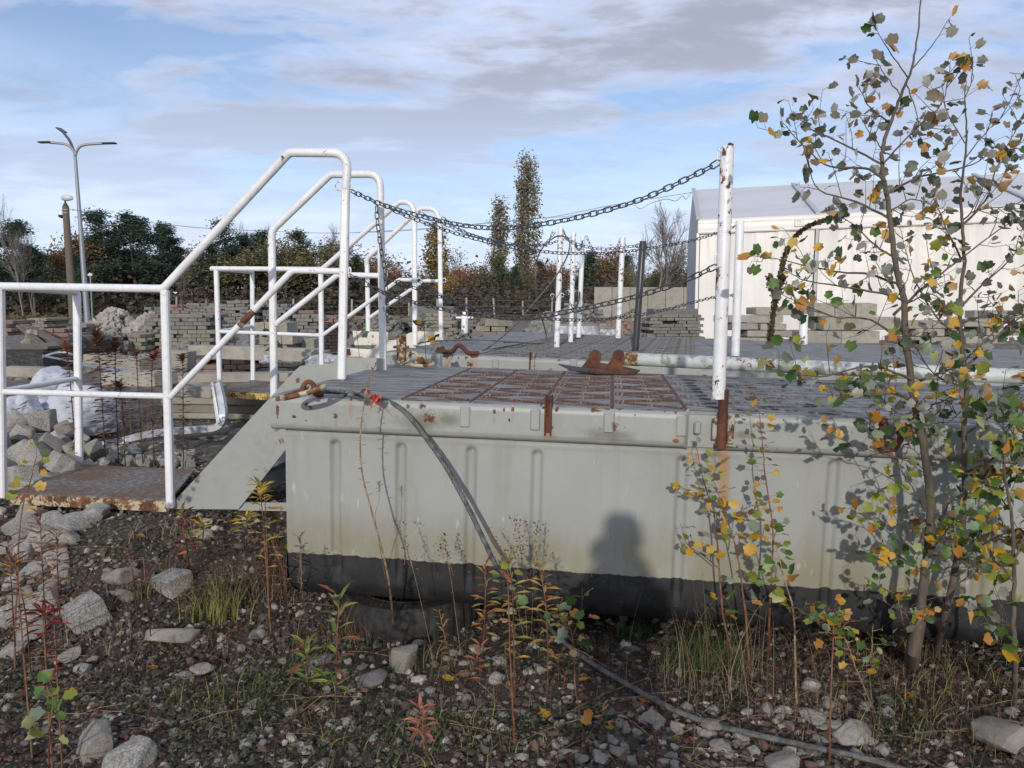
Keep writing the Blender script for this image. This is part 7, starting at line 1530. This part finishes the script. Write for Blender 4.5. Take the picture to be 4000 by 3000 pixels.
tuft('second patch of tall dry grass closer to the shoots', 2900, 2700, 55, .34, .16, DRY, 6, w=.0015, lean=.45); tuft('dense dark green needle grass under the dry grass', 2760, 2600, 420, .17, .09, DG, 7, w=.0016, lean=.7); tuft('small dark needle grass below the bitumen band', 2480, 2490, 160, .12, .05, DG, 8, w=.0016, lean=.9)
tuft('thin grass around the poplar trunks', 3620, 2600, 90, .15, .2, DRY + GRS, 9, w=.0016, lean=.7); tuft('dry grass in front of the poplar trunks', 3780, 2650, 80, .16, .25, DRY + GRS, 10, w=.0016, lean=.8); tuft('grey dry grass left of the leaning shoot', 2620, 2680, 22, .36, .1, DRY, 11, w=.0015, lean=.3)
tuft('short green grass by the small crimson weed', 560, 2330, 40, .12, .06, GRS + DG, 12); tuft('green grass wisps at the bottom left centre', 820, 2760, 90, .12, .12, DG + GRS, 13, lean=.6); tuft('green weeds carpet right of the front shoot', 1120, 2700, 200, .09, .2, DG, 14, lean=.8); tuft('low green wisps at the lower middle', 1500, 2920, 220, .10, .25, DG + GRS, 15, lean=.8)
tuft('brown grass behind the rail under the goldenrods', 480, 1700, 160, .30, .25, BRN + DRY, 16, lean=.6); tuft('dry grass under the landing edge', 620, 2090, 40, .14, .1, DRY, 17); tuft('dry grass near the lower right stone', 3560, 2760, 120, .14, .25, DRY + GRS, 18, lean=.7); tuft('dark weeds at the lower right', 3700, 2900, 120, .12, .25, DG + BRN, 19, lean=.7)
tuft('dry straws left among the granite stones', 420, 2500, 40, .2, .15, DRY, 20); tuft('grass beneath the thin umbel stalks', 1700, 2600, 80, .12, .12, DG + DRY, 22, lean=.5)
TG = BRN + DRY + [(.20, .08, .06), (.12, .07, .04)]
for k, (lab, u, v, n, h, sp) in enumerate((('tangle of dry reddish stems left of the grass tuft', 560, 2260, 150, .13, .22), ('tangle of dry brown stems under the stair stringer', 900, 2200, 220, .15, .22), ('tangle of red brown stalks along the pontoon corner', 1060, 2300, 200, .22, .12), ('brown tangle between the tilted sett and the tyre', 1150, 2500, 200, .14, .2),
    ('brown tangle among the granite stones at the left', 150, 2350, 200, .17, .25), ('dry tangle at the lower left', 350, 2700, 220, .11, .3), ('dry tangle right of the tyre below the goldenrods', 2000, 2620, 240, .13, .25), ('dry tangle at the bottom centre', 1700, 2850, 260, .10, .3), ('dry tangle under the small poplar shoots', 2950, 2700, 320, .16, .28),
    ('dry tangle around the poplar feet', 3500, 2640, 320, .14, .3), ('dry tangle at the lower right border', 3800, 2800, 240, .12, .25), ('dry tangle below the wire rope', 2500, 2900, 160, .08, .3), ('dry tangle at the bottom left centre', 950, 2850, 260, .09, .3))):
    tuft(lab, u, v, n, h, sp, TG, 60 + k, w=.0011, lean=.9)
# leaves fallen on the deck, on the ground
for k, (u, v, key) in enumerate(((2205, 1487, 'tan'), (2275, 1485, 'orange'), (2300, 1484, 'orange'), (2318, 1488, 'tan'), (2300, 1506, 'tan'), (2583, 1543, 'tan'), (2622, 1550, 'tan'), (2142, 1444, 'tan'), (1580, 1462, 'orange'), (2905, 1508, 'tan'), (2945, 1526, 'tan'), (2760, 1470, 'orange'), (2580, 1546, 'tan'), (2850, 1552, 'tan'), (1245, 1540, 'tan'), (3180, 1520, 'orange'), (3060, 1490, 'brown'))):
    p = d1(u, v, .008); o = inst('fallen_leaf', LEAFM[key][k % 6]); o.location = p; o.scale = (.03, .03, .03); o.rotation_euler = (rng.normal(0, .2), rng.normal(0, .2), rng.uniform(0, 6)); tag(o, 'dry leaf lying on the deck of the near pontoon', 'fallen leaf', 'leaves fallen on the near deck')
for k, (u, v, key) in enumerate(((1120, 2140, 'yellow'), (2115, 2815, 'yellow'), (2345, 2790, 'orange'), (1875, 2615, 'yellow'), (1770, 2670, 'yellow'), (850, 2790, 'tan'), (340, 2880, 'brown'), (730, 2170, 'orange'), (3270, 2690, 'yellow'), (1350, 2450, 'brown'), (600, 2630, 'orange'), (560, 2110, 'orange'), (2300, 2660, 'yellow'), (2500, 2730, 'orange'), (3560, 2720, 'yellow'), (3480, 2800, 'orange'), (3000, 2740, 'orange'), (150, 2960, 'brown'))):
    p = G(u, v); o = inst('fallen_leaf', LEAFM[key][k % 6]); o.location = p + (0, 0, .012); o.scale = (.045, .045, .045); o.rotation_euler = (rng.normal(0, .3), rng.normal(0, .3), rng.uniform(0, 6)); tag(o, 'fallen autumn leaf lying on the gravel', 'fallen leaf', 'leaves fallen on the gravel')

# ------------------------------------------------------------ the photographer, whose shadow falls on the hull
def skin(name, V, E, Rr, mat, parent, sub=2):
    m = bpy.data.meshes.new(name); m.from_pydata(V, E, []); o = inst(name, m, parent); m.materials.append(mat)
    o.modifiers.new('skin', 'SKIN'); 
    for d_, r in zip(m.skin_vertices[0].data, Rr): d_.radius = r if isinstance(r, tuple) else (r, r); d_.use_root = False
    m.skin_vertices[0].data[0].use_root = True; o.modifiers['skin'].use_smooth_shade = True
    s = o.modifiers.new('sub', 'SUBSURF'); s.levels = sub; s.render_levels = sub; return o
PX, PY = .0, -.42
person = thing('person', 'person in a dark jacket standing and holding up a phone with both hands', 'person', (PX, PY, 0))
t = NT('dark_jacket'); M['jacket'] = t.col((.04, .045, .06), .85); t = NT('skin'); M['skin'] = t.col((.5, .3, .22), .5); t = NT('jeans'); M['jeans'] = t.col((.05, .07, .12), .9); t = NT('brown_hair'); M['hair'] = t.col((.06, .035, .02), .7)
V = [(0, 0, .92), (0, 0, 1.08), (0, .0, 1.25), (0, .0, 1.38), (0, .01, 1.46), (0, .03, 1.54), (0, .04, 1.62),
     (-.16, 0, 1.37), (-.17, .08, 1.17), (-.10, .27, 1.30), (-.075, .33, 1.40), (.16, 0, 1.37), (.17, .08, 1.17), (.10, .27, 1.30), (.075, .33, 1.40),
     (-.10, 0, .86), (-.11, .02, .48), (-.11, 0, .09), (-.12, .14, .04), (.10, 0, .86), (.11, .02, .48), (.11, 0, .09), (.12, .14, .04)]
E = [(0, 1), (1, 2), (2, 3), (3, 4), (4, 5), (5, 6), (3, 7), (7, 8), (8, 9), (9, 10), (3, 11), (11, 12), (12, 13), (13, 14), (0, 15), (15, 16), (16, 17), (17, 18), (0, 19), (19, 20), (20, 21), (21, 22)]
Rr = [(.15, .11), (.14, .105), (.15, .11), (.14, .10), .055, (.075, .09), (.075, .09), .06, .045, .035, .028, .06, .045, .035, .028, .09, .06, .045, .04, .09, .06, .045, .04]
skin('body', V, E, Rr, M['jacket'], person)
for sx_ in (-1, 1):
    b = np.array((sx_ * .075, .335, 1.435))
    for k in range(4):
        q = b + (sx_ * .012, .0, .018 * (k - 1.5) + .02); MB().tube([q, q + (-sx_ * .01, .03, 0), q + (-sx_ * .03, .04, .0)], [.009, .0085, .007], 7).build('finger', M['skin'], person, local=True, smooth=True)
    MB().tube([b, b + (-sx_ * .01, -.012, .03), b + (-sx_ * .028, -.01, .04)], [.012, .010, .008], 7).build('thumb', M['skin'], person, local=True, smooth=True)
MB().tube([(0, .0, 1.33), (0, .01, 1.42), (0, .02, 1.50), (0, .03, 1.55)], [.185, .15, .115, .085], 16).build('hood_collar', M['jacket'], person, local=True, smooth=True)
m = rock_mesh(.1, 3, 3, .02, sq=(.8, .95, 1.15), name='head'); m.materials.append(M['skin']); inst('head', m, person, Matrix.Translation((0, .045, 1.60)))
m = rock_mesh(.108, 3, 5, .05, sq=(.84, .95, 1.05), name='hair'); m.materials.append(M['hair']); inst('hair', m, person, Matrix.Translation((0, .02, 1.635)))
MB().tube([(0, .13, 1.61), (0, .155, 1.585), (0, .14, 1.575)], [.006, .013, .008], 8).build('nose', M['skin'], person, local=True, smooth=True)
for sx_ in (-1, 1):
    MB().tube(ring_pts((sx_ * .082, .04, 1.60), .018, (1, .2, 0), 10), .006, 5, closed=True).build('ear', M['skin'], person, local=True, smooth=True)
    MB().tube([(sx_ * .032, .125, 1.62), (sx_ * .032, .134, 1.62)], [.011, .008], 8).build('eye', M['blackpost'], person, local=True, smooth=True)
MB().tube([(-.022, .135, 1.555), (0, .142, 1.553), (.022, .135, 1.555)], .004, 5).build('mouth', M['rust'], person, local=True)
for sx_ in (-1, 1): MB().tube([(sx_ * .105, .0, .90), (sx_ * .113, .022, .48), (sx_ * .112, .0, .10)], [.105, .078, .062], 14).build('trouser_leg', M['jeans'], person, local=True, smooth=True)
ph = MB().box((0, 0, 0), (.15, .009, .072), bev=.003).mesh('phone'); ph.materials.append(M['blackpost']); o = inst('phone', ph); o.location = (0, -.06, 1.475); tag(o, 'black phone held up sideways in both hands', 'phone')
